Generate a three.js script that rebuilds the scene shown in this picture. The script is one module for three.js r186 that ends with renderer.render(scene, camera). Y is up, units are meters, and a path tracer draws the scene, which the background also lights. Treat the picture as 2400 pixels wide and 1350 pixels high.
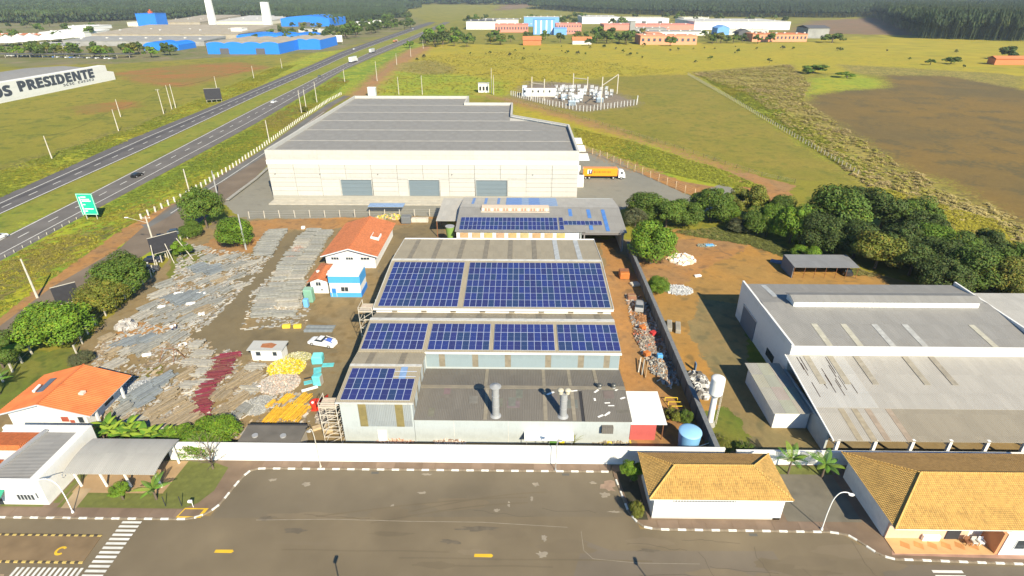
import * as THREE from 'three';
import { Sky } from 'three/addons/objects/Sky.js';
import { mergeGeometries } from 'three/addons/utils/BufferGeometryUtils.js';
import { RoundedBoxGeometry } from 'three/addons/geometries/RoundedBoxGeometry.js';
import { MarchingCubes } from 'three/addons/objects/MarchingCubes.js';
import { FontLoader } from 'three/addons/loaders/FontLoader.js';
import { TextGeometry } from 'three/addons/geometries/TextGeometry.js';

// ---------------------------------------------------------------- camera, sky, sun, exposure
const scene = new THREE.Scene();
const FOC = 1330, PITCH = Math.atan(687 / FOC), YAW = 0.014, EYE = 58;   // a drone 58 m above the street
const camera = new THREE.PerspectiveCamera(2 * Math.atan(675 / FOC) * 180 / Math.PI, 16 / 9, 0.5, 12000);
camera.rotation.order = 'YXZ';
camera.position.set(0, EYE, 0);
camera.rotation.set(-PITCH, YAW, 0);
scene.add(camera);
const SUN = new THREE.Vector3(2.94, 4.7, 6.0).normalize();               // measured from the shadows of the two roof flues
const sky = new Sky();
sky.name = 'sky'; sky.userData = { kind: 'structure' };
sky.scale.setScalar(9000);
const su = sky.material.uniforms;
su.turbidity.value = 3; su.rayleigh.value = 1.6; su.mieCoefficient.value = 0.004; su.mieDirectionalG.value = 0.8;
su.sunPosition.value.copy(SUN);
if (su.cloudCoverage) su.cloudCoverage.value = 0;
scene.add(sky);
scene.environmentIntensity = 0.105;
const sun = new THREE.DirectionalLight(new THREE.Color(1, 0.885, 0.655), 5.0);
sun.position.copy(SUN).multiplyScalar(600).add(new THREE.Vector3(0, 0, -150));
sun.target.position.set(0, 0, -150);
sun.castShadow = true;
sun.shadow.mapSize.set(4096, 4096);
Object.assign(sun.shadow.camera, { left: -220, right: 220, top: 220, bottom: -220, near: 10, far: 1500 });
scene.add(sun, sun.target);
scene.fog = new THREE.FogExp2(new THREE.Color(0.60, 0.70, 0.82), 0.00008);
const renderer = new THREE.WebGLRenderer({ antialias: true });
renderer.toneMapping = THREE.LinearToneMapping;
renderer.toneMappingExposure = 1.72;
renderer.shadowMap.enabled = true;

// ---------------------------------------------------------------- helpers
const CT = Math.cos(PITCH), ST = Math.sin(PITCH), CY = Math.cos(YAW), SY = Math.sin(YAW);
function ray(px, py) {
  const x = (px - 1200) / FOC, y = -(py - 675) / FOC;
  const y2 = y * CT - ST, z2 = -CT - y * ST;
  return [x * CY + z2 * SY, y2, -x * SY + z2 * CY];
}
const g = (px, py, h = 0) => { const d = ray(px, py), t = (h - EYE) / d[1]; return [d[0] * t, d[2] * t]; };   // survey: sighted point -> ground [x, z]
const hz = (px, py, z) => { const d = ray(px, py), t = z / d[2]; return [d[0] * t, EYE + d[1] * t]; };          // sighted point on an upright plane z = const -> [x, y]
const gp = (pts, h = 0) => pts.map(p => g(p[0], p[1], h));
function rng(seed) { let a = seed >>> 0; return () => { a = (a + 0x6D2B79F5) | 0; let t = Math.imul(a ^ (a >>> 15), 1 | a); t = (t + Math.imul(t ^ (t >>> 7), 61 | t)) ^ t; return ((t ^ (t >>> 14)) >>> 0) / 4294967296; }; }
const clamp = (v, a = 0, b = 1) => Math.min(b, Math.max(a, v));
const lerp = (a, b, t) => a + (b - a) * t;
const PI = Math.PI;
const hash = (x, y) => { let h = Math.imul(x, 374761393) + Math.imul(y, 668265263) | 0; h = Math.imul(h ^ (h >>> 13), 1274126177); return ((h ^ (h >>> 16)) >>> 0) / 4294967296; };
function vnoise(x, y, per = 0) {
  let xi = Math.floor(x), yi = Math.floor(y); const fx = x - xi, fy = y - yi;
  let x1 = xi + 1, y1 = yi + 1;
  if (per) { xi = ((xi % per) + per) % per; yi = ((yi % per) + per) % per; x1 = ((x1 % per) + per) % per; y1 = ((y1 % per) + per) % per; }
  const u = fx * fx * (3 - 2 * fx), v = fy * fy * (3 - 2 * fy);
  const a = hash(xi, yi), b = hash(x1, yi), c = hash(xi, y1), d = hash(x1, y1);
  return a + (b - a) * u + (c - a) * v + (a - b - c + d) * u * v;
}
const fbm = (x, y, o = 3) => { let s = 0, a = 0.5, n = 0; for (let i = 0; i < o; i++) { s += a * vnoise(x, y); n += a; a *= 0.5; x = x * 2.03 + 17.1; y = y * 2.03 + 5.7; } return s / n; };
const pfbm = (x, y, p, o = 4) => { let s = 0, a = 0.5, n = 0; for (let i = 0; i < o; i++) { s += a * vnoise(x * p, y * p, p); n += a; a *= 0.5; p *= 2; } return s / n; };
const S8 = new Uint8Array(4097); for (let i = 0; i <= 4096; i++) { const l = i / 4096; S8[i] = Math.round(255 * (l <= 0.0031308 ? 12.92 * l : 1.055 * Math.pow(l, 1 / 2.4) - 0.055)); }
const to8 = l => S8[Math.max(0, Math.min(4096, (l * 4096) | 0))];
function dataTex(w, h, fn, srgb = true) {              // fn(u, v) -> [r,g,b] linear
  const d = new Uint8Array(w * h * 4);
  for (let j = 0; j < h; j++) for (let i = 0; i < w; i++) {
    const c = fn((i + 0.5) / w, (j + 0.5) / h), k = (j * w + i) * 4;
    if (srgb) { d[k] = to8(c[0]); d[k + 1] = to8(c[1]); d[k + 2] = to8(c[2]); } else { d[k] = d[k + 1] = d[k + 2] = clamp(c[0]) * 255; }
    d[k + 3] = 255;
  }
  const t = new THREE.DataTexture(d, w, h, THREE.RGBAFormat);
  t.wrapS = t.wrapT = THREE.RepeatWrapping; t.magFilter = THREE.LinearFilter; t.minFilter = THREE.LinearMipmapLinearFilter; t.generateMipmaps = true; t.anisotropy = 8;
  if (srgb) t.colorSpace = THREE.SRGBColorSpace; t.needsUpdate = true; return t;
}
const rep = (t, m, rot = 0) => { const c = t.clone(); c.repeat.set(1 / m, 1 / m); c.rotation = rot; c.needsUpdate = true; return c; };
const gray = v => [v, v, v];
// material grain: everything below is a grey factor that multiplies a base colour (uv are metres)
const tGrain = dataTex(1024, 1024, (u, v) => gray(0.62 + 0.42 * pfbm(u, v, 6, 5) - 0.16 * Math.pow(pfbm(u + 0.3, v + 0.1, 3, 3), 3) + 0.06 * hash(u * 4096 | 0, v * 4096 | 0)));
const tStain = dataTex(512, 512, (u, v) => { const st = pfbm(u, v * 0.12, 64, 2), b = pfbm(u, v, 5, 4); return gray(0.93 - 0.30 * Math.max(0, b - 0.5) - 0.16 * Math.max(0, st - 0.55)); });
const tSheet = dataTex(1024, 512, (u, v) => {             // weathered metal sheeting, 8 m by 8 m: sheets 1 m wide run along v, each with its own tone
  const sh = hash(Math.floor(u * 8), Math.floor(v * 2));
  return gray(0.85 + 0.08 * sh - 0.13 * Math.max(0, pfbm(u * 1, v * 0.25, 32, 3) - 0.45) + 0.08 * (pfbm(u, v, 4, 3) - 0.5));
});
const tSheetB = dataTex(1024, 256, (u, v) => gray(clamp(0.5 + 0.9 * Math.cos(u * 2 * PI * 32)) * 0.8 + ((v * 2) % 1 < 0.012 ? 0.2 : 0)), false);   // relief: ribs and end laps
const tTile = dataTex(1024, 1024, (u, v) => {             // clay tiles, 8 m by 8 m: each tile its own fired tone, lichen and soot patches
  const c = Math.floor(u * 32), r = Math.floor(v * 24), w = pfbm(u, v, 5, 5), sp = pfbm(u + 0.37, v + 0.61, 40, 2);
  return gray(clamp(0.94 * (0.82 + 0.24 * hash(c, r)) - 0.34 * Math.max(0, w - 0.53) - (sp > 0.74 ? 0.14 : 0), 0.12, 1));
});
const tTileB = dataTex(512, 64, (u, v) => gray(Math.abs(Math.sin(u * 32 * PI))), false);   // relief: the curve of each tile
const MATS = [];
function mat(col, o = {}) {
  const m = new THREE.MeshStandardMaterial({ color: new THREE.Color().setRGB(...col), roughness: o.rough ?? 0.88, metalness: o.metal ?? 0, side: THREE.DoubleSide });
  if (o.map) m.map = o.map; if (o.map === sheet) { m.bumpMap = sheetB; m.bumpScale = 0.03; } if (o.map === sheetT) { m.bumpMap = sheetTB; m.bumpScale = 0.03; } if (o.map === tile) { m.bumpMap = tileB; m.bumpScale = 0.05; } if (o.bump) { m.bumpMap = o.bump; m.bumpScale = o.bs ?? 0.02; } if (o.vc) m.vertexColors = true;
  MATS.push(m); return m;
}
const grain = rep(tGrain, 9), grainBig = rep(tGrain, 31), grainFine = rep(tGrain, 3.1), stain = rep(tStain, 6), sheet = rep(tSheet, 8), sheetT = rep(tSheet, 8, PI / 2), tile = rep(tTile, 8), tileB = rep(tTileB, 8), sheetB = rep(tSheetB, 8), sheetTB = rep(tSheetB, 8, PI / 2);

// names
const used = new Map();
function numbered(n) { const k = used.get(n) || 0; used.set(n, k + 1); return k ? n + '_' + String(k).padStart(3, '0') : n; }
function thing(name, label, category, pos = [0, 0, 0], turn = 0, group) {
  const o = new THREE.Group(); o.name = numbered(name); o.position.set(...pos); o.rotation.y = turn;
  o.userData = { label, category }; if (group) o.userData.group = group; scene.add(o); return o;
}
function copyOf(root, pos, turn, label, group) {
  const r = root.clone(); r.name = numbered(root.name.replace(/_\d\d\d$/, '')); r.position.set(...pos); r.rotation.y = turn;
  r.userData = { ...root.userData, label: label || root.userData.label }; if (group) r.userData.group = group; scene.add(r); return r;
}
function triUV(geo) {                                    // uv in metres, by the main direction of each face
  if (geo.userData.uv) return geo;
  let n = geo.index ? geo.toNonIndexed() : geo; if (!n.attributes.normal) n.computeVertexNormals();
  const p = n.attributes.position, uv = new Float32Array(p.count * 2), a = new THREE.Vector3(), b = new THREE.Vector3(), c = new THREE.Vector3();
  for (let i = 0; i < p.count; i += 3) {
    a.fromBufferAttribute(p, i); b.fromBufferAttribute(p, i + 1); c.fromBufferAttribute(p, i + 2);
    const nx = Math.abs((b.y - a.y) * (c.z - a.z) - (b.z - a.z) * (c.y - a.y)), ny = Math.abs((b.z - a.z) * (c.x - a.x) - (b.x - a.x) * (c.z - a.z)), nz = Math.abs((b.x - a.x) * (c.y - a.y) - (b.y - a.y) * (c.x - a.x));
    const ax = ny >= nx && ny >= nz ? 1 : nx >= nz ? 0 : 2;
    [a, b, c].forEach((q, k) => { uv[(i + k) * 2] = ax === 0 ? q.z : q.x; uv[(i + k) * 2 + 1] = ax === 1 ? q.z : q.y; });
  }
  n.setAttribute('uv', new THREE.BufferAttribute(uv, 2)); n.userData.uv = true; return n;
}
function mesh(name, geo, m) { const o = new THREE.Mesh(triUV(geo), m); o.name = name; o.castShadow = o.receiveShadow = true; return o; }
function P(parent, name, geo, m) { const o = mesh(name, geo, m); parent.add(o); return o; }                       // part in the parent's own axes
function A(parent, name, geo, m) { geo = geo.clone(); const w = parent; geo.translate(-w.position.x, -w.position.y, -w.position.z); return P(parent, name, geo, m); }  // part given in world axes
function struct(name, geo, m, kind = 'structure') { const o = mesh(numbered(name), geo, m); o.userData = { kind }; scene.add(o); return o; }
const box = (w, h, d, x = 0, y = 0, z = 0) => new THREE.BoxGeometry(w, h, d).translate(x, y, z);
const bx = (x0, x1, y0, y1, z0, z1) => box(Math.abs(x1 - x0), Math.abs(y1 - y0), Math.abs(z1 - z0), (x0 + x1) / 2, (y0 + y1) / 2, (z0 + z1) / 2);
const cyl = (r0, r1, h, n = 12, x = 0, y = 0, z = 0) => new THREE.CylinderGeometry(r1, r0, h, n).translate(x, y + h / 2, z);  // r0 bottom, r1 top, standing on y
const merge = a => mergeGeometries(a.map(q => { q = q.index ? q.toNonIndexed() : q.clone(); for (const k of Object.keys(q.attributes)) if (!['position', 'normal', 'uv', 'color'].includes(k)) q.deleteAttribute(k); return q; }));
const poly = pts => { const s = new THREE.Shape(); pts.forEach((p, i) => i ? s.lineTo(p[0], p[1]) : s.moveTo(p[0], p[1])); return s; };
const exX = (zy, x0, x1) => new THREE.ExtrudeGeometry(poly(zy.map(p => [-p[0], p[1]])), { depth: x1 - x0, bevelEnabled: false }).rotateY(PI / 2).translate(x0, 0, 0);
const exZ = (xy, z0, z1) => new THREE.ExtrudeGeometry(poly(xy), { depth: z1 - z0, bevelEnabled: false }).translate(0, 0, z0);
const exY = (xz, y0, y1) => new THREE.ExtrudeGeometry(poly(xz.map(p => [p[0], -p[1]])), { depth: y1 - y0, bevelEnabled: false }).rotateX(-PI / 2).translate(0, y0, 0);
function bar(a, b, w, d = w, round = 0) {                 // a bar between two points
  const A0 = new THREE.Vector3(...a), B0 = new THREE.Vector3(...b), L = A0.distanceTo(B0);
  const q = round ? new THREE.CylinderGeometry(d / 2, w / 2, L, round) : new THREE.BoxGeometry(w, L, d);
  q.applyQuaternion(new THREE.Quaternion().setFromUnitVectors(new THREE.Vector3(0, 1, 0), B0.clone().sub(A0).normalize()));
  return q.translate(...A0.add(B0).multiplyScalar(0.5).toArray());
}
function slab(p0, p1, x0, x1, t) {                       // sheet of thickness t through the (z,y) points p0 -> p1, from x0 to x1
  return exX([p0, p1, [p1[0], p1[1] + t], [p0[0], p0[1] + t]], x0, x1);
}
function quads(list, uvs) {                              // list of [a,b,c,d] corners
  const pos = [], uv = [];
  list.forEach((q, i) => { for (const k of [0, 1, 2, 0, 2, 3]) { pos.push(...q[k]); if (uvs) uv.push(...uvs[i][k]); } });
  const b = new THREE.BufferGeometry(); b.setAttribute('position', new THREE.Float32BufferAttribute(pos, 3));
  if (uvs) { b.setAttribute('uv', new THREE.Float32BufferAttribute(uv, 2)); b.userData.uv = true; }
  b.computeVertexNormals(); return b;
}
// a roof face laid in overlapping courses: eave corners a -> b, ridge corners d (above a), c (above b)
function courseFace(a, b, c, d, n, step = 0.05) {
  const L = [], U = [], v = (p, q, t) => p.map((w, i) => w + (q[i] - w) * t), len = (p, q) => Math.hypot(q[0] - p[0], q[1] - p[1], q[2] - p[2]);
  const W = len(a, b), S = len(v(a, b, 0.5), v(d, c, 0.5));
  for (let i = 0; i < n; i++) {
    const t0 = i / n, t1 = (i + 1) / n; const a0 = v(a, d, t0), b0 = v(b, c, t0), a1 = v(a, d, t1), b1 = v(b, c, t1);
    const up = p => [p[0], p[1] + step, p[2]];
    const u = p => { const e = [(b[0] - a[0]) / W, (b[1] - a[1]) / W, (b[2] - a[2]) / W]; return (p[0] - a[0]) * e[0] + (p[1] - a[1]) * e[1] + (p[2] - a[2]) * e[2]; };
    L.push([up(a0), up(b0), b1, a1]); U.push([[u(a0), t0 * S], [u(b0), t0 * S], [u(b1), t1 * S], [u(a1), t1 * S]]);
    L.push([a0, b0, up(b0), up(a0)]); U.push([[u(a0), t0 * S], [u(b0), t0 * S], [u(b0), t0 * S + step], [u(a0), t0 * S + step]]);
  }
  return quads(L, U);
}
const rect = (x0, x1, z0, z1) => [[x0, z0], [x1, z0], [x1, z1], [x0, z1]];
function flat(pts, y, m, name, kind) {                    // a level sheet with uv in metres
  const s = new THREE.ShapeGeometry(poly(pts.map(p => [p[0], -p[1]]))).rotateX(-PI / 2).translate(0, y, 0);
  return name ? struct(name, s, m, kind) : s;
}

// ---------------------------------------------------------------- the ground: soil, grass and fields
const CLS = {   // two base colours, patch size in metres, fine contrast, fleck colour with its share
  field:   [[0.187, 0.176, 0.009], [0.227, 0.195, 0.014], 26, 0.30, [0.119, 0.135, 0.006], 0.30],
  fieldred:[[0.285, 0.125, 0.026], [0.215, 0.145, 0.024], 24, 0.25, [0.19, 0.15, 0.022], 0.3],
  vyellow: [[0.334, 0.309, 0.008], [0.225, 0.267, 0.007], 7, 0.45, [0.137, 0.188, 0.005], 0.30],
  vgreen:  [[0.150, 0.226, 0.007], [0.267, 0.294, 0.009], 9, 0.45, [0.098, 0.158, 0.005], 0.34],
  median:  [[0.173, 0.199, 0.014], [0.212, 0.212, 0.021], 14, 0.30, [0.114, 0.150, 0.011], 0.25],
  rough:   [[0.200, 0.170, 0.030], [0.137, 0.129, 0.017], 3, 0.60, [0.079, 0.077, 0.013], 0.36],
  soil:    [[0.350, 0.171, 0.050], [0.286, 0.159, 0.061], 6, 0.35, [0.223, 0.122, 0.050], 0.25],
  track:   [[0.330, 0.172, 0.060], [0.290, 0.165, 0.066], 9, 0.25, [0.25, 0.15, 0.055], 0.25],
  yard:    [[0.239, 0.165, 0.072], [0.196, 0.152, 0.082], 8, 0.30, [0.175, 0.122, 0.052], 0.28],
  lot:     [[0.366, 0.187, 0.039], [0.302, 0.175, 0.046], 11, 0.28, [0.212, 0.129, 0.038], 0.25],
  lotgrey: [[0.200, 0.156, 0.066], [0.234, 0.162, 0.064], 7, 0.30, [0.149, 0.124, 0.056], 0.30],
  lane:    [[0.157, 0.124, 0.069], [0.174, 0.131, 0.066], 12, 0.18, [0.136, 0.106, 0.057], 0.25],
  apron:   [[0.200, 0.192, 0.160], [0.225, 0.212, 0.172], 15, 0.12, [0.180, 0.170, 0.145], 0.2],
  lawn:    [[0.105, 0.139, 0.013], [0.142, 0.144, 0.018], 5, 0.35, [0.079, 0.103, 0.011], 0.3],
  sub:     [[0.193, 0.170, 0.014], [0.225, 0.180, 0.020], 17, 0.28, [0.148, 0.147, 0.012], 0.3],
  yellow:  [[0.347, 0.271, 0.009], [0.304, 0.260, 0.009], 22, 0.30, [0.232, 0.210, 0.009], 0.26],
  bright:  [[0.241, 0.286, 0.009], [0.297, 0.286, 0.010], 13, 0.35, [0.165, 0.214, 0.008], 0.3],
  reed:    [[0.284, 0.223, 0.043], [0.223, 0.193, 0.026], 5, 0.65, [0.127, 0.111, 0.020], 0.36],
  brown:   [[0.127, 0.089, 0.025], [0.178, 0.110, 0.020], 46, 0.28, [0.108, 0.081, 0.025], 0.34],
  gravel:  [[0.230, 0.185, 0.130], [0.200, 0.160, 0.115], 4, 0.35, [0.150, 0.120, 0.090], 0.3],
  stubble: [[0.200, 0.125, 0.070], [0.170, 0.120, 0.060], 60, 0.25, [0.240, 0.120, 0.060], 0.25],
  town:    [[0.170, 0.150, 0.060], [0.130, 0.140, 0.030], 30, 0.40, [0.220, 0.170, 0.100], 0.3],
};
const CN = Object.keys(CLS);
const REGIONS = [   // sighted outlines on the level ground, later ones lie over earlier ones
  ['town', [[-600, 160], [-600, 40], [400, 22], [950, 30], [1000, 58], [760, 125], [620, 128], [260, 150]]],
  ['yellow', [[900, 190], [985, 104], [1150, 104], [1850, 100], [2080, 82], [2700, 100], [2700, 240], [2000, 170], [1640, 176], [1180, 226], [860, 226]]],
  ['field', [[-900, 430], [-900, 180], [0, 160], [260, 150], [620, 128], [790, 122], [600, 205], [300, 335], [0, 470], [-900, 900]]],
  ['fieldred', [[260, 172], [420, 152], [560, 145], [640, 158], [560, 172], [430, 205], [330, 195]]],
  ['fieldred', [[160, 250], [300, 235], [330, 250], [200, 268]]],
  ['vyellow', [[-300, 530], [0, 402], [120, 362], [300, 306], [480, 228], [640, 160], [745, 122], [812, 116], [600, 206], [300, 331], [0, 466], [-300, 600]]],
  ['rough', [[-200, 470], [0, 396], [150, 348], [300, 300], [430, 243], [400, 268], [300, 312], [120, 368], [0, 408], [-200, 490]]],
  ['median', [[-400, 690], [0, 502], [358, 341], [600, 226], [751, 157], [900, 95], [1000, 61], [1003, 68], [953, 91], [877, 118], [736, 186], [600, 253], [433, 340], [181, 470], [0, 561], [-400, 780]]],
  ['vgreen', [[-300, 780], [0, 612], [196, 507], [600, 290], [801, 166], [953, 101], [1000, 100], [905, 150], [820, 218], [700, 282], [600, 352], [440, 455], [345, 512], [250, 565], [120, 660], [0, 745], [-300, 960]]],
  ['vyellow', [[330, 500], [600, 320], [760, 235], [840, 190], [820, 214], [700, 276], [600, 345], [440, 448], [350, 505]]],
  ['vyellow', [[110, 655], [60, 665], [-200, 820], [-200, 880], [0, 738], [130, 650]]],
  ['rough', [[-100, 720], [0, 640], [60, 612], [200, 545], [262, 528], [280, 540], [180, 600], [60, 668], [0, 705]]],
  ['vyellow', [[150, 600], [230, 565], [270, 548], [300, 535], [240, 570], [170, 612]]],
  ['soil', [[-100, 825], [0, 742], [120, 655], [250, 562], [330, 508], [400, 480], [440, 462], [446, 470], [350, 530], [240, 610], [60, 735], [0, 778], [-100, 850]]],
  ['track', [[800, 232], [826, 214], [905, 150], [950, 118], [1000, 106], [1012, 112], [960, 145], [890, 205], [880, 222]]],
  ['bright', [[925, 165], [1080, 175], [1190, 190], [1190, 228], [875, 228], [890, 205]]],
  ['reed', [[935, 148], [1010, 140], [1075, 160], [1060, 172], [990, 175], [930, 165]]],
  ['bright', [[1190, 236], [1345, 285], [1560, 352], [1720, 398], [1800, 440], [1760, 455], [1600, 430], [1360, 345], [1340, 290], [1200, 275]]],
  ['yellow', [[1190, 238], [1345, 282], [1480, 325], [1420, 325], [1345, 300], [1200, 275]]],
  ['soil', [[1352, 335], [1450, 368], [1600, 425], [1690, 440], [1640, 462], [1600, 452], [1360, 352]]],
  ['track', [[1085, 214], [1200, 231], [1385, 283], [1560, 341], [1780, 413], [1870, 436], [1840, 452], [1690, 402], [1540, 346], [1360, 290], [1190, 239]]],
  ['sub', [[1176, 226], [1418, 180], [1608, 174], [1700, 226], [1806, 292], [2004, 412], [1962, 428], [1860, 420], [1560, 330], [1384, 276], [1290, 254]]],
  ['gravel', [[1196, 226], [1240, 190], [1390, 196], [1496, 236], [1494, 246], [1372, 262], [1290, 248]]],
  ['bright', [[1800, 200], [1990, 170], [2075, 190], [2080, 205], [2000, 222], [1890, 240], [1880, 270], [1850, 260]]],
  ['reed', [[1620, 168], [1850, 150], [1900, 195], [1880, 235], [1985, 305], [2105, 385], [2290, 465], [2420, 530], [2420, 640], [2300, 600], [2040, 440], [1990, 404], [1806, 286], [1700, 220]]],
  ['bright', [[1640, 180], [1760, 205], [1850, 270], [1980, 355], [2035, 405], [2025, 415], [1940, 370], [1800, 280], [1700, 215]]],
  ['reed', [[1960, 150], [2400, 175], [2400, 235], [2180, 178], [2060, 178], [1990, 168]]],
  ['vyellow', [[2110, 462], [2200, 470], [2330, 520], [2330, 545], [2230, 520], [2120, 480]]],
  ['brown', [[2075, 176], [2220, 178], [2420, 214], [2900, 300], [2900, 560], [2420, 540], [2292, 468], [2230, 430], [2105, 384], [1985, 302], [1888, 245], [1900, 225], [1960, 214], [2080, 205]]],
  ['soil', [[2290, 560], [2360, 552], [2420, 570], [2420, 660], [2350, 600]]],
  ['soil', [[1700, 405], [1800, 430], [1860, 455], [1790, 475], [1720, 430]]],
  ['lot', [[1462, 590], [1480, 560], [1585, 536], [1760, 552], [1905, 606], [2115, 656], [2260, 700], [2200, 730], [1740, 720], [1740, 900], [1960, 1062], [1665, 1062]]],
  ['soil', [[1490, 612], [1570, 560], [1700, 555], [1760, 575], [1640, 640], [1560, 690], [1520, 660]]],
  ['lotgrey', [[1640, 700], [1740, 715], [1760, 900], [1970, 1062], [1735, 1062], [1690, 960], [1650, 840], [1610, 770]]],
  ['lawn', [[1655, 965], [1700, 955], [1740, 990], [1770, 1062], [1670, 1062]]],
  ['apron', [[528, 474], [628, 392], [690, 300], [1300, 300], [1352, 345], [1420, 368], [1622, 462], [1700, 428], [1745, 470], [1640, 500], [1480, 480], [1440, 500], [1040, 508], [585, 515], [545, 500]]],
  ['yard', [[545, 505], [585, 513], [1042, 506], [1080, 560], [1480, 560], [1460, 700], [1480, 1054], [770, 1046], [560, 1046], [215, 1020], [150, 850], [225, 775], [345, 655], [430, 570], [500, 520]]],
  ['soil', [[560, 520], [700, 511], [1030, 508], [950, 527], [780, 536], [650, 538], [606, 566], [590, 590], [500, 600], [440, 600], [500, 560]]],
  ['lane', [[690, 540], [720, 540], [668, 600], [640, 660], [600, 700], [566, 770], [780, 780], [790, 830], [560, 830], [470, 830], [440, 800], [490, 700], [545, 640], [610, 590]]],
  ['lane', [[880, 545], [1040, 520], [1040, 562], [945, 566], [890, 640], [880, 590]]],
  ['soil', [[250, 790], [330, 752], [420, 768], [380, 788], [270, 812]]], ['soil', [[360, 690], [420, 668], [470, 690], [400, 715]]],
  ['soil', [[1408, 566], [1466, 600], [1562, 820], [1662, 1054], [1490, 1054], [1455, 860], [1430, 720]]],
  ['lawn', [[-300, 1060], [-300, 860], [60, 826], [180, 815], [215, 845], [130, 890], [60, 950], [-40, 980]]],
  ['lawn', [[400, 590], [470, 590], [500, 610], [440, 640], [395, 655]]],
  ['rough', [[300, 880], [370, 855], [385, 870], [330, 900]]],
  ['stubble', [[1840, 78], [1900, 48], [2160, 38], [2152, 84], [2080, 82]]],
  ['stubble', [[1160, 30], [1230, -4], [1300, 6], [1236, 26]]],
].map(([c, p]) => [CN.indexOf(c), gp(p.map(q => [q[0], Math.max(q[1], 2)]))]);
REGIONS.unshift([CN.indexOf('vgreen'), rect(-165, -90, 20, -160)], [CN.indexOf('yard'), rect(-88, 120, 20, -70)]);
function groundTex(x0, x1, z0, z1, W, H, warp) {         // z0 near, z1 far
  const cm = new Uint8Array(W * H), sx = W / (x1 - x0), sz = H / (z1 - z0);
  for (const [c, p] of REGIONS) {
    let a = 1e9, b = -1e9; const q = p.map(([x, z]) => { const v = [(x - x0) * sx, (z - z0) * sz]; a = Math.min(a, v[1]); b = Math.max(b, v[1]); return v; });
    for (let j = Math.max(0, Math.floor(a)); j <= Math.min(H - 1, Math.ceil(b)); j++) {
      const y = j + 0.5, xs = [];
      for (let k = 0, l = q.length - 1; k < q.length; l = k++) if ((q[k][1] > y) !== (q[l][1] > y)) xs.push(q[k][0] + (y - q[k][1]) / (q[l][1] - q[k][1]) * (q[l][0] - q[k][0]));
      xs.sort((m, n) => m - n);
      for (let k = 0; k + 1 < xs.length; k += 2) for (let i = Math.max(0, Math.round(xs[k])); i < Math.min(W, Math.round(xs[k + 1])); i++) cm[j * W + i] = c;
    }
  }
  const d = new Uint8Array(W * H * 4), V = Object.values(CLS);
  for (let j = 0; j < H; j++) for (let i = 0; i < W; i++) {
    const x = x0 + (i + 0.5) / sx, z = z0 + (j + 0.5) / sz;
    const n1 = vnoise(x * 0.22 / warp, z * 0.22 / warp) + 0.5 * vnoise(x * 0.9 / warp, z * 0.9 / warp) - 0.75, n2 = vnoise(x * 0.22 / warp + 40, z * 0.22 / warp + 9) + 0.5 * vnoise(x * 0.9 / warp + 7, z * 0.9 / warp) - 0.75;
    const r = hash(i, j), jit = warp > 1 ? 8 : 0.8, ii = clamp(Math.round(i + (n1 * 3.2 * warp + (r - 0.5) * jit * warp) * sx), 0, W - 1), jj = clamp(Math.round(j + (n2 * 3.2 * warp + (hash(j, i) - 0.5) * jit * warp) * sz), 0, H - 1);
    const c = V[cm[jj * W + ii]], s = 1 / c[2];
    let t = clamp((fbm(x * s, z * s, 3) - 0.3) * 2.5);
    const fine = 1 + c[3] * (0.55 * (vnoise(x * 1.7, z * 1.7) - 0.5) + 0.5 * (vnoise(x * 0.45, z * 0.45 + 31) - 0.5) + 0.55 * (r - 0.5));
    let f = clamp((vnoise(x * s * 5, z * s * 5 + 90) * 0.6 + vnoise(x * 0.9, z * 0.9 + 50) * 0.4 - (1 - c[5]) * 0.82) * 5);
    const k = (j * W + i) * 4;
    for (let m = 0; m < 3; m++) d[k + m] = to8(lerp(lerp(c[0][m], c[1][m], t), c[4][m], f) * fine);
    d[k + 3] = 255;
  }
  const tx = new THREE.DataTexture(d, W, H, THREE.RGBAFormat); tx.colorSpace = THREE.SRGBColorSpace; tx.magFilter = THREE.LinearFilter; tx.minFilter = THREE.LinearMipmapLinearFilter; tx.generateMipmaps = true; tx.anisotropy = 8; tx.needsUpdate = true; return tx;
}
function groundSheet(name, x0, x1, z0, z1, y, W, H, warp, nx = 1, nz = 1, fy) {
  const pos = [], uv = [], idx = [];
  for (let j = 0; j <= nz; j++) for (let i = 0; i <= nx; i++) { const x = lerp(x0, x1, i / nx), z = lerp(z0, z1, j / nz); pos.push(x, y + (fy ? fy(x, z) : 0), z); uv.push(i / nx, j / nz); }
  for (let j = 0; j < nz; j++) for (let i = 0; i < nx; i++) { const a = j * (nx + 1) + i, b = a + 1, c = a + nx + 1, e = c + 1; idx.push(a, b, e, a, e, c); }
  const b = new THREE.BufferGeometry(); b.setAttribute('position', new THREE.Float32BufferAttribute(pos, 3)); b.setAttribute('uv', new THREE.Float32BufferAttribute(uv, 2)); b.setIndex(idx); b.computeVertexNormals(); b.userData.uv = true;
  const m = new THREE.MeshStandardMaterial({ map: groundTex(x0, x1, z0, z1, W, H, warp), roughness: 1, side: THREE.DoubleSide });
  return struct(name, b, m);
}
const hillY = (x, z) => { const d = Math.hypot(x, z); return 52 * clamp((d - 1900) / 2600) ** 1.3 + 12 * clamp((d - 1500) / 800) * (fbm(x / 700 + 3, z / 700, 3) - 0.35); };
groundSheet('terrain', -6000, 6000, 400, -9000, -0.12, 1024, 1024, 5, 120, 96, hillY);
groundSheet('open_ground', -420, 400, -20, -840, -0.06, 2048, 2048, 1.4);
groundSheet('site_ground', -130, 105, -30, -205, 0, 2048, 1536, 0.42);

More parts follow.
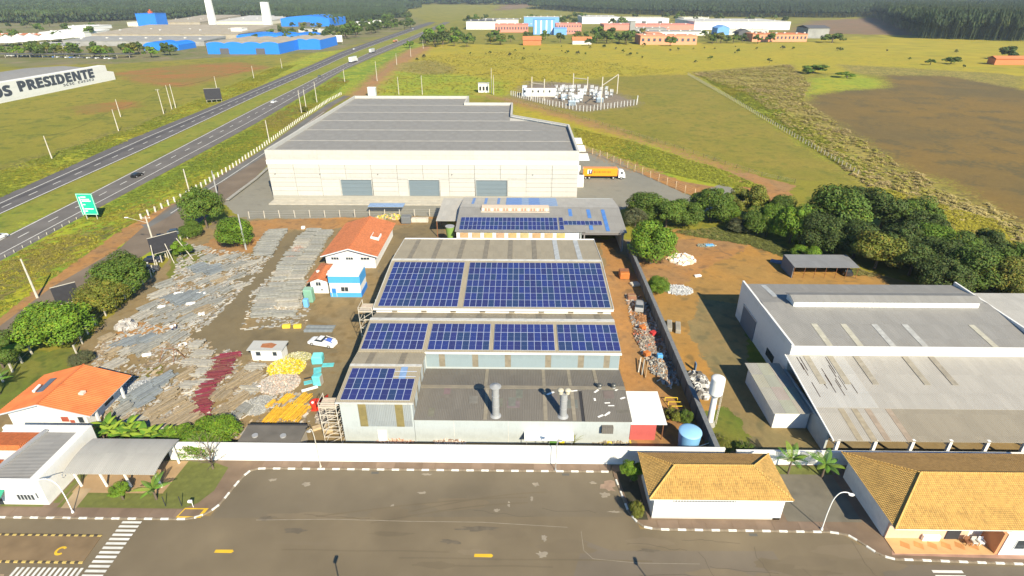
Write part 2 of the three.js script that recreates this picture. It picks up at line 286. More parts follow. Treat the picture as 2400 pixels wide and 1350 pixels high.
// ---------------------------------------------------------------- roads
const mHwy = mat([0.135, 0.125, 0.125], { map: grainBig, rough: 0.95 }), mHwyOld = mat([0.165, 0.150, 0.140], { map: grainBig, rough: 0.95 });
const mService = mat([0.205, 0.158, 0.115], { map: grainBig, rough: 0.95 }), mPaint = mat([0.78, 0.77, 0.72], { map: grain }), mYellowP = mat([0.80, 0.50, 0.03], { map: grain });
const hwLL = [[-300, 600], [0, 463], [150, 396], [300, 328], [480, 256], [600, 206], [726, 154], [801, 121], [852, 103], [978, 60], [1024, 46], [1062, 30]];
const hwLR = [[-300, 640], [0, 502], [358, 341], [480, 283], [600, 226], [726, 171], [827, 124], [927, 87], [1003, 60], [1034, 47], [1070, 31]];
const hwRL = [[-300, 715], [0, 560], [181, 469], [433, 339], [600, 252], [706, 200], [776, 164], [877, 118], [953, 90], [1003, 69], [1036, 54], [1066, 34]];
const hwRR = [[-300, 785], [0, 612], [196, 506], [400, 397], [600, 289], [690, 236], [801, 167], [877, 133], [953, 101], [1015, 72], [1052, 54], [1082, 35]];
flat(gp([...hwLL, ...[...hwLR].reverse()]), 0.012, mHwy, 'highway_carriageway');
flat(gp([...hwRL, ...[...hwRR].reverse()]), 0.012, mHwyOld, 'highway_carriageway');
function strip(pts, w, y) {                              // a painted line of width w through world points
  const L = [], U = []; let s = 0;
  for (let i = 0; i + 1 < pts.length; i++) {
    const [x0, z0] = pts[i], [x1, z1] = pts[i + 1], l = Math.hypot(x1 - x0, z1 - z0), nx = (z1 - z0) / l * w / 2, nz = -(x1 - x0) / l * w / 2;
    L.push([[x0 - nx, y, z0 - nz], [x0 + nx, y, z0 + nz], [x1 + nx, y, z1 + nz], [x1 - nx, y, z1 - nz]]);
  }
  return quads(L);
}
const at = (pts, t) => { let L = []; for (let i = 0; i + 1 < pts.length; i++) L.push(Math.hypot(pts[i + 1][0] - pts[i][0], pts[i + 1][1] - pts[i][1])); let d = t; for (let i = 0; i < L.length; i++) { if (d <= L[i]) { const f = d / L[i]; return [lerp(pts[i][0], pts[i + 1][0], f), lerp(pts[i][1], pts[i + 1][1], f)]; } d -= L[i]; } return pts[pts.length - 1]; };
const xAt = (pts, z) => { for (let i = 0; i + 1 < pts.length; i++) if (z <= pts[i][1] && z >= pts[i + 1][1]) return lerp(pts[i][0], pts[i + 1][0], (pts[i][1] - z) / (pts[i][1] - pts[i + 1][1])); return z > pts[0][1] ? pts[0][0] : pts[pts.length - 1][0]; };
const mix2 = (A1, B1, t) => [-100, -125, -150, -175, -200, -230, -260, -300, -350, -400, -470, -550, -650, -780, -950, -1150].map(z => [lerp(xAt(A1, z), xAt(B1, z), t), z]);
{
  const LL = gp(hwLL), LR = gp(hwLR), RL = gp(hwRL), RR = gp(hwRR);
  struct('edge_line', strip(mix2(LL, LR, 0.34), 0.32, 0.017), mPaint);
  struct('edge_line', strip(mix2(LL, LR, 0.955), 0.38, 0.017), mPaint);
  struct('edge_line', strip(mix2(RL, RR, 0.045), 0.36, 0.017), mPaint);
  struct('edge_line', strip(mix2(RL, RR, 0.70), 0.26, 0.017), mPaint);
  const dash = (pts, name) => { const o = new THREE.Group(); o.name = numbered(name); o.userData = { kind: 'structure' }; scene.add(o); for (let s = 4; s < 480; s += 12) { const a = at(pts, s), b = at(pts, s + 4.2); P(o, 'lane_dash', strip([a, b], 0.3, 0.017), mPaint); } };
  dash(mix2(LL, LR, 0.64), 'lane_marking'); dash(mix2(RL, RR, 0.37), 'lane_marking');
  // worn darker wheel band on the left carriageway
  flat([...mix2(LL, LR, 0.42), ...mix2(LL, LR, 0.58).reverse()].map(p => p), 0.0145, mat([0.10, 0.093, 0.095], { map: grainBig }), 'asphalt_patch');
}
const svL = [[-200, 900], [0, 764], [120, 674], [280, 582], [345, 524], [400, 482], [447, 461], [520, 408], [620, 348], [700, 288], [770, 242], [806, 224]];
const svR = [[-200, 950], [0, 806], [180, 694], [300, 622], [400, 560], [470, 520], [528, 474], [590, 425], [640, 372], [715, 300], [785, 245], [822, 225]];
flat(gp([...svL, ...[...svR].reverse()]), 0.010, mService, 'service_road');
flat(gp([[330, 527], [345, 524], [447, 461], [620, 348], [770, 242], [806, 224], [812, 226], [760, 256], [620, 366], [480, 452], [400, 505], [345, 536]]), 0.0145, mat([0.17, 0.165, 0.155], { map: grainBig }), 'cycle_path');
struct('edge_line', strip(gp([[400, 500], [470, 455], [520, 425], [600, 372], [690, 310], [760, 262]]), 0.28, 0.019), mPaint);

// front street with its parking bay
const mStreet = mat([0.200, 0.157, 0.098], { map: grainBig, rough: 0.93 }), mStreet2 = mat([0.185, 0.150, 0.100], { map: grainBig, rough: 0.93 });
flat([[-120, 20], [110, 20], [110, -44.2], [41, -46], [39, -48.3], [15, -48.3], [12.8, -58.6], [-37, -58.6], [-38.5, -49.5], [-120, -49.5]], 0.006, mStreet, 'street');
flat([[-38, -49.2], [-20, -49.6], [4, -50.0], [13.5, -50.1], [12.8, -58.2], [-36.5, -58.2], [-37.8, -56]], 0.0105, mStreet2, 'asphalt_patch');
flat([[6, -41], [8, -46.6], [11, -45.2], [30, -45.4], [31, -40], [30, -30], [6, -30]], 0.0105, mat([0.190, 0.155, 0.112], { map: grainBig, rough: 0.93 }), 'asphalt_patch');
flat([[40, -30], [41.5, -44.6], [46, -43.9], [58, -43.7], [58, -30]], 0.0105, mat([0.178, 0.147, 0.108], { map: grainBig, rough: 0.93 }), 'asphalt_patch');
{ // pale scuffs, spilled cement and tar repairs on the asphalt
  const r = rng(11), m1 = mat([0.34, 0.29, 0.22], { map: grainFine }), m2 = mat([0.36, 0.25, 0.18], { map: grainFine }), m3 = mat([0.15, 0.122, 0.085], { map: grainFine });
  const spot = (px, py, w, d, m) => { const [x, z] = g(px, py), q = []; for (let k = 0; k < 16; k++) { const a = k / 16 * 2 * PI, s = 0.45 + 0.75 * r(); q.push([x + Math.cos(a) * w / 2 * s, z + Math.sin(a) * d / 2 * s]); } flat(q, 0.014 + r() * 0.003, m, 'road_stain'); };
  for (const [px, py, w, d, m] of [[718, 1135, 1.4, 0.8, m1], [1002, 1112, 1.6, 0.5, m1], [990, 1155, 1.3, 0.5, m1], [920, 1185, 0.5, 0.6, m1], [1256, 1136, 1.0, 0.8, m1], [1425, 1140, 2.4, 2.2, m2], [1418, 1160, 1.6, 0.9, m1], [1390, 1132, 1.3, 0.5, m1], [1246, 1170, 0.4, 0.9, m1], [1275, 1262, 0.8, 1.2, m1], [1270, 1300, 1.6, 1.0, m1], [1193, 1183, 0.4, 1.2, m1], [1165, 1196, 1.0, 0.5, m1], [1440, 1200, 1.8, 0.4, m1], [640, 1125, 1.2, 0.6, m1], [690, 1245, 3.6, 1.0, m3], [1120, 1240, 5.2, 0.9, m3], [1060, 1270, 3.2, 0.8, m3], [625, 1215, 2.0, 0.8, m3], [1520, 1290, 3, 0.7, m3], [2250, 1290, 2, 0.4, m3]]) spot(px, py, w, d, m);
  const tone = [0, 1, 2, 3].map(k => mat([0.176 + 0.014 * k, 0.138 + 0.011 * k, 0.086 + 0.008 * k], { map: grainBig, rough: 0.93 })), rp = rng(91);
  for (let k = 0; k < 22; k++) { const x = -34 + rp() * 80, z = -41 - rp() * (x > -36 && x < 12 ? 15 : 6), w = 3 + rp() * 7, d = 0.6 + rp() * 1.6, q = []; for (let i = 0; i < 18; i++) { const t = i / 18 * 2 * PI, e = 0.7 + 0.5 * rp(); q.push([x + Math.cos(t) * w / 2 * e, z + Math.sin(t) * d / 2 * e]); } if (z < -47.6 && (x < -34 || x > 12)) continue; flat(q, 0.0115 + k * 0.00012, tone[k % 4], 'asphalt_patch'); }
  const crack = mat([0.085, 0.066, 0.045]); for (let k = 0; k < 12; k++) { let x = -32 + rp() * 74, z = -42 - rp() * (x > -34 && x < 11 ? 14 : 5); const p = [[x, z]], dx = rp() < 0.6 ? 1 : 0.2; for (let i = 0; i < 9; i++) { x += (dx * 0.9 + (rp() - 0.5) * 0.7) * (rp() < 0.9 ? 1 : 0); z += (1.1 - dx) * 0.8 + (rp() - 0.5) * 0.5; if (z > -41 || z < -57.2 || (z < -47.8 && (x < -35 || x > 12))) break; p.push([x, z]); } if (p.length > 2) struct('asphalt_crack', strip(p, 0.045, 0.0172), crack); }
  for (let k = 0; k < 6; k++) { const z = -43 - k * 0.9 - (k > 2 ? 3 : 0), x0 = -30 + rp() * 20, L = 12 + rp() * 18; struct('tyre_mark', strip(Array.from({ length: 12 }, (_, i) => [x0 + L * i / 11, z - (k > 2 ? 3.5 * Math.sin(i / 11 * 1.4) : 0.05 * Math.sin(i))]), 0.2, 0.0152 + k * 0.0002), tone[0]); }
  const drain = mat([0.10, 0.095, 0.085]); for (const [x, z] of [[-20, -57.2], [6, -57.25], [28, -47.85]]) flat(rect(x, x + 1.0, z, z + 0.4), 0.0185, drain, 'drain_grate');
  const line = [[600, 1219], [780, 1217], [960, 1222], [1130, 1224], [1330, 1236]]; struct('asphalt_seam', strip(gp(line), 0.07, 0.0165), m1);
  struct('asphalt_seam', strip(gp([[1362, 1245], [1368, 1290], [1390, 1310], [1500, 1320], [1640, 1322]]), 0.06, 0.0165), m1);
}
// raised pavements
const mPave = mat([0.215, 0.150, 0.100], { map: grain }), mPaveG = mat([0.185, 0.165, 0.125], { map: grain }), mConc = mat([0.42, 0.31, 0.19], { map: grain }), mLawnC = mat([0.150, 0.165, 0.036], { map: grainFine });
const arc = (cx, cz, r, a0, a1, n = 8) => Array.from({ length: n + 1 }, (_, i) => { const a = lerp(a0, a1, i / n) * PI / 180; return [cx + r * Math.cos(a), cz + r * Math.sin(a)]; });
const kerbA = [[-110, -48.85], [-41.6, -48.95], ...arc(-41.4, -52.4, 3.4, 85, 8, 7), [-37.4, -55.4], [-36.9, -57.0], [-35.6, -57.55], [12.4, -57.6]];
const kerbB = [[13.2, -56.2], [14.0, -50.8], [14.7, -49.4], [15.6, -48.5], [17.2, -48.25], [38.2, -48.15], [40.0, -47.7], [41.0, -46.6], [42.2, -45.0], [43.6, -44.5], [60, -44.0], [110, -43.4]];
struct('pavement', exY([...kerbA, [13.0, -58.9], [13.0, -59.2], [-62, -59.2], [-62, -62], [-110, -62]].map(p => p), -0.1, 0.12), mPave);
struct('pavement', exY([...kerbB, [110, -60], [13.0, -60], [13.0, -56.6]], -0.1, 0.12), mPave);
function kerb(pts, label) {
  const o = new THREE.Group(); o.name = numbered('kerb'); o.userData = { kind: 'structure' }; scene.add(o);
  let T = 0; for (let i = 0; i + 1 < pts.length; i++) T += Math.hypot(pts[i + 1][0] - pts[i][0], pts[i + 1][1] - pts[i][1]);
  const white = mat([0.86, 0.85, 0.80], { map: grainFine }), bare = mat([0.30, 0.24, 0.17], { map: grainFine }), r = rng(5), n = Math.floor(T / 1.02);
  const geoW = new RoundedBoxGeometry(1.0, 0.17, 0.24, 1, 0.025);
  for (let i = 0; i < n; i++) { const a = at(pts, i * T / n), b = at(pts, (i + 1) * T / n); if (Math.min(a[0], b[0]) < -72 || a[0] > 64) continue; const s = P(o, 'kerb_stone', geoW, i % 2 ? bare : white); s.position.set((a[0] + b[0]) / 2, 0.065 + r() * 0.008, (a[1] + b[1]) / 2); s.rotation.y = -Math.atan2(b[1] - a[1], b[0] - a[0]) + (r() - 0.5) * 0.03; s.scale.x = Math.hypot(b[0] - a[0], b[1] - a[1]) * 0.99; }
}
kerb(kerbA); kerb(kerbB);
{ // paving seams: real slabs along the strip in front of the wall
  const o = new THREE.Group(); o.name = 'pavement_slabs'; o.userData = { kind: 'structure' }; scene.add(o); const r = rng(77);
  const ms = [0, 1, 2, 3].map(i => mat([0.205 + 0.02 * i, 0.142 + 0.015 * i, 0.098 + 0.012 * i], { map: grain }));
  for (let x = -35.4; x < 12.6;) { const w = 1.7 + r() * 2.2, e = Math.min(12.7, x + w); P(o, 'slab', bx(x + 0.03, e - 0.03, 0.115, 0.135 + r() * 0.01, -58.86, -57.74), ms[r() * 4 | 0]); x = e; }
  for (let x = -71; x < -42.5;) { const w = 1.6 + r() * 1.8, e = Math.min(-42.4, x + w); P(o, 'slab', bx(x + 0.03, e - 0.03, 0.115, 0.135 + r() * 0.01, -50.35, -49.1), ms[r() * 4 | 0]); x = e; }
  for (let x = 17.2; x < 37.8;) { const w = 1.6 + r() * 2, e = Math.min(37.9, x + w); P(o, 'slab', bx(x + 0.03, e - 0.03, 0.115, 0.135 + r() * 0.01, -49.55, -48.4), ms[r() * 4 | 0]); x = e; }
}
flat([[-58.6, -50.5], [-42.5, -50.5], [-41.0, -51.4], [-39.9, -53.5], [-39.9, -57.6], [-43, -58.8], [-58.6, -58.8]], 0.126, mLawnC, 'lawn');
flat([[-59.6, -51.2], [-58.8, -51.2], [-58.8, -57], [-59.6, -57]], 0.126, mLawnC, 'lawn');
flat(rect(-66, -60.5, -50.55, -50.85), 0.128, mLawnC, 'lawn');
flat([[-58.4, -52.9], [-46.4, -52.9], [-46.0, -58.7], [-58.4, -58.7]], 0.132, mat([0.42, 0.28, 0.15], { map: grain }), 'carport_floor');
flat(gp([[122, 1216], [158, 1216], [215, 1145], [180, 1145]], 0.12), 0.138, mConc, 'driveway');
flat([[14.5, -49.6], [16.2, -49.6], [16.0, -57.6], [13.4, -57.6]], 0.128, mat([0.06, 0.055, 0.03], { map: grainFine }), 'flower_bed');
flat([[33.4, -49.6], [42.6, -49.6], [42.6, -57.4], [33.4, -57.4]], 0.128, mPaveG, 'driveway');
flat([[33.4, -57.4], [42.8, -57.4], [42.8, -59.0], [33.4, -59.0]], 0.132, mLawnC, 'lawn');
flat([[43.6, -45.0], [60, -44.6], [60, -46.0], [44.2, -46.2]], 0.128, mat([0.45, 0.27, 0.20], { map: grain }), 'pavement_paint');
// zebra crossings, dashes, traffic island
function zebra(x0, x1, z0, z1, n, skew = 0, along = 'z') {
  const o = new THREE.Group(); o.name = numbered('zebra_crossing'); o.userData = { kind: 'structure' }; scene.add(o);
  for (let i = 0; i < n; i++) { const t0 = (i + 0.2) / n, t1 = (i + 0.74) / n; P(o, 'stripe', along === 'z' ? flat(rect(x0, x1, lerp(z0, z1, t0), lerp(z0, z1, t1)), 0.013) : flat([[lerp(x0, x1, t0), z0], [lerp(x0, x1, t1), z0], [lerp(x0, x1, t1) + skew, z1], [lerp(x0, x1, t0) + skew, z1]], 0.013), mPaint); }
}
zebra(-48.95, -46.55, -48.7, -40.2, 14); zebra(-57.2, -49.2, -42.1, -39.5, 13, 0, 'x'); zebra(47.0, 50.4, -43.3, -39, 7);
for (const [px, py] of [[525, 1292], [1133, 1302]]) { const [x, z] = g(px, py); flat([[x - 1.05, z - 0.2], [x + 0.95, z - 0.22], [x + 1.15, z + 0.02], [x + 0.95, z + 0.24], [x - 1.08, z + 0.22]], 0.016, mYellowP, 'road_dash'); }
{
  struct('traffic_island', exY([[-75, -46.35], [-50.1, -46.35], [-49.9, -42.75], [-75, -42.75]], -0.05, 0.10), mat([0.235, 0.160, 0.085], { map: grain }));
  const o = new THREE.Group(); o.name = numbered('kerb'); o.userData = { kind: 'structure' }; scene.add(o);
  const y1 = mat([0.70, 0.52, 0.16], { map: grainFine }), k1 = mat([0.10, 0.075, 0.05], { map: grainFine }), q = new RoundedBoxGeometry(0.46, 0.18, 0.24, 1, 0.02);
  for (let i = 0; i < 48; i++) for (const [z, n] of [[-46.35, 48], [-42.75, 48]]) { const s = P(o, 'kerb_stone', q, i % 2 ? k1 : y1); s.position.set(-50.35 - i * 0.47 + (z > -43 ? 0.2 : 0), 0.05, z); }
  const [cx, cz] = g(142, 1291, 0.1); flat([...arc(cx, cz, 0.62, 40, 320, 14), ...arc(cx, cz, 0.34, 320, 40, 14)], 0.106, mYellowP, 'painted_letter');
  flat([[-80, -41.2], [-57.8, -41.2], [-57.0, -40], [-57, -30], [-80, -30]], 0.012, mConc, 'pavement'); flat([[-80, -40.9], [-60.2, -40.9], [-60.2, -30], [-80, -30]], 0.018, mLawnC, 'lawn');
  flat([[-46.0, -49.1], [-42.9, -49.1], [-42.6, -50.6], [-45.6, -50.6]].map(([x, z]) => [x + 3.4, z]), 0.142, mYellowP, 'painted_box'); flat([[-42.4, -49.3], [-39.9, -49.3], [-39.7, -50.4], [-42.1, -50.4]], 0.147, mPave, 'painted_box');
}

// ---------------------------------------------------------------- shared building materials
const mWhite = mat([0.80, 0.79, 0.76], { map: stain }), mWhiteOld = mat([0.44, 0.475, 0.475], { map: stain }), mCream = mat([0.52, 0.502, 0.46], { map: stain });
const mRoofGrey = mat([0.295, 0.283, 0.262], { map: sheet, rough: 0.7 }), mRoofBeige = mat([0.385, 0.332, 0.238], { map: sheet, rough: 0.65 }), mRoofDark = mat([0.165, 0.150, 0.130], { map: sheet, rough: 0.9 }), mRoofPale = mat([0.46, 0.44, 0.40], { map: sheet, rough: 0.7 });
const mRoofGreyT = mat([0.31, 0.30, 0.285], { map: sheetT, rough: 0.7 }), mRoofPaleT = mat([0.48, 0.46, 0.42], { map: sheetT, rough: 0.7 });
const mStripB = mat([0.285, 0.245, 0.178], { map: grainFine, rough: 0.5 }), mStripP = mat([0.52, 0.54, 0.54], { map: grainFine, rough: 0.5 }), mStripOchre = mat([0.26, 0.21, 0.085], { map: grainFine, rough: 0.5 }), mBlueSheet = mat([0.10, 0.25, 0.62], { map: grainFine, rough: 0.45 }), mBluePale = mat([0.24, 0.37, 0.60], { map: grainFine, rough: 0.5 });
const mTrim = mat([0.62, 0.61, 0.57], { map: grainFine, rough: 0.6 }), mTrimW = mat([0.82, 0.81, 0.78], { rough: 0.7 }), mGlass = mat([0.035, 0.045, 0.055], { rough: 0.12 }), mFrame = mat([0.55, 0.56, 0.57], { rough: 0.5 }), mDark = mat([0.03, 0.03, 0.035], { rough: 0.9 });
const mSteel = mat([0.42, 0.42, 0.42], { rough: 0.5, metal: 0.3 }), mRust = mat([0.26, 0.11, 0.05], { map: grainFine }), mWood = mat([0.40, 0.27, 0.14], { map: grainFine }), mConcG = mat([0.40, 0.385, 0.34], { map: grain }), mPost = mat([0.62, 0.57, 0.48], { map: grainFine });
function winZ(parent, x0, x1, y0, y1, z, n = 1, dir = 1) {   // a window on a wall facing +z: frame with sill, panes set back in it
  const f = merge([bx(x0 - 0.08, x1 + 0.08, y1, y1 + 0.1, z - 0.05, z + 0.07 * dir), bx(x0 - 0.12, x1 + 0.12, y0 - 0.1, y0, z - 0.05, z + 0.12 * dir), ...Array.from({ length: n + 1 }, (_, i) => bx(lerp(x0, x1, i / n) - 0.045, lerp(x0, x1, i / n) + 0.045, y0, y1, z - 0.05, z + 0.07 * dir))]);
  const w = A(parent, 'window', f, mFrame);
  for (let i = 0; i < n; i++) P(w, 'pane', bx(lerp(x0, x1, i / n) + 0.045, lerp(x0, x1, (i + 1) / n) - 0.045, y0, y1, z + 0.005, z + 0.025 * dir).translate(-parent.position.x, -parent.position.y, -parent.position.z), mGlass);
  return w;
}
function doorZ(parent, x0, x1, y1, z, m) { const d = A(parent, 'door', bx(x0, x1, 0.12, y1, z - 0.04, z + 0.05), m); P(d, 'door_frame', merge([bx(x0 - 0.1, x0, 0.12, y1 + 0.1, z - 0.04, z + 0.09), bx(x1, x1 + 0.1, 0.12, y1 + 0.1, z - 0.04, z + 0.09), bx(x0, x1, y1, y1 + 0.1, z - 0.04, z + 0.09)]).translate(-parent.position.x, -parent.position.y, -parent.position.z), mFrame); return d; }
const mSlat = mat([0.17, 0.215, 0.245], { rough: 0.5 }), mPanelB = mat([0.27, 0.335, 0.36], { map: stain, rough: 0.6 });
const onLine = (p0, p1, t) => [lerp(p0[0], p1[0], t), lerp(p0[1], p1[1], t)];

// ---------------------------------------------------------------- solar roofed works in the middle: four joined halls
function stripsOn(parent, p0, p1, list, w, m, name = 'skylight_strip', lift = 0.02, t0 = 0.02, t1 = 0.98) { for (const x of list) A(parent, name, slab(onLine(p0, p1, t0).map((v, i) => i ? v + lift : v), onLine(p0, p1, t1).map((v, i) => i ? v + lift : v), x - w / 2, x + w / 2, 0.03), m); }
const XL = -25.4, XR = 16.3;
const upper = thing('factory_hall', 'large beige roofed hall carrying the two biggest solar arrays', 'hall', [-4.5, 0, -102]);
A(upper, 'wall', exX([[-87.6, 0], [-87.6, 8.75], [-104.6, 10.15], [-117.4, 9.2], [-117.4, 0]], XL, XR), mWhite);
A(upper, 'roof', merge([slab([-87.1, 8.74], [-104.6, 10.18], XL - 0.3, XR + 0.3, 0.12), slab([-117.9, 9.2], [-104.6, 10.18], XL - 0.3, XR + 0.3, 0.12)]), mRoofBeige);
A(upper, 'ridge_cap', bx(XL - 0.3, XR + 0.3, 10.30, 10.36, -105.0, -104.2), mTrim);
A(upper, 'gutter', bx(XL - 0.3, XR + 0.3, 8.56, 8.86, -87.1, -86.85), mTrimW); A(upper, 'gutter', bx(XL - 0.3, XR + 0.4, 9.0, 9.45, -118.2, -117.9), mTrimW);
A(upper, 'verge_trim', merge([slab([-87.1, 8.8], [-104.6, 10.24], XL - 0.42, XL - 0.3, 0.16), slab([-117.9, 9.24], [-104.6, 10.24], XL - 0.42, XL - 0.3, 0.16)]), mTrim);
A(upper, 'verge_trim', merge([slab([-87.1, 8.8], [-104.6, 10.24], XR + 0.3, XR + 0.42, 0.16), slab([-117.9, 9.24], [-104.6, 10.24], XR + 0.3, XR + 0.42, 0.16)]), mTrim);
stripsOn(upper, [-117.9, 9.32], [-104.6, 10.30], [-22.4, -17.5, -12.3, -7.0, -1.9, 3.2], 0.95, mStripB); stripsOn(upper, [-117.9, 9.32], [-104.6, 10.30], [7.8, 12.4], 1.0, mStripP);
for (let i = 0; i < 8; i++) { const x = -22.6 + i * 5.22; A(upper, 'louvre_window', bx(x, x + 0.95, 7.78, 8.42, -87.66, -87.56), mStripB); }
A(upper, 'wall_flashing', bx(XL, XR, 8.5, 8.62, -87.62, -87.5), mTrim);

const middle = thing('factory_hall', 'beige roofed middle hall carrying four solar arrays side by side', 'hall', [-4.5, 0, -81]);
A(middle, 'wall', exX([[-75.0, 0], [-75.0, 7.85], [-83.2, 8.75], [-87.5, 7.6], [-87.5, 0]], XL + 0.2, XR - 0.3), mWhiteOld);
A(middle, 'roof', merge([slab([-74.7, 7.88], [-83.2, 8.8], XL, XR - 0.1, 0.11), slab([-87.55, 7.62], [-83.2, 8.8], XL, XR - 0.1, 0.11)]), mRoofBeige);
A(middle, 'gutter', bx(XL + 10.6, XR - 0.1, 7.72, 7.98, -74.7, -74.5), mTrimW); A(middle, 'ridge_cap', bx(XL, XR - 0.1, 8.9, 8.95, -83.6, -82.8), mTrim);
stripsOn(middle, [-87.5, 7.75], [-83.2, 8.92], [-22.6, -17.4, -12.1, -6.9, -1.7, 3.5, 8.7, 13.6], 0.95, mStripB, 'skylight_strip', 0.01, 0.05, 0.9);
{ // cladding of the tall front wall above the low workshop: pale panels between ochre strips
  let xs = [-12.2, -6.9, -1.7, 4.7, 9.9, 14.0]; let x0 = -14.7;
  for (const x of xs) { A(middle, 'cladding_panel', bx(x0, x - 0.48, 5.0, 7.7, -75.0, -74.93), mPanelB); A(middle, 'translucent_panel', bx(x - 0.48, x + 0.48, 5.0, 7.7, -75.0, -74.95), mStripB); x0 = x + 0.48; }
  A(middle, 'cladding_panel', bx(x0, XR - 0.35, 5.0, 7.7, -75.0, -74.93), mPanelB);
}
const frontB = thing('factory_block', 'tall front block with one small solar array beside the scaffold', 'block', [-20, 0, -69]);
A(frontB, 'wall', exX([[-63.0, 0], [-63.0, 7.45], [-70.6, 8.1], [-74.9, 7.65], [-74.9, 0]], XL + 0.25, -14.9), mWhiteOld);
A(frontB, 'roof', merge([slab([-62.6, 7.5], [-70.6, 8.15], XL - 0.1, -14.6, 0.1), slab([-74.95, 7.72], [-70.6, 8.15], XL - 0.1, -14.6, 0.1)]), mRoofBeige);
stripsOn(frontB, [-74.9, 7.8], [-70.6, 8.25], [-22.9, -17.9], 0.95, mStripB); A(frontB, 'skylight_strip', slab([-66.8, 7.95], [-70.2, 8.24], -17.6, -16.6, 0.04), mBluePale);
A(frontB, 'ridge_cap', bx(XL - 0.1, -14.6, 8.25, 8.29, -70.9, -70.3), mTrim); A(frontB, 'gutter', bx(XL - 0.1, -14.6, 7.4, 7.6, -62.6, -62.42), mTrim);
A(frontB, 'cladding_panel', bx(-22.6, -15.1, 3.0, 7.35, -63.0, -62.94), mat([0.30, 0.325, 0.335], { map: sheet, rough: 0.6 }));
for (const x of [-22.0, -16.8]) A(frontB, 'translucent_panel', bx(x - 0.55, x + 0.55, 3.0, 7.2, -62.95, -62.9), mStripOchre);
for (const z of [-64.6, -67.4, -70.2, -72.8]) A(frontB, 'translucent_panel', bx(-14.92, -14.86, 4.9, 7.2, z - 0.4, z + 0.4), mStripB);
doorZ(frontB, -20.2, -19.0, 2.2, -62.95, mTrimW);
const low = thing('workshop', 'low white workshop with patched dark roof and two steel flues', 'workshop', [0.7, 0, -69]);
A(low, 'wall', exX([[-63.05, 0], [-63.05, 4.25], [-69.6, 5.0], [-74.9, 4.55], [-74.9, 0]], -14.85, 16.0), mWhiteOld);
A(low, 'roof', merge([slab([-62.85, 4.28], [-69.6, 5.05], -14.85, 9.0, 0.08), slab([-69.0, 4.98], [-69.6, 5.05], 9.0, 9.5, 0.08), slab([-62.85, 4.28], [-69.6, 5.05], 9.5, 16.15, 0.08), slab([-74.9, 4.58], [-69.6, 5.05], -14.85, 16.15, 0.08)]), mRoofDark);
A(low, 'gap_shade_plate', slab([-62.9, 4.262], [-69.0, 4.95], 9.0, 9.5, 0.012), mDark);  // near-black plate under the roof slot, coloured in place of the shade inside
A(low, 'ridge_cap', bx(-14.85, 16.15, 5.1, 5.16, -69.95, -69.25), mat([0.27, 0.235, 0.18], { map: grain }));
const mSeam = mat([0.285, 0.25, 0.19], { map: grainFine });
stripsOn(low, [-62.85, 4.36], [-69.6, 5.13], [-4.7, 3.9, 8.0], 0.55, mSeam, 'patch_strip', 0.012); stripsOn(low, [-74.9, 4.66], [-69.6, 5.13], [-5.0, 3.9, 7.9, 12.0], 0.5, mSeam, 'patch_strip', 0.012);
for (let i = 0, r = rng(21); i < 12; i++) { const x = -14 + r() * 29, z = -63.4 - r() * 5, w = 1 + r() * 1.8; if (x < 9.7 && x + w * 0.7 > 8.8) continue; A(low, 'roof_patch', slab([z, 4.36 + (-62.85 - z) * 0.114], [z - 1.4 - r(), 4.36 + (-62.85 - z + 1.8) * 0.114 - 0.01], x, x + w * 0.7, 0.022), mat([0.15 + r() * 0.06, 0.14 + r() * 0.05, 0.125 + r() * 0.04], { map: grainFine })); }
for (const x of [-9.2, -1.4, 7.6]) A(low, 'wall_joint', bx(x - 0.04, x + 0.04, 0, 4.2, -63.08, -63.03), mTrim);
{ const r = rng(3); for (let i = 0; i < 12; i++) { const [x, z] = i < 9 ? g(1380 + r() * 90, 915 + r() * 60, 4.8) : g(1010 + r() * 400, 880 + r() * 95, 4.8); const y = z < -69.6 ? lerp(4.66, 5.13, clamp((z + 74.9) / 5.3)) : lerp(4.36, 5.13, clamp((-62.85 - z) / 6.75)); const q = P(thingPlain('sheet_scrap', `${['first', 'second', 'third', 'fourth', 'fifth', 'sixth', 'seventh', 'eighth', 'ninth', 'tenth', 'eleventh', 'twelfth'][i]} white torn sheeting strip on the dark workshop roof${i < 9 ? ', right of the flues' : ''}`, 'debris', 'white scraps on the workshop roof', [x, y + 0.03, z]), 'strip', new RoundedBoxGeometry(0.18 + r() * 0.16, 0.03, 0.6 + r() * 0.8, 1, 0.01), mTrimW); q.rotation.y = r() * 3; } }
function thingPlain(n, l, c, gr, pos) { return thing(n, l, c, pos, 0, gr); }
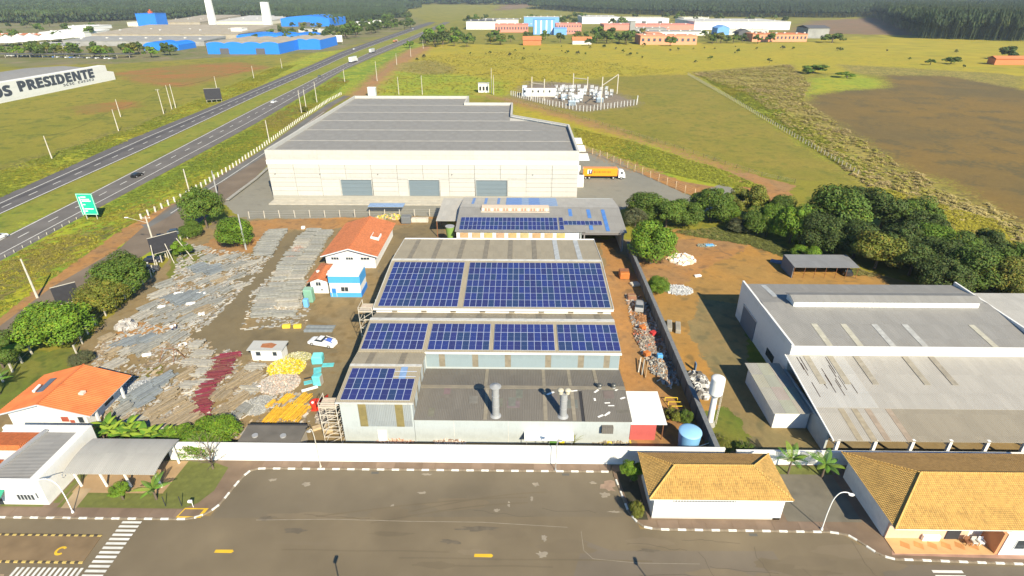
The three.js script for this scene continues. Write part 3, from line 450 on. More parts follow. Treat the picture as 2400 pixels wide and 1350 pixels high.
// plinth stain line, awning and vent on the white workshop wall
A(low, 'wall_vent', merge([bx(11.9, 13.5, 2.5, 3.6, -63.0, -62.4)]), mRoofDark);
for (const [x, y1, zt, lab] of [[-3.22, 9.75, -63.9, 'tall steel flue with capped top on the left of the dark roof'], [6.4, 8.9, -63.9, 'shorter steel flue with twin dusty cowls on the dark roof']]) {
  const f = thing('roof_flue', lab, 'flue', [x, 4.42, zt]); const hgt = y1 - 4.42, mF = mat([0.36, 0.365, 0.37], { map: stain, rough: 0.55, metal: 0.15 });
  P(f, 'pipe', cyl(0.53, 0.51, hgt - 0.5, 24), mF); P(f, 'collar', cyl(0.85, 0.55, 0.22, 24), mF); for (const k of [0.33, 0.66]) P(f, 'band', cyl(0.55, 0.55, 0.09, 24, 0, hgt * k, 0), mSteel);
  if (x < 0) { P(f, 'cap', merge([cyl(0.53, 0.72, 0.25, 24, 0, hgt - 0.5, 0), cyl(0.82, 0.82, 0.08, 24, 0, hgt - 0.25, 0), cyl(0.82, 0.1, 0.32, 24, 0, hgt - 0.17, 0)]), mF); }
  else for (const s of [-0.5, 0.5]) P(f, 'cowl', merge([cyl(0.3, 0.34, 0.5, 16, s, hgt - 0.5, 0), new THREE.SphereGeometry(0.46, 14, 8).scale(1, 0.6, 1).translate(s, hgt + 0.08, 0)]), mat([0.60, 0.55, 0.42], { map: grainFine }));
}
for (const [px, py] of [[1405, 908], [1438, 908]]) { const [x, z] = g(px, py, 5.2); const v = thing('roof_ventilator', px < 1420 ? 'left of two small dark turbine ventilators on workshop ridge' : 'right of two small dark turbine ventilators on workshop ridge', 'ventilator', [x, 5.06, z]); P(v, 'neck', cyl(0.3, 0.3, 0.3, 14), mSteel); P(v, 'turbine', new THREE.SphereGeometry(0.42, 14, 10).scale(1, 0.85, 1).translate(0, 0.55, 0), mat([0.13, 0.13, 0.12], { rough: 0.4, metal: 0.5 })); }

// ---------------------------------------------------------------- solar arrays: each panel is its own piece
const PW = 1.085, PH = 2.27;
const panelMats = [0, 1, 2, 3, 4].map(i => { const r = rng(i + 40); const m = new THREE.MeshPhysicalMaterial({ color: new THREE.Color().setRGB(0.022 + 0.012 * r(), 0.036 + 0.020 * r(), 0.130 + 0.06 * r()), roughness: 0.25, clearcoat: 0.6, clearcoatRoughness: 0.06, side: THREE.DoubleSide }); return m; });
const mAlu = mat([0.44, 0.50, 0.66], { rough: 0.4 });
const pFrame = box(PW - 0.02, 0.035, PH - 0.025, 0, 0.0175, 0), pGlass = merge([box(PW - 0.082, 0.03, PH / 2 - 0.048, 0, 0.026, PH / 4 - 0.017), box(PW - 0.082, 0.03, PH / 2 - 0.048, 0, 0.026, -PH / 4 + 0.017)]);
function solar(label, x0, z0, y0, slope, cols, rows, skip) {   // x0 left edge, z0/y0 front edge on the roof, slope rise per metre going back
  const o = thing('solar_array', label, 'solar array', [x0, y0, z0]); const a = Math.atan(slope), r = rng(Math.round(x0 * 7 + z0));
  const rails = []; const put = (q, x, d, up) => q.rotateX(a).translate(x, Math.sin(a) * d + Math.cos(a) * up, -Math.cos(a) * d + Math.sin(a) * up);
  for (let j = 0; j < rows; j++) for (const k of [0.25, 0.75]) rails.push(put(box(cols * PW, 0.05, 0.05), cols * PW / 2, (j + k) * PH, 0.05));
  const big = []; for (let j = 0; j < rows; j++) { const c = [...Array(cols).keys()].filter(i => !(skip && skip(i, j))); big.push(c); }
  P(o, 'mounting_rail', merge(rails), mAlu);
  big.forEach((c, j) => c.forEach(i => { const p = P(o, 'solar_panel', pFrame, mAlu), up = 0.085 + r() * 0.004; p.rotation.x = a; const d = (j + 0.5) * PH; p.position.set((i + 0.5) * PW, Math.sin(a) * d + up, -Math.cos(a) * d); const gl = new THREE.Mesh(pGlass, panelMats[r() * 5 | 0]); gl.name = 'cells'; gl.castShadow = gl.receiveShadow = true; p.add(gl); }));
  return o;
}
solar('thirteen panel wide solar array on the left of the large hall roof', -25.0, -87.5, 8.92, 0.0823, 13, 7);
solar('biggest solar array, twenty five panels wide, right on the large hall', -10.0 + 0.15, -87.5, 8.92, 0.0823, 24, 7);
[['leftmost of four solar arrays on the middle hall roof', -25.0], ['second from left of four solar arrays on the middle hall', -14.45], ['third from left of four solar arrays on the middle hall', -4.0], ['rightmost of four solar arrays on the middle hall roof', 6.35]].forEach(([l, x]) => solar(l, x, -75.1, 8.04, 0.108, 9, 3));
solar('small stepped solar array on the tall front block roof', -24.9, -62.9, 7.66, 0.081, 9, 3, (i, j) => j === 2 && i > 5);

// ---------------------------------------------------------------- old shed behind with the rear solar array
const back = thing('old_shed', 'old grey roofed shed with orange louvred front behind the solar hall', 'shed', [-2, 0, -142]);
A(back, 'wall', exX([[-133.4, 0], [-133.4, 5.2], [-147.0, 6.7], [-158.6, 5.4], [-158.6, 0]], -15.9, 15.2), mWhite);
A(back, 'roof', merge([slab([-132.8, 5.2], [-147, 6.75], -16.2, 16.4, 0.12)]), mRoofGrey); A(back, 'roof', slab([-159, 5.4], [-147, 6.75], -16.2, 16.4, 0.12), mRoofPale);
{ // louvre panels along the front wall
  for (let i = 0; i < 9; i++) { const x = -15.0 + i * 3.05; A(back, 'louvre_panel', bx(x, x + 2.1, 3.4, 4.7, -133.4, -133.3), mat([0.55, 0.36 + 0.05 * (i % 3), 0.19 + 0.04 * (i % 2)], { map: grainFine })); }
  for (const [x, m] of [[-8.6, mRoofGrey], [-5.6, mDark], [-2.6, mRoofGrey]]) A(back, 'window', bx(x, x + 2.8, 2.2, 2.8, -133.4, -133.3), m);
  const mon = A(back, 'monitor', merge([bx(-10.2, 7.9, 6.3, 7.3, -147.4, -144.6)]), mat([0.70, 0.55, 0.42], { map: stain })); const X = back.position;
  for (let i = 0; i < 22; i++) P(mon, 'slat', bx(-10.0 + i * 0.81, -9.6 + i * 0.81, 6.5, 7.25, -144.62, -144.45).translate(-X.x, 0, -X.z), i % 3 ? mat([0.40, 0.22, 0.16]) : mat([0.75, 0.70, 0.62]));
  P(mon, 'ledge', bx(-10.3, 8.0, 6.2, 6.55, -144.6, -143.6).translate(-X.x, 0, -X.z), mat([0.78, 0.66, 0.48], { map: stain }));
  for (const [a, b, m] of [[-3.1, 0.5, mBlueSheet], [0.5, 2.1, mBluePale], [2.1, 4.6, mBlueSheet], [4.6, 8.6, mBluePale]]) A(back, 'blue_sheet', slab([-158.6, 5.58], [-148.2, 6.75], a * 1.22, b * 1.22, 0.03), m);
  for (const x of [-13.4, -9.9, -6.3]) A(back, 'blue_sheet', slab([-158.0, 5.63], [-150.5, 6.5], x, x + 0.75, 0.03), mBlueSheet);
}
solar('rear solar array, twenty three panels wide, on the old shed roof', -15.2, -133.4, 5.45, 0.114, 23, 3);
solar('three panel column of solar panels beside the rear array', 10.2, -133.6, 5.45, 0.114, 1, 3);
solar('single row of nine solar panels on the open shed roof', 11.4, -136.2, 5.75, 0.114, 9, 1);
const open = thing('open_shed', 'grey roofed open shed with a dark mouth and blue roof sheets', 'shed', [21, 0, -142]);
A(open, 'wall', merge([bx(15.3, 26.2, 0, 5.6, -158.4, -158.1), bx(25.9, 26.2, 0, 5.0, -158.1, -133.0), bx(15.3, 15.6, 0, 5.0, -158.1, -132.9)]), mWhiteOld);
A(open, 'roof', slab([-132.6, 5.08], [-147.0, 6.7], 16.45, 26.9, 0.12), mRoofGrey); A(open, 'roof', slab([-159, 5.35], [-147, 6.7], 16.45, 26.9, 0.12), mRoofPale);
A(open, 'lintel', bx(15.6, 26.3, 4.55, 5.0, -133.0, -132.7), mat([0.16, 0.15, 0.15])); for (const x of [16.3, 25.8]) A(open, 'post', bx(x - 0.15, x + 0.15, 0, 4.6, -132.95, -132.65), mat([0.22, 0.21, 0.21]));
for (const [x, a, b] of [[13.2, 0.1, 0.28], [13.0, 0.62, 0.92], [17.7, 0.1, 0.3], [17.9, 0.55, 0.9], [21.8, 0.05, 0.9]]) A(open, 'blue_sheet', slab(onLine([-132.6, 5.24], [-147, 6.86], a), onLine([-132.6, 5.24], [-147, 6.86], b), x, x + 0.95, 0.03), mBlueSheet);
const lean = thing('lean_to', 'pale tin lean to roof on the left of the old shed', 'lean to', [-19, 0, -149]);
A(lean, 'roof', slab([-141.8, 4.6], [-158.6, 5.3], -22.2, -16.25, 0.1), mRoofPale); for (const [x, z] of [[-22, -142], [-22, -150], [-22, -158], [-17, -142]]) A(lean, 'post', bx(x - 0.1, x + 0.1, 0, z === -142 ? 4.6 : z === -150 ? 4.9 : 5.25, z - 0.1, z + 0.1), mRust); A(lean, 'wall', bx(-22.1, -16, 0, 3.6, -158.5, -158.3), mConcG);
{ const d = thing('fodder_silo', 'tall green metal hopper standing beside the old shed', 'hopper', [-17.9, 0, -136.6]); P(d, 'body', cyl(0.7, 1.15, 4.6, 20, 0, 0.5, 0), mat([0.20, 0.33, 0.07], { map: stain })); P(d, 'rim', cyl(1.2, 1.2, 0.15, 20, 0, 5.1, 0), mSteel); P(d, 'base_ring', cyl(0.95, 0.8, 0.5, 20), mat([0.24, 0.45, 0.06])); }

// ---------------------------------------------------------------- large white warehouse behind
const wh = thing('warehouse', 'huge cream panelled warehouse with grey stepped roof by the highway', 'warehouse', [-30, 0, -220]);
const WP = [[-78, -172], [18, -172], [18, -212], [-3.2, -231], [-3.2, -259], [-24, -259], [-24, -277], [-78, -277]];
{
  const inset = [[-77.3, -172.7], [17.3, -172.7], [17.3, -211.7], [-3.9, -230.7], [-3.9, -258.3], [-24.7, -258.3], [-24.7, -276.3], [-77.3, -276.3]];
  A(wh, 'wall_core', exY(inset.map(p => p), 0, 14.6), mCream);
  const s = new THREE.Shape(); WP.forEach((p, i) => i ? s.lineTo(p[0], -p[1]) : s.moveTo(p[0], -p[1])); const h = new THREE.Path(); [...inset].reverse().forEach((p, i) => i ? h.lineTo(p[0], -p[1]) : h.moveTo(p[0], -p[1])); s.holes.push(h);
  A(wh, 'parapet', new THREE.ExtrudeGeometry(s, { depth: 3.0, bevelEnabled: false }).rotateX(-PI / 2).translate(0, 12.95, 0), mCream);
  // shallow roof bays stepping up and down inside the parapet
  const bays = [[-172.8, -189.5], [-189.5, -206.5], [-206.5, -223.5], [-223.5, -241], [-241, -258.2], [-258.2, -276.2]];
  bays.forEach(([a, b], i) => { const xr = i < 2 ? 17.2 : i === 2 ? 4.0 : i < 5 ? -4.0 : -24.8, m = (a + b) / 2; A(wh, 'roof_bay', merge([slab([a - 0.05, 14.75], [m, 14.81], -77.2, xr, 0.1), slab([b + 0.05, 14.75], [m, 14.81], -77.2, xr, 0.1)]), mRoofGrey); if (i) A(wh, 'roof_joint', bx(-77.2, xr, 14.84, 14.93, a - 0.07, a + 0.07), mRoofPale); });
  A(wh, 'roof_bay', exY([[4.0, -206.6], [17.1, -206.6], [17.1, -211.5], [4.0, -223.2]], 14.7, 14.85), mRoofGrey);
  // precast panels of the front: rows of long panels between upright joints
  const xs = Array.from({ length: 13 }, (_, i) => -78 + i * 8), rows = [[1.6, 3.2], [3.2, 4.6], [4.6, 6.0], [6.0, 7.4], [7.4, 8.8], [8.8, 10.2], [10.2, 11.6]], r = rng(9);
  const pm = Array.from({ length: 6 }, (_, i) => mat([0.500 + 0.007 * i, 0.483 + 0.007 * i, 0.443 + 0.007 * i], { map: stain }));
  for (let i = 0; i < 12; i++) for (const [a, b] of rows) {
    const door = (i === 3 || i === 5 || i === 7 || i === 9) && i !== 9; const lo = a, x0 = xs[i], x1 = xs[i + 1];
    const dd = [[-56.2, -46.1], [-34.9, -24.9], [-13.9, -3.7]].find(q => x1 > q[0] + 0.01 && x0 < q[1] - 0.01);
    if (dd && a < 6.9) { const yb = Math.max(a, 6.95); if (b > 6.95) A(wh, 'wall_panel', bx(x0 + 0.03, x1 - 0.03, yb, b - 0.03, -172.7, -171.95), pm[r() * 6 | 0]); const l = [x0 + 0.03, dd[0]], q = [dd[1], x1 - 0.03], yt = Math.min(b, 6.92); for (const [m, n] of [l, q]) if (n - m > 0.1) A(wh, 'wall_panel', bx(m, n, a, yt - 0.03, -172.7, -171.95), pm[r() * 6 | 0]); }
    else A(wh, 'wall_panel', bx(x0 + 0.05, x1 - 0.05, a, b - 0.07, -172.7, -171.95), pm[r() * 6 | 0]);
  }
  for (let i = 0; i < 6; i++) for (const [a, b] of [[13.0, 14.5], [14.53, 15.95]]) A(wh, 'wall_panel', bx(-78 + i * 16 + 0.03, -62 + i * 16 - 0.03, a, b, -172.04, -171.93), pm[r() * 6 | 0]);
  A(wh, 'white_band', bx(-78.05, 18.05, 11.62, 12.96, -172.7, -171.8), mWhite); A(wh, 'plinth', bx(-78, 18, 0, 1.58, -172.7, -171.9), mat([0.37, 0.35, 0.30], { map: stain }));
  A(wh, 'loading_ledge', bx(-78, 10, 0, 0.35, -171.9, -167.6), mat([0.52, 0.48, 0.40], { map: grain }));
  for (const [a, b] of [[-56.1, -46.2], [-34.8, -25.0], [-13.8, -3.8]]) { const d = A(wh, 'roller_door', bx(a + 0.15, b - 0.15, 1.6, 6.8, -172.65, -172.3), mat([0.16, 0.205, 0.235], { map: sheetT, rough: 0.5 })); P(d, 'door_frame', merge([bx(a, a + 0.15, 1.6, 6.95, -172.5, -171.9), bx(b - 0.15, b, 1.6, 6.95, -172.5, -171.9), bx(a + 0.15, b - 0.15, 6.8, 6.95, -172.5, -171.9)]).translate(30, 0, 220), mTrim); for (let k = 0; k < 12; k++) P(d, 'slat', bx(a + 0.16, b - 0.16, 1.68 + k * 0.425, 1.98 + k * 0.425, -172.3, -172.25).translate(30, 0, 220), mSlat); }
  for (const x of [-76, -62, -44, -21, 4]) A(wh, 'drain_spout', cyl(0.12, 0.12, 0.3, 8).rotateX(PI / 2).translate(x, 8.6, -171.9), mDark);
  for (const z of [-186, -198, -209]) { const c = A(wh, 'dock_canopy', slab([z + 4.6, 10.6], [z - 1.4, 11.2], 18.0, 22.4, 0.25), mWhite); P(c, 'dock_wall', bx(18.0, 21.6, 0, 4.2, z - 1.4, z - 1.1).translate(30, 0, 220), mWhite); }
  for (const [x0, z0, x1, z1] of [[18, -212, -3.2, -231]]) for (let k = 0; k < 4; k++) { const a = onLine([x0, z0], [x1, z1], k / 4 + 0.01), b = onLine([x0, z0], [x1, z1], (k + 1) / 4 - 0.01); A(wh, 'parapet_panel', bar([a[0] + 0.12, 14.4, a[1] - 0.12], [b[0] + 0.12, 14.4, b[1] - 0.12], 0.12, 3.1), mWhite); }
}
// ---------------------------------------------------------------- white and grey warehouse on the right
const rw = thing('warehouse', 'white walled warehouse with long roof monitor on the right', 'warehouse', [65, 0, -85]);
{
  A(rw, 'wall', merge([bx(44, 44.35, 0, 8, -100.6, -77.6), bx(85.3, 85.65, 0, 8, -100.6, -77.6), bx(44.35, 85.3, 0, 7.0, -100.6, -100.3)]), mWhite);
  A(rw, 'parapet', bx(43.9, 85.7, 5.9, 7.75, -77.65, -77.3), mWhite); A(rw, 'core', bx(44.3, 85.3, 0, 6.3, -100.3, -77.8), mWhiteOld);
  const f0 = [-77.8, 6.75], rg = [-91.5, 8.05], b0 = [-100.6, 7.2];
  A(rw, 'roof', merge([slab(f0, rg, 44.36, 85.3, 0.1), slab(b0, rg, 44.36, 85.3, 0.1)]), mRoofGrey);
  for (const [x, l] of [[50.9, 1], [55.9, 1], [61.2, 0], [66.4, 0], [77.8, 1]]) A(rw, 'skylight_strip', slab([-77.9, 6.88], onLine(f0, rg, 0.52).map((v, i) => i ? v + 0.12 : v), x - 0.5, x + 0.5, 0.04), l ? mat([0.50, 0.475, 0.385], { map: grainFine }) : mat([0.46, 0.46, 0.44], { map: grainFine }));
  A(rw, 'skylight_strip', slab([-99.9, 7.36], onLine(b0, rg, 0.7).map((v, i) => i ? v + 0.12 : v), 47.4, 48.4, 0.04), mStripP);
  const mo = A(rw, 'roof_monitor', exX([[-90.2, 7.6], [-90.2, 9.1], [-91.7, 9.5], [-93.2, 9.1], [-93.2, 7.6]], 49.5, 82.6), mWhite); P(mo, 'monitor_roof', merge([slab([-89.9, 9.08], [-91.7, 9.56], 49.2, 82.9, 0.08), slab([-93.5, 9.08], [-91.7, 9.56], 49.2, 82.9, 0.08)]).translate(-65, 0, 85), mRoofGrey);
  for (let i = 0; i < 26; i++) P(mo, 'monitor_panel', bx(49.7 + i * 1.262, 50.9 + i * 1.262, 7.75, 9.0, -90.2, -90.13).translate(-65, 0, 85), mTrimW);
  // lower open front
  const lf = [-60.0, 3.7], lb = [-77.3, 6.1];
  A(rw, 'roof_sheet', slab(lf, onLine(lf, lb, 0.34), 43.2, 90, 0.09), mat([0.30, 0.262, 0.20], { map: sheet, rough: 0.75 })); A(rw, 'roof_sheet', slab(onLine(lf, lb, 0.342).map((v, i) => i ? v + 0.03 : v), lb, 43.2, 90, 0.09), mat([0.40, 0.375, 0.335], { map: sheet, rough: 0.75 }));
  A(rw, 'roof_sheet', slab(onLine(lf, lb, 0.35).map((v, i) => i ? v + 0.125 : v), lb.map((v, i) => i ? v + 0.095 : v), 43.2, 52.4, 0.03), mat([0.45, 0.435, 0.405], { map: sheet, rough: 0.75 }));
  A(rw, 'roof_sheet', slab(lf.map((v, i) => i ? v + 0.095 : v), onLine(lf, lb, 0.34).map((v, i) => i ? v + 0.095 : v), 43.2, 53.2, 0.03), mat([0.40, 0.372, 0.325], { map: sheet, rough: 0.75 }));
  for (const [x, m] of [[46.8, 0], [48.7, 0], [50.6, 1], [53.6, 1]]) A(rw, 'skylight_strip', slab(onLine(lf, lb, 0.0).map((v, i) => i ? v + 0.135 : v), onLine(lf, lb, 0.335).map((v, i) => i ? v + 0.135 : v), x - 0.42, x + 0.42, 0.03), mat([0.37, 0.315 - 0.02 * m, 0.225], { map: grainFine }));
  for (const [x, m] of [[46.4, 0], [50.2, 0], [54.4, 1], [62.2, 1], [66.4, 2]]) A(rw, 'skylight_strip', slab(onLine(lf, lb, 0.62).map((v, i) => i ? v + 0.165 : v), onLine(lf, lb, 0.985).map((v, i) => i ? v + 0.165 : v), x - 0.48, x + 0.48, 0.03), mat([0.385 - 0.03 * m, 0.345 - 0.028 * m, 0.27 - 0.02 * m], { map: grainFine }));
  const r = rng(4); for (let i = 0; i < 17; i++) { const x = 44.2 + r() * 7, t = 0.36 + r() * 0.45; const a = onLine(lf, lb, t), b = onLine(lf, lb, Math.min(0.97, t + 0.10 + r() * 0.15)); A(rw, 'rust_gap', slab(a.map((v, k) => k ? v + 0.158 : v), b.map((v, k) => k ? v + 0.158 : v), x, x + 0.09, 0.012), mat([0.05, 0.028, 0.018])); }
  A(rw, 'verge_trim', slab(lf.map((v, i) => i ? v + 0.02 : v), lb.map((v, i) => i ? v + 0.02 : v), 43.05, 43.2, 0.2), mTrimW);
  for (let i = 0; i < 8; i++) { const x = 44 + i * 5.1; const p = A(rw, 'post', bx(x - 0.2, x + 0.2, 0, 3.85, -60.5, -60.1), mTrimW); P(p, 'brace', bar([x, 2.7, -60.3], [x - 1.3, 3.8, -60.3], 0.14).translate(-65, 0, 85), mDark); }
  A(rw, 'side_wall', bx(43.5, 43.8, 0, 3.6, -77.3, -62.0), mWhiteOld); A(rw, 'rear_wall', bx(43.8, 90, 0, 5.8, -77.25, -76.95), mWhiteOld);
  const d = A(rw, 'side_door', bx(43.86, 44.0, 0, 4.2, -97.5, -91.0), mat([0.17, 0.19, 0.22])); P(d, 'door_frame', merge([bx(43.84, 44, 4.2, 4.4, -97.7, -90.8)]).translate(-65, 0, 85), mTrim); A(rw, 'side_window', bx(43.9, 44.02, 1.2, 2.6, -85, -82), mGlass);
}
const ann = thing('annex', 'small white annex with pale corrugated lean to roof', 'annex', [40.5, 0, -72]);
A(ann, 'wall', exX([[-66.9, 0], [-66.9, 3.1], [-78.2, 3.4], [-78.2, 0]], 38.2, 43.3), mWhite);
for (let i = 0; i < 3; i++) for (let j = 0; j < 4; j++) { const a = onLine([-66.3, 3.18], [-78.6, 3.5], j / 4), b = onLine([-66.3, 3.18], [-78.6, 3.5], (j + 1.02) / 4); A(ann, 'roof_sheet', slab(a.map((v, k) => k ? v + 0.02 * j + 0.004 * i : v), b.map((v, k) => k ? v + 0.02 * j + 0.004 * i : v), 37.6 + i * 1.9, 39.48 + i * 1.9, 0.06), mat([0.355 + 0.022 * ((i + j) % 3), 0.34 + 0.022 * ((i * 2 + j) % 3), 0.305], { map: sheet })); }
const rb = thing('low_building', 'white roofed low building at the right edge behind the warehouse', 'building', [95, 0, -88]); A(rb, 'wall', bx(86.5, 110, 0, 6, -98, -80), mWhite); A(rb, 'roof', slab([-79.6, 6.0], [-98.4, 6.6], 86.2, 110, 0.12), mRoofPale);

// ---------------------------------------------------------------- boundary walls
function wallThing(label, name, x0, x1, z0, z1, h, m, capM) { const o = thing(name, label, 'wall', [(x0 + x1) / 2, 0, (z0 + z1) / 2]); A(o, 'wall', bx(x0, x1, 0, h, z0, z1), m); A(o, 'coping', bx(x0 - 0.04, x1 + 0.04, h, h + 0.1, z0 - 0.05, z1 + 0.05), capM || m); return o; }
wallThing('long white boundary wall between the street and the works yard', 'boundary_wall', -48.6, 28.2, -59.2, -58.95, 3.05, mWhite);
wallThing('white boundary wall in front of the grey warehouse lot', 'boundary_wall', 30, 80, -59.5, -59.2, 2.4, mWhite);
const mDW = mat([0.115, 0.12, 0.125], { map: stain });
{ const o = thing('boundary_wall', 'long dark grey wall dividing the works alley from the dirt lot', 'wall', [27.5, 0, -96]); for (let i = 0; i < 24; i++) { const z0 = -59.6 - i * 3.05, z1 = z0 - 2.95; A(o, 'wall_panel', bx(27.2, 27.6, 0, 2.7, z1, z0), mDW); A(o, 'coping', bx(27.05, 27.75, 2.7, 2.86, z1, z0), mat([0.19, 0.2, 0.21], { map: grainFine })); A(o, 'pillar', bx(27.12, 27.68, 0, 2.78, z1 - 0.1, z1), mDW); } }

// ---------------------------------------------------------------- tiled houses
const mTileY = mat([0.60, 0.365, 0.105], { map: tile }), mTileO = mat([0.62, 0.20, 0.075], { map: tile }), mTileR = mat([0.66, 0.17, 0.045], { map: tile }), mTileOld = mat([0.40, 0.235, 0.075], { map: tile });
function hipRoof(o, x0, x1, z0, z1, e, r, m, mBack, n = 22) {   // z0 front eave, z1 back eave; ridge along x
  const zm = (z0 + z1) / 2, k = Math.abs(z0 - z1) / 2, a = x0 + k * 0.95, b = x1 - k * 0.95, L = o.position, f = (q, nm, mm) => P(o, nm, q.translate(-L.x, -L.y, -L.z), mm);
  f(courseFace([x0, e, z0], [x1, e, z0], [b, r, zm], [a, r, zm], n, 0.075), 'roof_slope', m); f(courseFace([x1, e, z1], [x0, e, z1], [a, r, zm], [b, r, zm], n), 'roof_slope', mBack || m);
  f(courseFace([x0, e, z1], [x0, e, z0], [a, r, zm], [a, r, zm], n), 'roof_slope', m); f(courseFace([x1, e, z0], [x1, e, z1], [b, r, zm], [b, r, zm], n), 'roof_slope', m);
  const cap = (p, q) => f(bar(p, q, 0.22, 0.12), 'ridge_tiles', m); const up = 0.09;
  cap([a, r + up, zm], [b, r + up, zm]); for (const [x, z, s] of [[x0, z0, a], [x0, z1, a], [x1, z0, b], [x1, z1, b]]) cap([x, e + up, z], [s, r + up, zm]);
  f(exY(rect(x0 + 0.05, x1 - 0.05, z0 - 0.05, z1 + 0.05), e - 0.16, e - 0.02), 'eave_board', mTrimW);
}
const y1h = thing('tiled_house', 'small white gatehouse under a yellow hipped tile roof', 'house', [24.6, 0, -53.5]);
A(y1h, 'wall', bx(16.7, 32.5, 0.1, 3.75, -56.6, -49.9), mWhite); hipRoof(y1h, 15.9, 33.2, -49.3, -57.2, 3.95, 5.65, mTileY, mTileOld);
{ const w = A(y1h, 'window', bx(19.0, 26.6, 3.05, 3.5, -49.92, -49.82), mDark); for (let i = 0; i < 22; i++) P(w, 'louvre', bx(19.1 + i * 0.345, 19.22 + i * 0.345, 3.07, 3.48, -49.84, -49.79).translate(-24.6, 0, 53.5), mFrame); }
A(y1h, 'corner_trim', bx(31.6, 32.55, 0.1, 3.74, -49.93, -49.86), mTrimW); A(y1h, 'plinth', bx(16.66, 32.54, 0.1, 0.4, -56.64, -49.86), mat([0.62, 0.56, 0.48], { map: stain }));
const y2h = thing('tiled_house', 'larger house with yellow hipped tile roof and salmon porch', 'house', [54, 0, -52]);
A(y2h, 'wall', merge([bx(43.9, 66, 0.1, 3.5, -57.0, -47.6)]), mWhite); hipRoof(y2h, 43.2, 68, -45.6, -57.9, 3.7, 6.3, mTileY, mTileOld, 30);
A(y2h, 'porch_wall', merge([bx(44.0, 53.6, 0.1, 3.5, -47.55, -47.3)]), mat([0.72, 0.48, 0.34], { map: stain })); A(y2h, 'porch_wall', bx(55.5, 55.9, 0.1, 3.5, -47.6, -45.3), mat([0.62, 0.28, 0.13], { map: stain }));
A(y2h, 'porch_pillar', bx(55.9, 60, 0.1, 3.5, -45.6, -45.2), mWhite); A(y2h, 'porch_floor', bx(44.0, 55.5, 0.1, 0.2, -47.3, -45.2), mat([0.68, 0.42, 0.19], { map: grain }));
for (let i = 0; i < 6; i++) A(y2h, 'floor_tile', exY([[45.6 + i * 1.6, -46.95], [46.4 + i * 1.6, -46.45], [46.1 + i * 1.6, -45.7], [45.2 + i * 1.6, -46.2]], 0.2, 0.206), mat([0.62, 0.29, 0.10], { map: grainFine }));
A(y2h, 'counter', bx(48.2, 50.2, 0.2, 1.0, -47.25, -46.9), mTrimW); A(y2h, 'doorway', bx(51.0, 52.6, 0.2, 2.6, -47.28, -47.22), mDark); winZ(y2h, 57.2, 59.6, 1.2, 2.6, -45.22, 2);
for (const [x, m] of [[53.2, mRust], [54.0, mCream], [54.8, mTrimW]]) { const c = thing('porch_chair', x < 53.5 ? 'reddish wicker armchair on the salmon porch' : x < 54.5 ? 'cream armchair in the middle of the salmon porch' : 'white armchair by the orange porch wall', 'chair', [x, 0.2, -46.6]); P(c, 'seat', new RoundedBoxGeometry(0.6, 0.18, 0.6, 2, 0.05).translate(0, 0.38, 0), m); P(c, 'backrest', new RoundedBoxGeometry(0.6, 0.55, 0.12, 2, 0.05).translate(0, 0.68, -0.27), m); for (const a of [-1, 1]) { P(c, 'armrest', box(0.08, 0.06, 0.5, a * 0.3, 0.58, 0), m); for (const b of [-1, 1]) P(c, 'leg', box(0.06, 0.32, 0.06, a * 0.25, 0.16, b * 0.25), m); } }

function ribRoof(o, x0, x1, z0, z1, xm, e0, e1, r, m, n, name = 'roof_slope') {   // gable roof, ridge along z at xm, rolled tile ribs running down the slopes
  const L = o.position;
  for (const [xe, e] of [[x0, e0], [x1, e1]]) {
    const Q = [], N = n * 6, amp = 0.12; const P0 = (t, z, i) => { const y = lerp(e, r, t) + amp * Math.abs(Math.sin(i / 6 * PI)); return [lerp(xe, xm, t), y, z]; };
    for (let i = 0; i < N; i++) { const za = lerp(z0, z1, i / N), zb = lerp(z0, z1, (i + 1) / N); Q.push([P0(0, za, i), P0(0, zb, i + 1), P0(1, zb, i + 1), P0(1, za, i)]); }
    P(o, name, quads(Q).translate(-L.x, -L.y, -L.z), m);
    P(o, 'roof_underside', quads([[[xe, e - 0.06, z0], [xe, e - 0.06, z1], [xm, r - 0.06, z1], [xm, r - 0.06, z0]]]).translate(-L.x, -L.y, -L.z), mTrim);
  }
  P(o, 'ridge_tiles', bar([xm, r + 0.08, z0], [xm, r + 0.08, z1], 0.26, 0.14).translate(-L.x, -L.y, -L.z), m);
}
const o1 = thing('tiled_house', 'white house with ribbed orange roof at the lower left', 'house', [-70, 0, -69.5]);
A(o1, 'wall', exZ([[-76.2, 0], [-76.2, 2.9], [-70, 4.72], [-64.6, 3.05], [-64.6, 0]], -73.8, -65.6), mWhite);
ribRoof(o1, -77.4, -63.0, -64.6, -74.8, -70.2, 2.85, 2.85, 4.95, mat([0.66, 0.185, 0.055], { map: grain }), 28);
A(o1, 'barge_board', merge([bar([-77.4, 2.78, -64.62], [-70.2, 4.88, -64.62], 0.22, 0.08), bar([-63.0, 2.78, -64.62], [-70.2, 4.88, -64.62], 0.22, 0.08)]), mat([0.45, 0.5, 0.55]));
{ const h = A(o1, 'solar_heater', bar([-72.8, 4.40, -68.4], [-73.2, 4.36, -71.8], 0.9, 0.12), mat([0.12, 0.15, 0.19], { rough: 0.3 })); P(h, 'tank', bar([-73.9, 4.3, -68.6], [-74.2, 4.25, -70.2], 0.42, 0.42, 12).translate(70, 0, 69.5), mTrimW); A(o1, 'roof_vent', box(0.7, 0.35, 0.7, -66.5, 4.1, -68.6), mat([0.72, 0.6, 0.48])); }
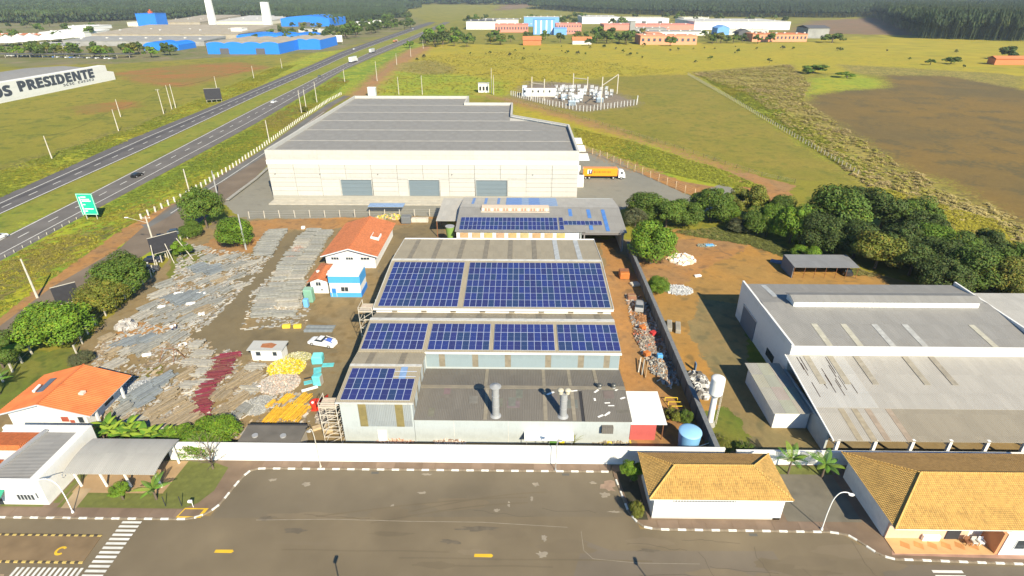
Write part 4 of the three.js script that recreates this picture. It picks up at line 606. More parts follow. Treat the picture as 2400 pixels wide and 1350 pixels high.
A(o1, 'wall_sign', box(0.9, 0.6, 0.05, -74.0, 2.0, -65.56), mTrimW); { const mr = A(o1, 'painted_emblem', merge([box(1.1, 0.9, 0.03, -67.9, 1.5, -65.58), box(0.7, 0.5, 0.03, -66.9, 1.1, -65.58)]), mat([0.42, 0.09, 0.05], { map: grainFine })); }
winZ(o1, -65.9, -65.0, 0.9, 2.0, -65.58); A(o1, 'side_shade', bx(-64.6, -64.55, 0.8, 2.0, -71.5, -69.5), mGlass); A(o1, 'veranda_post', bx(-63.5, -63.2, 0, 2.8, -66.3, -66.0), mWhite); A(o1, 'veranda_post', bx(-63.5, -63.2, 0, 2.8, -72.3, -72.0), mWhite);

function gableHouse(o, x0, x1, z0, z1, e, r, ov, mw, mr, n) {
  const L = o.position, xm = (x0 + x1) / 2, s = (r - e) / (xm - x0), ex = e - ov * s;
  A(o, 'wall', exZ([[x0, 0], [x0, e - 0.08], [xm, r - 0.08], [x1, e - 0.08], [x1, 0]], z1, z0), mw);
  const zf = z0 + ov, zb = z1 - ov, f = q => q.translate(-L.x, -L.y, -L.z);
  P(o, 'roof_slope', f(courseFace([x0 - ov, ex, zb], [x0 - ov, ex, zf], [xm, r, zf], [xm, r, zb], n, 0.04)), mr); P(o, 'roof_slope', f(courseFace([x1 + ov, ex, zf], [x1 + ov, ex, zb], [xm, r, zb], [xm, r, zf], n, 0.04)), mr);
  P(o, 'ridge_tiles', f(bar([xm, r + 0.05, zf], [xm, r + 0.05, zb], 0.25, 0.14)), mr);
  P(o, 'barge_board', f(merge([bar([x0 - ov, ex - 0.08, zf], [xm, r - 0.08, zf], 0.24, 0.1), bar([x1 + ov, ex - 0.08, zf], [xm, r - 0.08, zf], 0.24, 0.1)])), mat([0.62, 0.63, 0.66]));
}
const o2 = thing('tiled_house', 'white office with large plain orange gable roof in the yard', 'house', [-40.3, 0, -133]);
gableHouse(o2, -45.9, -34.2, -122.2, -142.5, 3.6, 5.3, 0.9, mWhite, mTileO, 16);
for (const [a, b] of [[-44.6, -42.8], [-41.1, -39.4], [-37.6, -35.5]]) winZ(o2, a, b, 2.2, 2.75, -122.2, 3);
A(o2, 'corner_trim', bx(-35.3, -35.15, 0.1, 3.4, -122.22, -122.12), mat([0.4, 0.45, 0.55]));
{ const d = A(o2, 'dormer', exZ([[-36.9, 4.2], [-36.9, 4.75], [-34.9, 4.35], [-34.9, 3.7]], -133.4, -130.0), mWhite); P(d, 'dormer_lid', exZ([[-36.7, 4.76], [-36.7, 4.8], [-35.1, 4.47], [-35.1, 4.43]], -133.2, -130.6).translate(40.3, 0, 133), mTileO); }
const o3 = thing('tiled_house', 'little white hut with hipped orange roof beside the blue cabin', 'hut', [-42.5, 0, -113]);
A(o3, 'wall', exZ([[-45.3, 0], [-45.3, 2.75], [-43.4, 3.45], [-41.6, 2.85], [-41.6, 0]], -117, -109.2), mWhite);
{ const f = (q, n, m) => P(o3, n, q.translate(42.5, 0, 113), m); f(courseFace([-46.0, 2.7, -119.0], [-46.0, 2.7, -108.7], [-43.4, 3.65, -108.9], [-43.4, 4.1, -115], 9, 0.04), 'roof_slope', mTileO); f(courseFace([-40.6, 2.9, -108.7], [-40.6, 2.9, -118.0], [-43.4, 4.1, -115], [-43.4, 3.65, -108.9], 9, 0.04), 'roof_slope', mTileO); f(courseFace([-40.6, 2.9, -118.0], [-46.0, 2.7, -119.0], [-43.4, 4.1, -115], [-43.4, 4.1, -115], 8, 0.04), 'roof_slope', mTileO); f(bar([-43.4, 3.7, -108.9], [-43.4, 4.15, -115], 0.2, 0.12), 'ridge_tiles', mTileO); for (const x of [-44.7, -42.3]) f(cyl(0.32, 0.4, 0.35, 12, x, 3.25, -113), 'roof_vent', mTrimW); }
winZ(o3, -44.1, -43.0, 1.9, 2.7, -109.2, 2); winZ(o3, -43.2, -42.7, 0.7, 1.1, -109.2, 2);
const bl = thing('cabin', 'two storey white cabin with bright blue bands and white roof', 'cabin', [-37.6, 0, -110]);
const mBlueP = mat([0.03, 0.22, 0.72], { map: stain, rough: 0.6 }), mBlueL = mat([0.08, 0.38, 0.80], { map: stain, rough: 0.6 });
A(bl, 'wall', bx(-40.6, -34.0, 0, 5.3, -112.4, -107.6), mWhite); A(bl, 'roof', bx(-40.8, -33.8, 5.3, 5.55, -112.6, -107.4), mWhite);
A(bl, 'blue_band', bx(-40.65, -33.95, 3.4, 4.9, -107.62, -107.5), mBlueL); A(bl, 'blue_band', bx(-34.02, -33.9, 2.8, 5.0, -112.4, -107.6), mBlueL); A(bl, 'blue_band', bx(-40.65, -33.95, 0, 1.0, -107.62, -107.5), mBlueL); A(bl, 'blue_band', bx(-34.0, -33.88, 0, 1.2, -112.4, -107.6), mBlueP); winZ(bl, -38.2, -36.6, 1.4, 2.4, -107.55, 2); doorZ(bl, -40.2, -39.3, 2.1, -107.56, mBlueP);
{ const ac = thing('roof_pipes', 'coiled white pipes and rails on the blue cabin roof', 'pipes', [-36.5, 5.55, -110.5]); P(ac, 'coil', new THREE.TorusGeometry(0.5, 0.06, 8, 20).rotateX(PI / 2).translate(1.3, 0.1, 0.4), mTrimW); P(ac, 'rail', merge([bar([0, 0, 1.6], [2.2, 0.6, -0.6], 0.07), bar([0.4, 0, 1.6], [2.4, 0.5, -0.3], 0.07)]), mTrimW); }
const hut = thing('store_hut', 'small white hut with rust stained flat roof in the yard', 'hut', [-44.6, 0, -84.4]);
A(hut, 'wall', bx(-47.4, -42.0, 0, 2.35, -85.8, -83.4), mWhite); A(hut, 'roof', bx(-47.9, -41.6, 2.35, 2.5, -86.1, -83.0), mat([0.47, 0.47, 0.45], { map: stain })); A(hut, 'rust_patch', exY([[-45.8, -83.9], [-43.6, -83.7], [-43.2, -84.9], [-44.4, -85.4], [-45.9, -85.1]], 2.5, 2.508), mat([0.44, 0.17, 0.07], { map: grainFine })); winZ(hut, -46.6, -45.7, 1.1, 1.9, -83.4); winZ(hut, -43.6, -42.8, 1.1, 1.9, -83.4);
const fs = thing('pump_house', 'low dark roofed pump house behind the white street wall', 'pump house', [-34.8, 0, -61.8]);
A(fs, 'wall', bx(-39.0, -30.8, 0, 2.4, -63.3, -60.2), mat([0.42, 0.37, 0.30], { map: stain })); A(fs, 'roof', bx(-39.2, -30.5, 2.4, 2.55, -63.6, -60.0), mat([0.16, 0.145, 0.125], { map: grain })); A(fs, 'roof_rim', bx(-39.2, -30.5, 2.55, 2.7, -63.62, -63.45), mDark); for (const x of [-37.2, -33.2]) A(fs, 'roof_hatch', cyl(0.42, 0.42, 0.2, 16, x, 2.55, -61.2), mSteel);

// gatehouse block at the left with flat roof, and the curved carport beside it
const gh = thing('gatehouse', 'white flat roofed gatehouse with grey roof and green awning', 'gatehouse', [-63, 0, -56]);
A(gh, 'wall', bx(-72, -59.8, 0.1, 3.9, -61.0, -50.9), mWhite); A(gh, 'parapet', merge([bx(-72, -59.8, 3.9, 4.4, -51.15, -50.9), bx(-60.9, -59.8, 3.9, 4.4, -61.0, -51.15), bx(-72, -60.9, 3.9, 4.4, -61.0, -60.4)]), mWhite);
A(gh, 'roof', exY([[-66.4, -51.4], [-61.2, -51.4], [-61.2, -59.9], [-65.4, -59.9]], 3.9, 4.05), mRoofGreyT); A(gh, 'roof_rail', bar([-66.6, 4.25, -51.3], [-65.6, 4.25, -60.1], 0.5, 0.3), mSteel);
for (const [a, b, z0, z1] of [[-72, -66.2, -56.4, -59.8], [-72, -67.2, -51.6, -54.6]]) { A(gh, 'tiled_roof', merge([exX([[z0, 3.95], [z1, 3.95], [z1, 4.1], [z0, 4.9]], a, b)]), mTileR); }
winZ(gh, -63.4, -61.2, 1.0, 1.9, -50.88, 5); winZ(gh, -60.9, -60.6, 1.3, 2.2, -50.88); { const aw = A(gh, 'awning', exX([[-50.9, 2.7], [-49.4, 1.9], [-49.4, 1.83], [-50.9, 2.6]], -69, -64.6), mat([0.035, 0.30, 0.18], { rough: 0.6 })); A(gh, 'doorway', bx(-66.6, -65.6, 0.1, 2.0, -50.92, -50.86), mGlass); }
const cp = thing('carport', 'curved grey canopy on white posts beside the gatehouse', 'carport', [-52.5, 0, -56]);
{ const Q = [], n = 14, pt = i => { const t = i / n; return [lerp(-52.9, -59.0, t), 3.05 + 0.95 * Math.sin((0.12 + 0.62 * t) * PI)]; }; const pr = Array.from({ length: n + 1 }, (_, i) => pt(i)); A(cp, 'canopy', exX([...pr, ...pr.map(p => [p[0], p[1] + 0.1]).reverse()], -58.4, -46.5), mat([0.42, 0.405, 0.37], { map: sheet, rough: 0.6 }));
  for (const x of [-57.8, -54.4, -51.2, -47.1]) for (const z of [-54.0, -58.3]) A(cp, 'post', bar([x, 0.1, z], [x - 0.15, 3.5, z + (z > -55 ? 0.2 : 0)], 0.2), mTrimW); A(cp, 'roll_end', new THREE.TorusGeometry(0.3, 0.05, 8, 16).rotateY(PI / 2).translate(-58.3, 3.2, -52.9), mSteel); }

// ---------------------------------------------------------------- open carport on the dirt lot, tank, water tower
const bs = thing('open_shelter', 'long grey tin shelter on thin posts on the dirt lot', 'shelter', [70, 0, -121]);
A(bs, 'roof', slab([-118.0, 2.75], [-124.2, 3.2], 62.8, 77.6, 0.08), mat([0.22, 0.225, 0.235], { map: sheet })); for (let i = 0; i < 7; i++) { const x = 63 + i * 2.4; for (const z of [-118.2, -124]) A(bs, 'post', cyl(0.06, 0.06, z > -120 ? 2.8 : 3.2, 6, x, 0, z), mRust); } A(bs, 'back_panel', bx(62.9, 77.5, 0.9, 3.1, -124.3, -124.2), mat([0.10, 0.095, 0.09])); A(bs, 'end_wall', exX([[-118.2, 0], [-118.2, 2.7], [-124.2, 3.1], [-124.2, 0]], 62.7, 62.8), mat([0.16, 0.19, 0.24], { map: stain }));
const tk = thing('water_tank', 'round light blue water tank behind the white wall', 'tank', [24.3, 0, -62.2]);
{ const m = mat([0.20, 0.44, 0.72], { map: stain, rough: 0.5 }); P(tk, 'stand', cyl(1.4, 1.4, 0.4, 24), mConcG); P(tk, 'body', new THREE.LatheGeometry([[0, 0.4], [1.25, 0.4], [1.3, 0.6], [1.42, 1.3], [1.45, 1.4], [1.5, 2.2], [1.53, 2.3], [1.56, 3.1], [1.6, 3.2], [1.56, 3.3]].map(p => new THREE.Vector2(...p)), 32), m); P(tk, 'lid', new THREE.LatheGeometry([[1.62, 3.22], [1.6, 3.36], [1.2, 3.5], [0.5, 3.62], [0, 3.65]].map(p => new THREE.Vector2(...p)), 32), mat([0.27, 0.52, 0.78], { rough: 0.45 })); P(tk, 'pipe', bar([1.5, 0.7, 0.2], [3.0, 1.3, 0.1], 0.1, 0.1, 8), mTrimW); }
const wt = thing('water_tower', 'white mushroom shaped metal water tower on the dirt lot', 'water tower', [29.0, 0, -67.5]);
P(wt, 'footing', cyl(0.9, 0.7, 0.7, 12), mConcG); P(wt, 'column', cyl(0.48, 0.42, 4.9, 20, 0, 0.5, 0), mWhite); P(wt, 'cone', cyl(0.42, 0.98, 0.8, 24, 0, 5.2, 0), mWhite); P(wt, 'tank', cyl(0.98, 0.98, 2.6, 28, 0, 6.0, 0), mWhite); P(wt, 'dome', new THREE.SphereGeometry(0.98, 24, 10, 0, 2 * PI, 0, PI / 2).scale(1, 0.35, 1).translate(0, 8.6, 0), mWhite); P(wt, 'ladder', merge([bar([0.9, 0.3, 0.3], [0.95, 8.4, 0.35], 0.06), bar([0.9, 0.3, -0.1], [0.95, 8.4, -0.05], 0.06), ...Array.from({ length: 20 }, (_, i) => bar([0.92, 0.6 + i * 0.4, -0.1], [0.92, 0.6 + i * 0.4, 0.33], 0.04))]), mPost);
const pl = thing('patio_roof', 'flat white sheet roof beside the low workshop', 'shelter', [19, 0, -67]);
A(pl, 'roof', slab([-63.7, 3.1], [-70.6, 3.7], 16.2, 21.4, 0.08), mWhite); A(pl, 'wall', bx(16.3, 20.0, 0, 2.9, -64.2, -64.0), mat([0.50, 0.10, 0.09], { map: stain })); for (const z of [-64.1, -70.2]) A(pl, 'post', cyl(0.08, 0.08, 3.1, 8, 21.0, 0, z), mRust);
const aw2 = thing('wall_awning', 'narrow white awning on thin posts against the workshop wall', 'awning', [4.6, 0, -62]); A(aw2, 'sheet', slab([-61.4, 2.0], [-63.0, 2.25], 0.9, 7.9, 0.05), mTrimW); for (const x of [1.2, 4.4, 7.6]) A(aw2, 'post', cyl(0.05, 0.05, 2.0, 6, x, 0, -61.5), mSteel);

// ---------------------------------------------------------------- scaffolds
function scaffold(label, x0, x1, z0, z1, h, levels, plat) {
  const o = thing('scaffold', label, 'scaffold', [(x0 + x1) / 2, 0, (z0 + z1) / 2]), m = mat([0.58, 0.53, 0.45], { rough: 0.6 }), y = k => h * k / levels;
  for (const x of [x0, x1]) for (const z of [z0, z1]) A(o, 'upright', cyl(0.05, 0.05, h + 1.0, 8, x, 0, z), m);
  for (let k = 0; k <= levels; k++) { A(o, 'ledger', merge([bar([x0, y(k) + 0.1, z0], [x1, y(k) + 0.1, z0], 0.07), bar([x0, y(k) + 0.1, z1], [x1, y(k) + 0.1, z1], 0.07), bar([x0, y(k) + 0.1, z0], [x0, y(k) + 0.1, z1], 0.07), bar([x1, y(k) + 0.1, z0], [x1, y(k) + 0.1, z1], 0.07)]), m); if (k < levels) A(o, 'brace', merge([bar([x0, y(k), z0], [x1, y(k + 1), z0], 0.06), bar([x1, y(k), z1], [x1, y(k + 1), z0], 0.06)]), m); }
  A(o, 'guard_rail', merge([bar([x0, h + 0.95, z0], [x1, h + 0.95, z0], 0.06), bar([x0, h + 0.95, z0], [x0, h + 0.95, z1], 0.06), bar([x0, h + 0.55, z0], [x1, h + 0.55, z0], 0.06)]), m);
  for (let i = 0; i < 5; i++) A(o, 'plank', bx(x0, x1, h + 0.12, h + 0.17, lerp(z0, z1, i / 5) - 0.02 * Math.sign(z0 - z1), lerp(z0, z1, (i + 1) / 5) + 0.02 * Math.sign(z0 - z1)), mat([0.62, 0.53 - 0.03 * (i % 2), 0.40], { map: grainFine }));
}
scaffold('tall pale scaffold tower at the front corner of the tall block', -27.9, -25.5, -62.4, -64.6, 6.6, 5);
scaffold('pale scaffold tower against the left side of the middle hall', -28.3, -25.9, -86.6, -89.6, 8.2, 5);

// ---------------------------------------------------------------- fences
function fence(name, label, pts, gap, h, m, wires = 2, r = 0.09, bend = 0) {
  const o = thing(name, label, 'fence', [pts[0][0], 0, pts[0][1]]); let T = 0; for (let i = 0; i + 1 < pts.length; i++) T += Math.hypot(pts[i + 1][0] - pts[i][0], pts[i + 1][1] - pts[i][1]);
  const n = Math.max(1, Math.round(T / gap)), ps = Array.from({ length: n + 1 }, (_, i) => at(pts, i * T / n)), q = bend ? merge([box(r * 2, h, r * 2, 0, h / 2, 0), box(r * 1.8, bend, r * 1.8, 0, 0, 0).rotateX(-0.6).translate(0, h + bend * 0.36, -bend * 0.25)]) : box(r * 2, h, r * 2, 0, h / 2, 0), rr = rng(n);
  ps.forEach(p => { const s = P(o, 'post', q, m); s.position.set(p[0] - pts[0][0], 0, p[1] - pts[0][1]); s.rotation.set((rr() - 0.5) * 0.06, (rr() - 0.5) * 0.3, (rr() - 0.5) * 0.08); s.scale.y = 0.94 + rr() * 0.12; });
  if (wires) { const w = []; for (let k = 1; k <= wires; k++) for (let i = 0; i + 1 < ps.length; i++) w.push(bar([ps[i][0] - pts[0][0], h * k / (wires + 0.3), ps[i][1] - pts[0][1]], [ps[i + 1][0] - pts[0][0], h * k / (wires + 0.3), ps[i + 1][1] - pts[0][1]], 0.025, 0.025)); P(o, 'wire', merge(w), mSteel); }
  return o;
}
const mFP = mat([0.80, 0.76, 0.68], { map: grainFine });
fence('post_fence', 'row of white concrete fence posts along the service road verge', gp([[332, 514], [447, 455], [540, 398], [620, 344], [700, 285], [770, 238], [800, 222]]), 3.1, 1.75, mFP, 1, 0.17);
fence('post_fence', 'pale post fence between the works yard and the warehouse apron', gp([[585, 512], [700, 510], [860, 509], [1042, 506]]), 4.4, 2.3, mPost, 3, 0.09);
fence('post_fence', 'orange tinted post fence curving round the warehouse truck yard', gp([[1356, 350], [1420, 372], [1540, 424], [1628, 462]]), 4.6, 2.6, mat([0.66, 0.48, 0.30], { map: grainFine }), 4, 0.11);
fence('wire_fence', 'thin dark wire fence along the track beside the mown field', gp([[1184, 236], [1290, 258], [1384, 284], [1560, 340], [1780, 412], [1862, 430]]), 6, 1.5, mat([0.12, 0.09, 0.06]), 3, 0.06);
fence('post_fence', 'grey post fence along the far side of the mown field', gp([[1612, 176], [1700, 226], [1810, 292], [2010, 410]]), 3.2, 2.0, mat([0.34, 0.32, 0.24], { map: grainFine }), 3, 0.13);
fence('post_fence', 'cream concrete post fence round the works yard by the street trees', gp([[440, 560], [400, 590], [360, 640]]), 3.0, 2.0, mPost, 2, 0.1);
fence('post_fence', 'cream concrete post fence behind the dark billboard and round trees', gp([[355, 650], [215, 770], [180, 830]]), 3.6, 2.0, mPost, 2, 0.1);
fence('post_fence', 'cream concrete post fence beside the lawn at the left edge', gp([[75, 830], [40, 862], [8, 895]]), 3.0, 2.0, mPost, 2, 0.12);
fence('low_barrier', 'low concrete barrier rail along the lower side of the highway', gp([[-60, 640], [8, 606], [100, 556], [196, 506]]), 3.0, 0.75, mPost, 1, 0.07);
{ const o = thing('low_wall', 'low curved concrete retaining wall left of the white warehouse', 'wall', [-92, 0, -180]); const p = gp([[534, 472], [560, 452], [600, 422], [630, 395]]); for (let i = 0; i < 3; i++) A(o, 'wall_section', bar([p[i][0], 0.5, p[i][1]], [p[i + 1][0], 0.5, p[i + 1][1]], 1.0, 0.3), mConcG); }

// ---------------------------------------------------------------- poles and lamps
function pole(label, px, py, h, kind, group) {
  const [x, z] = g(px, py), o = thing('utility_pole', label, 'pole', [x, 0, z], 0, group); const m = kind === 'steel' ? mSteel : mPost;
  P(o, 'shaft', cyl(0.26, 0.15, h, 10), m); if (kind === 'arm') { P(o, 'arm', bar([0, h - 1.8, 0], [-4.2, h - 0.3, 0.5], 0.1, 0.1, 6), m); P(o, 'lamp_head', new RoundedBoxGeometry(0.9, 0.18, 0.35, 1, 0.06).translate(-4.5, h - 0.25, 0.5), mTrimW); }
  if (kind === 'cross' || kind === 'arm') { P(o, 'crossarm', box(2.2, 0.12, 0.12, 0, h - 0.5, 0), m); for (const s of [-0.9, 0, 0.9]) P(o, 'insulator', cyl(0.07, 0.05, 0.22, 8, s, h - 0.44, 0), mTrimW); }
  return o;
}
pole('thick pale pole on the highway verge at the left edge', 88, 698, 9.2); pole('tall white pole by the white fence posts beside the service road', 447, 461, 9.1); pole('street pole with long lamp arm beside the dark billboard', 366, 588, 9.4, 'arm');
pole('thin pole in the service road lane behind the street tree', 510, 458, 8.2, 'steel'); pole('grey pole with white box in front of the round tree', 577, 585, 9.6, 'steel'); pole('pale pole beside the warehouse left parapet', 631, 330, 9);
for (const [px, py, l, h] of [[122, 372, 'leaning pole with white top in the left meadow', 9], [278, 307, 'shorter pole left of the pair in the meadow by the highway', 10], [283, 274, 'thin dark pole with a small shrub in the meadow', 9], [384, 267, 'pole with round crosspiece in the trio beside the highway', 13], [403, 256, 'middle bare pole of the trio beside the highway', 13], [412, 253, 'right bare pole of the trio beside the highway', 13], [510, 216, 'pole standing right behind the black roadside billboard', 10], [595, 183, 'pole in the far meadow left of the highway', 9], [661, 160, 'pole on the highway verge below the blue factory', 8], [707, 265, 'left pole of the twin poles by the fence bush', 12], [719, 262, 'right pole of the twin poles by the fence bush', 12], [743, 240, 'pole with white foot by the top end of the fence', 12], [808, 192, 'lone pole on the verge above the warehouse', 9], [884, 190, 'tall pole beside the red track', 14], [930, 152, 'middle pole beside the upper red track', 10], [963, 133, 'third pole beside the upper red track', 10], [992, 114, 'highest pole beside the upper red track', 10], [935, 222, 'left pole of the wire behind the warehouse', 11], [990, 222, 'right pole of the wire behind the warehouse', 12], [1152, 220, 'tallest pole by the small white kiosk', 16], [1157, 222, 'second pole by the small white kiosk', 12]]) pole(l, px, py, h, px === 384 ? 'cross' : 0);
function lamp(label, px, py, h, dx, dz, head = mTrimW, m = mTrimW) {
  const [x, z] = g(px, py), o = thing('street_lamp', label, 'street lamp', [x, 0.1, z]);
  const c = new THREE.CatmullRomCurve3([[0, 0, 0], [0, h * 0.55, 0], [dx * 0.1, h * 0.85, dz * 0.1], [dx * 0.35, h * 0.985, dz * 0.35], [dx * 0.7, h, dz * 0.7], [dx, h * 0.955, dz]].map(p => new THREE.Vector3(...p)));
  P(o, 'pole', new THREE.TubeGeometry(c, 30, 0.06, 8), m); P(o, 'base', cyl(0.16, 0.12, 0.3, 10), m); P(o, 'lamp_head', new THREE.SphereGeometry(0.3, 12, 8).scale(1.2, 0.4, 0.8).translate(dx, h * 0.95, dz), head); return o;
}
lamp('curved white street lamp in front of the gatehouse', 172, 1203, 5.9, -2.6, 0.3); lamp('curved white street lamp on the kerb between the tiled houses', 1925, 1243, 6.4, 1.9, 0.1); lamp('thin street pole in front of the white boundary wall', 752, 1096, 6.9, -0.5, 0.2, mSteel, mPost); lamp('thin lamp pole against the boundary wall beside the workshop awning', 1302, 1104, 5.6, 0.4, 0, mSteel, mSteel);
for (const [px, py, l] of [[785, 1316, 'street lamp at the near kerb whose shadow crosses the street, left one'], [1490, 1320, 'street lamp at the near kerb whose shadow crosses the street, right one']]) { const [x, z] = g(px, py), h = 7.8, o = thing('street_lamp', l, 'street lamp', [x + h * SUN.x / SUN.y, 0, z + h * SUN.z / SUN.y]); P(o, 'pole', cyl(0.09, 0.06, h, 8), mSteel); P(o, 'lamp_head', new RoundedBoxGeometry(0.4, 0.2, 0.9, 2, 0.08).translate(0, h, -0.3), mSteel); }
for (const [px, py, l] of [[389, 1188, 'left dark bollard post on the lawn corner'], [427, 1188, 'right dark bollard post on the lawn corner']]) { const [x, z] = g(px, py), o = thing('lawn_post', l, 'post', [x, 0.12, z]); P(o, 'shaft', cyl(0.05, 0.05, 1.7, 8), mDark); }
{ const [x, z] = g(454, 1190), o = thing('mail_box', 'white box on a thin stem on the lawn corner', 'box', [x, 0.12, z]); P(o, 'stem', cyl(0.04, 0.04, 0.9, 8), mTrimW); P(o, 'box', new RoundedBoxGeometry(0.5, 0.3, 0.3, 2, 0.05).translate(-0.2, 1.0, 0), mTrimW); }

// ---------------------------------------------------------------- signs and billboards
const font = await new FontLoader().loadAsync('fonts/droid/droid_sans_bold.typeface.json');
{ // green direction sign beside the highway: white lettering blocks, as small as they read in the photograph
  const [x, z] = g(218, 514), o = thing('direction_sign', 'bright green direction sign on posts beside the highway', 'sign', [x - 0.2, 0, z]); const m = mat([0.01, 0.52, 0.30], { rough: 0.5 });
  P(o, 'board', box(4.7, 6.3, 0.12, 0, 4.6, 0), m); P(o, 'border', merge([box(4.5, 0.09, 0.02, 0, 7.6, 0.07), box(4.5, 0.09, 0.02, 0, 1.6, 0.07), box(0.09, 6.0, 0.02, -2.2, 4.6, 0.07), box(0.09, 6.0, 0.02, 2.2, 4.6, 0.07)]), mTrimW);
  const bars = []; bars.push(box(0.34, 5.0, 0.02, -1.5, 4.3, 0.072)); for (const [y, w] of [[6.75, 1.5], [6.05, 2.3], [5.55, 2.6], [4.5, 0.7], [3.2, 2.7], [2.55, 0.8]]) bars.push(box(w, 0.28, 0.02, -1.25 + w / 2 + 0.12, y, 0.072)); P(o, 'lettering', merge(bars), mTrimW);
  for (const s of [-1.5, 1.5]) P(o, 'post', box(0.16, 1.6, 0.16, s, 0.8, -0.15), mPost);
}
{ // long white building with painted lettering at the left edge
  const o = thing('lettered_hall', 'long white hall with large dark lettering facing the highway', 'hall', [-332, 0, -392]);
  A(o, 'wall', exX([[-300, 0], [-300, 11], [-452, 11.0], [-452, 7], [-459, 5.6], [-459, 0]].map(p => p), -318, -312.5), mWhite);
  A(o, 'rear_hall', bx(-372, -318, 0, 8.6, -452, -300), mCream); A(o, 'roof', merge([exZ([[-374, 8.6], [-345, 10.3], [-318, 8.6], [-318, 8.7], [-345, 10.4], [-374, 8.7]], -452, -300)]), mRoofGreyT);
  const txt = (s, size, z0, y, len, it) => { const q = new TextGeometry(s, { font, size, depth: 0.06, curveSegments: 3, bevelEnabled: true, bevelThickness: 0.03, bevelSize: 0.28, bevelSegments: 1 }); q.computeBoundingBox(); const w = q.boundingBox.max.x; q.scale(len / w, 1, 1); q.rotateY(PI / 2).translate(-312.45, y, z0); if (it) q.applyMatrix4(new THREE.Matrix4()); return q; };
  const ink = mat([0.055, 0.065, 0.09], { rough: 0.7 });
  A(o, 'lettering', txt('PRESIDENTE', 5.6, -366, 4.5, 71), ink); A(o, 'lettering', txt('OS', 5.6, -345, 3.4, 16), ink);
  A(o, 'lettering', merge(Array.from({ length: 11 }, (_, i) => { const z = -404 - i * 2.9; return i === 4 ? bx(-312.48, -312.4, 2.4, 2.5, z, z - 1) : merge([bx(-312.48, -312.4, 2.35, 2.75, z, z - 1.9), bx(-312.48, -312.4, 3.35, 3.7, z, z - 1.9), bx(-312.48, -312.4, 2.76, 3.34, z - (i % 2 ? 0 : 1.4), z - (i % 2 ? 0.5 : 1.9))]); })), ink);
}
function billboard(label, px, py, w, h, y0, turn, legs, m = mat([0.035, 0.035, 0.045], { map: grainFine, rough: 0.8 })) {
  const [x, z] = g(px, py), o = thing('billboard', label, 'billboard', [x, 0, z], turn); P(o, 'panel', box(w, h, 0.12, 0, y0 + h / 2, 0), m); P(o, 'frame', merge([box(w + 0.1, 0.1, 0.2, 0, y0 + h, 0), box(w + 0.1, 0.1, 0.2, 0, y0, 0)]), mPost);
  for (let i = 0; i < legs; i++) P(o, 'leg', box(0.16, y0 + h * 0.95, 0.16, lerp(-w / 2 + 0.4, w / 2 - 0.4, legs > 1 ? i / (legs - 1) : 0.5), (y0 + h * 0.95) / 2, -0.2), mPost); return o;
}
{ const o = billboard('dark backed billboard braced with pale poles beside parked cars', 396, 606, 6.6, 4.2, 2.1, 0.85, 3); P(o, 'brace', merge([bar([-3, 4.6, 0.2], [-4.4, 0, 4.2], 0.14), bar([2.8, 4.6, 0.2], [3.8, 0, 5.2], 0.14), bar([0, 4.0, 0.2], [-0.2, 0, 4.0], 0.14)]), mPost); }
billboard('dark billboard showing behind the round street trees', 168, 722, 4.2, 4.0, 1.4, 0.75, 2); billboard('small black panel billboard beside the far carriageway', 503, 240, 9, 6.5, 1.6, 0.5, 4);
billboard('white hoarding beside the highway below the blue factory', 787, 104, 18, 8, 3, 0.25, 2, mTrimW);

// ---------------------------------------------------------------- vehicles
const mTyre = mat([0.02, 0.02, 0.022], { rough: 0.9 }), mRim = mat([0.45, 0.45, 0.46], { rough: 0.4 });
const paint = c => { const m = new THREE.MeshPhysicalMaterial({ color: new THREE.Color().setRGB(...c), roughness: 0.35, clearcoat: 0.7, clearcoatRoughness: 0.1, side: THREE.DoubleSide }); return m; };
const wheelGeo = new THREE.CylinderGeometry(0.34, 0.34, 0.24, 18).rotateX(PI / 2), rimGeo = new THREE.CylinderGeometry(0.2, 0.2, 0.25, 12).rotateX(PI / 2), headGeo = new RoundedBoxGeometry(0.1, 0.16, 0.36, 1, 0.03);
const exSide = (pts, w, bev) => new THREE.ExtrudeGeometry(poly(pts), { depth: w - 2 * bev, bevelEnabled: true, bevelSize: bev, bevelThickness: bev, bevelSegments: 2 }).translate(0, 0, -w / 2 + bev);
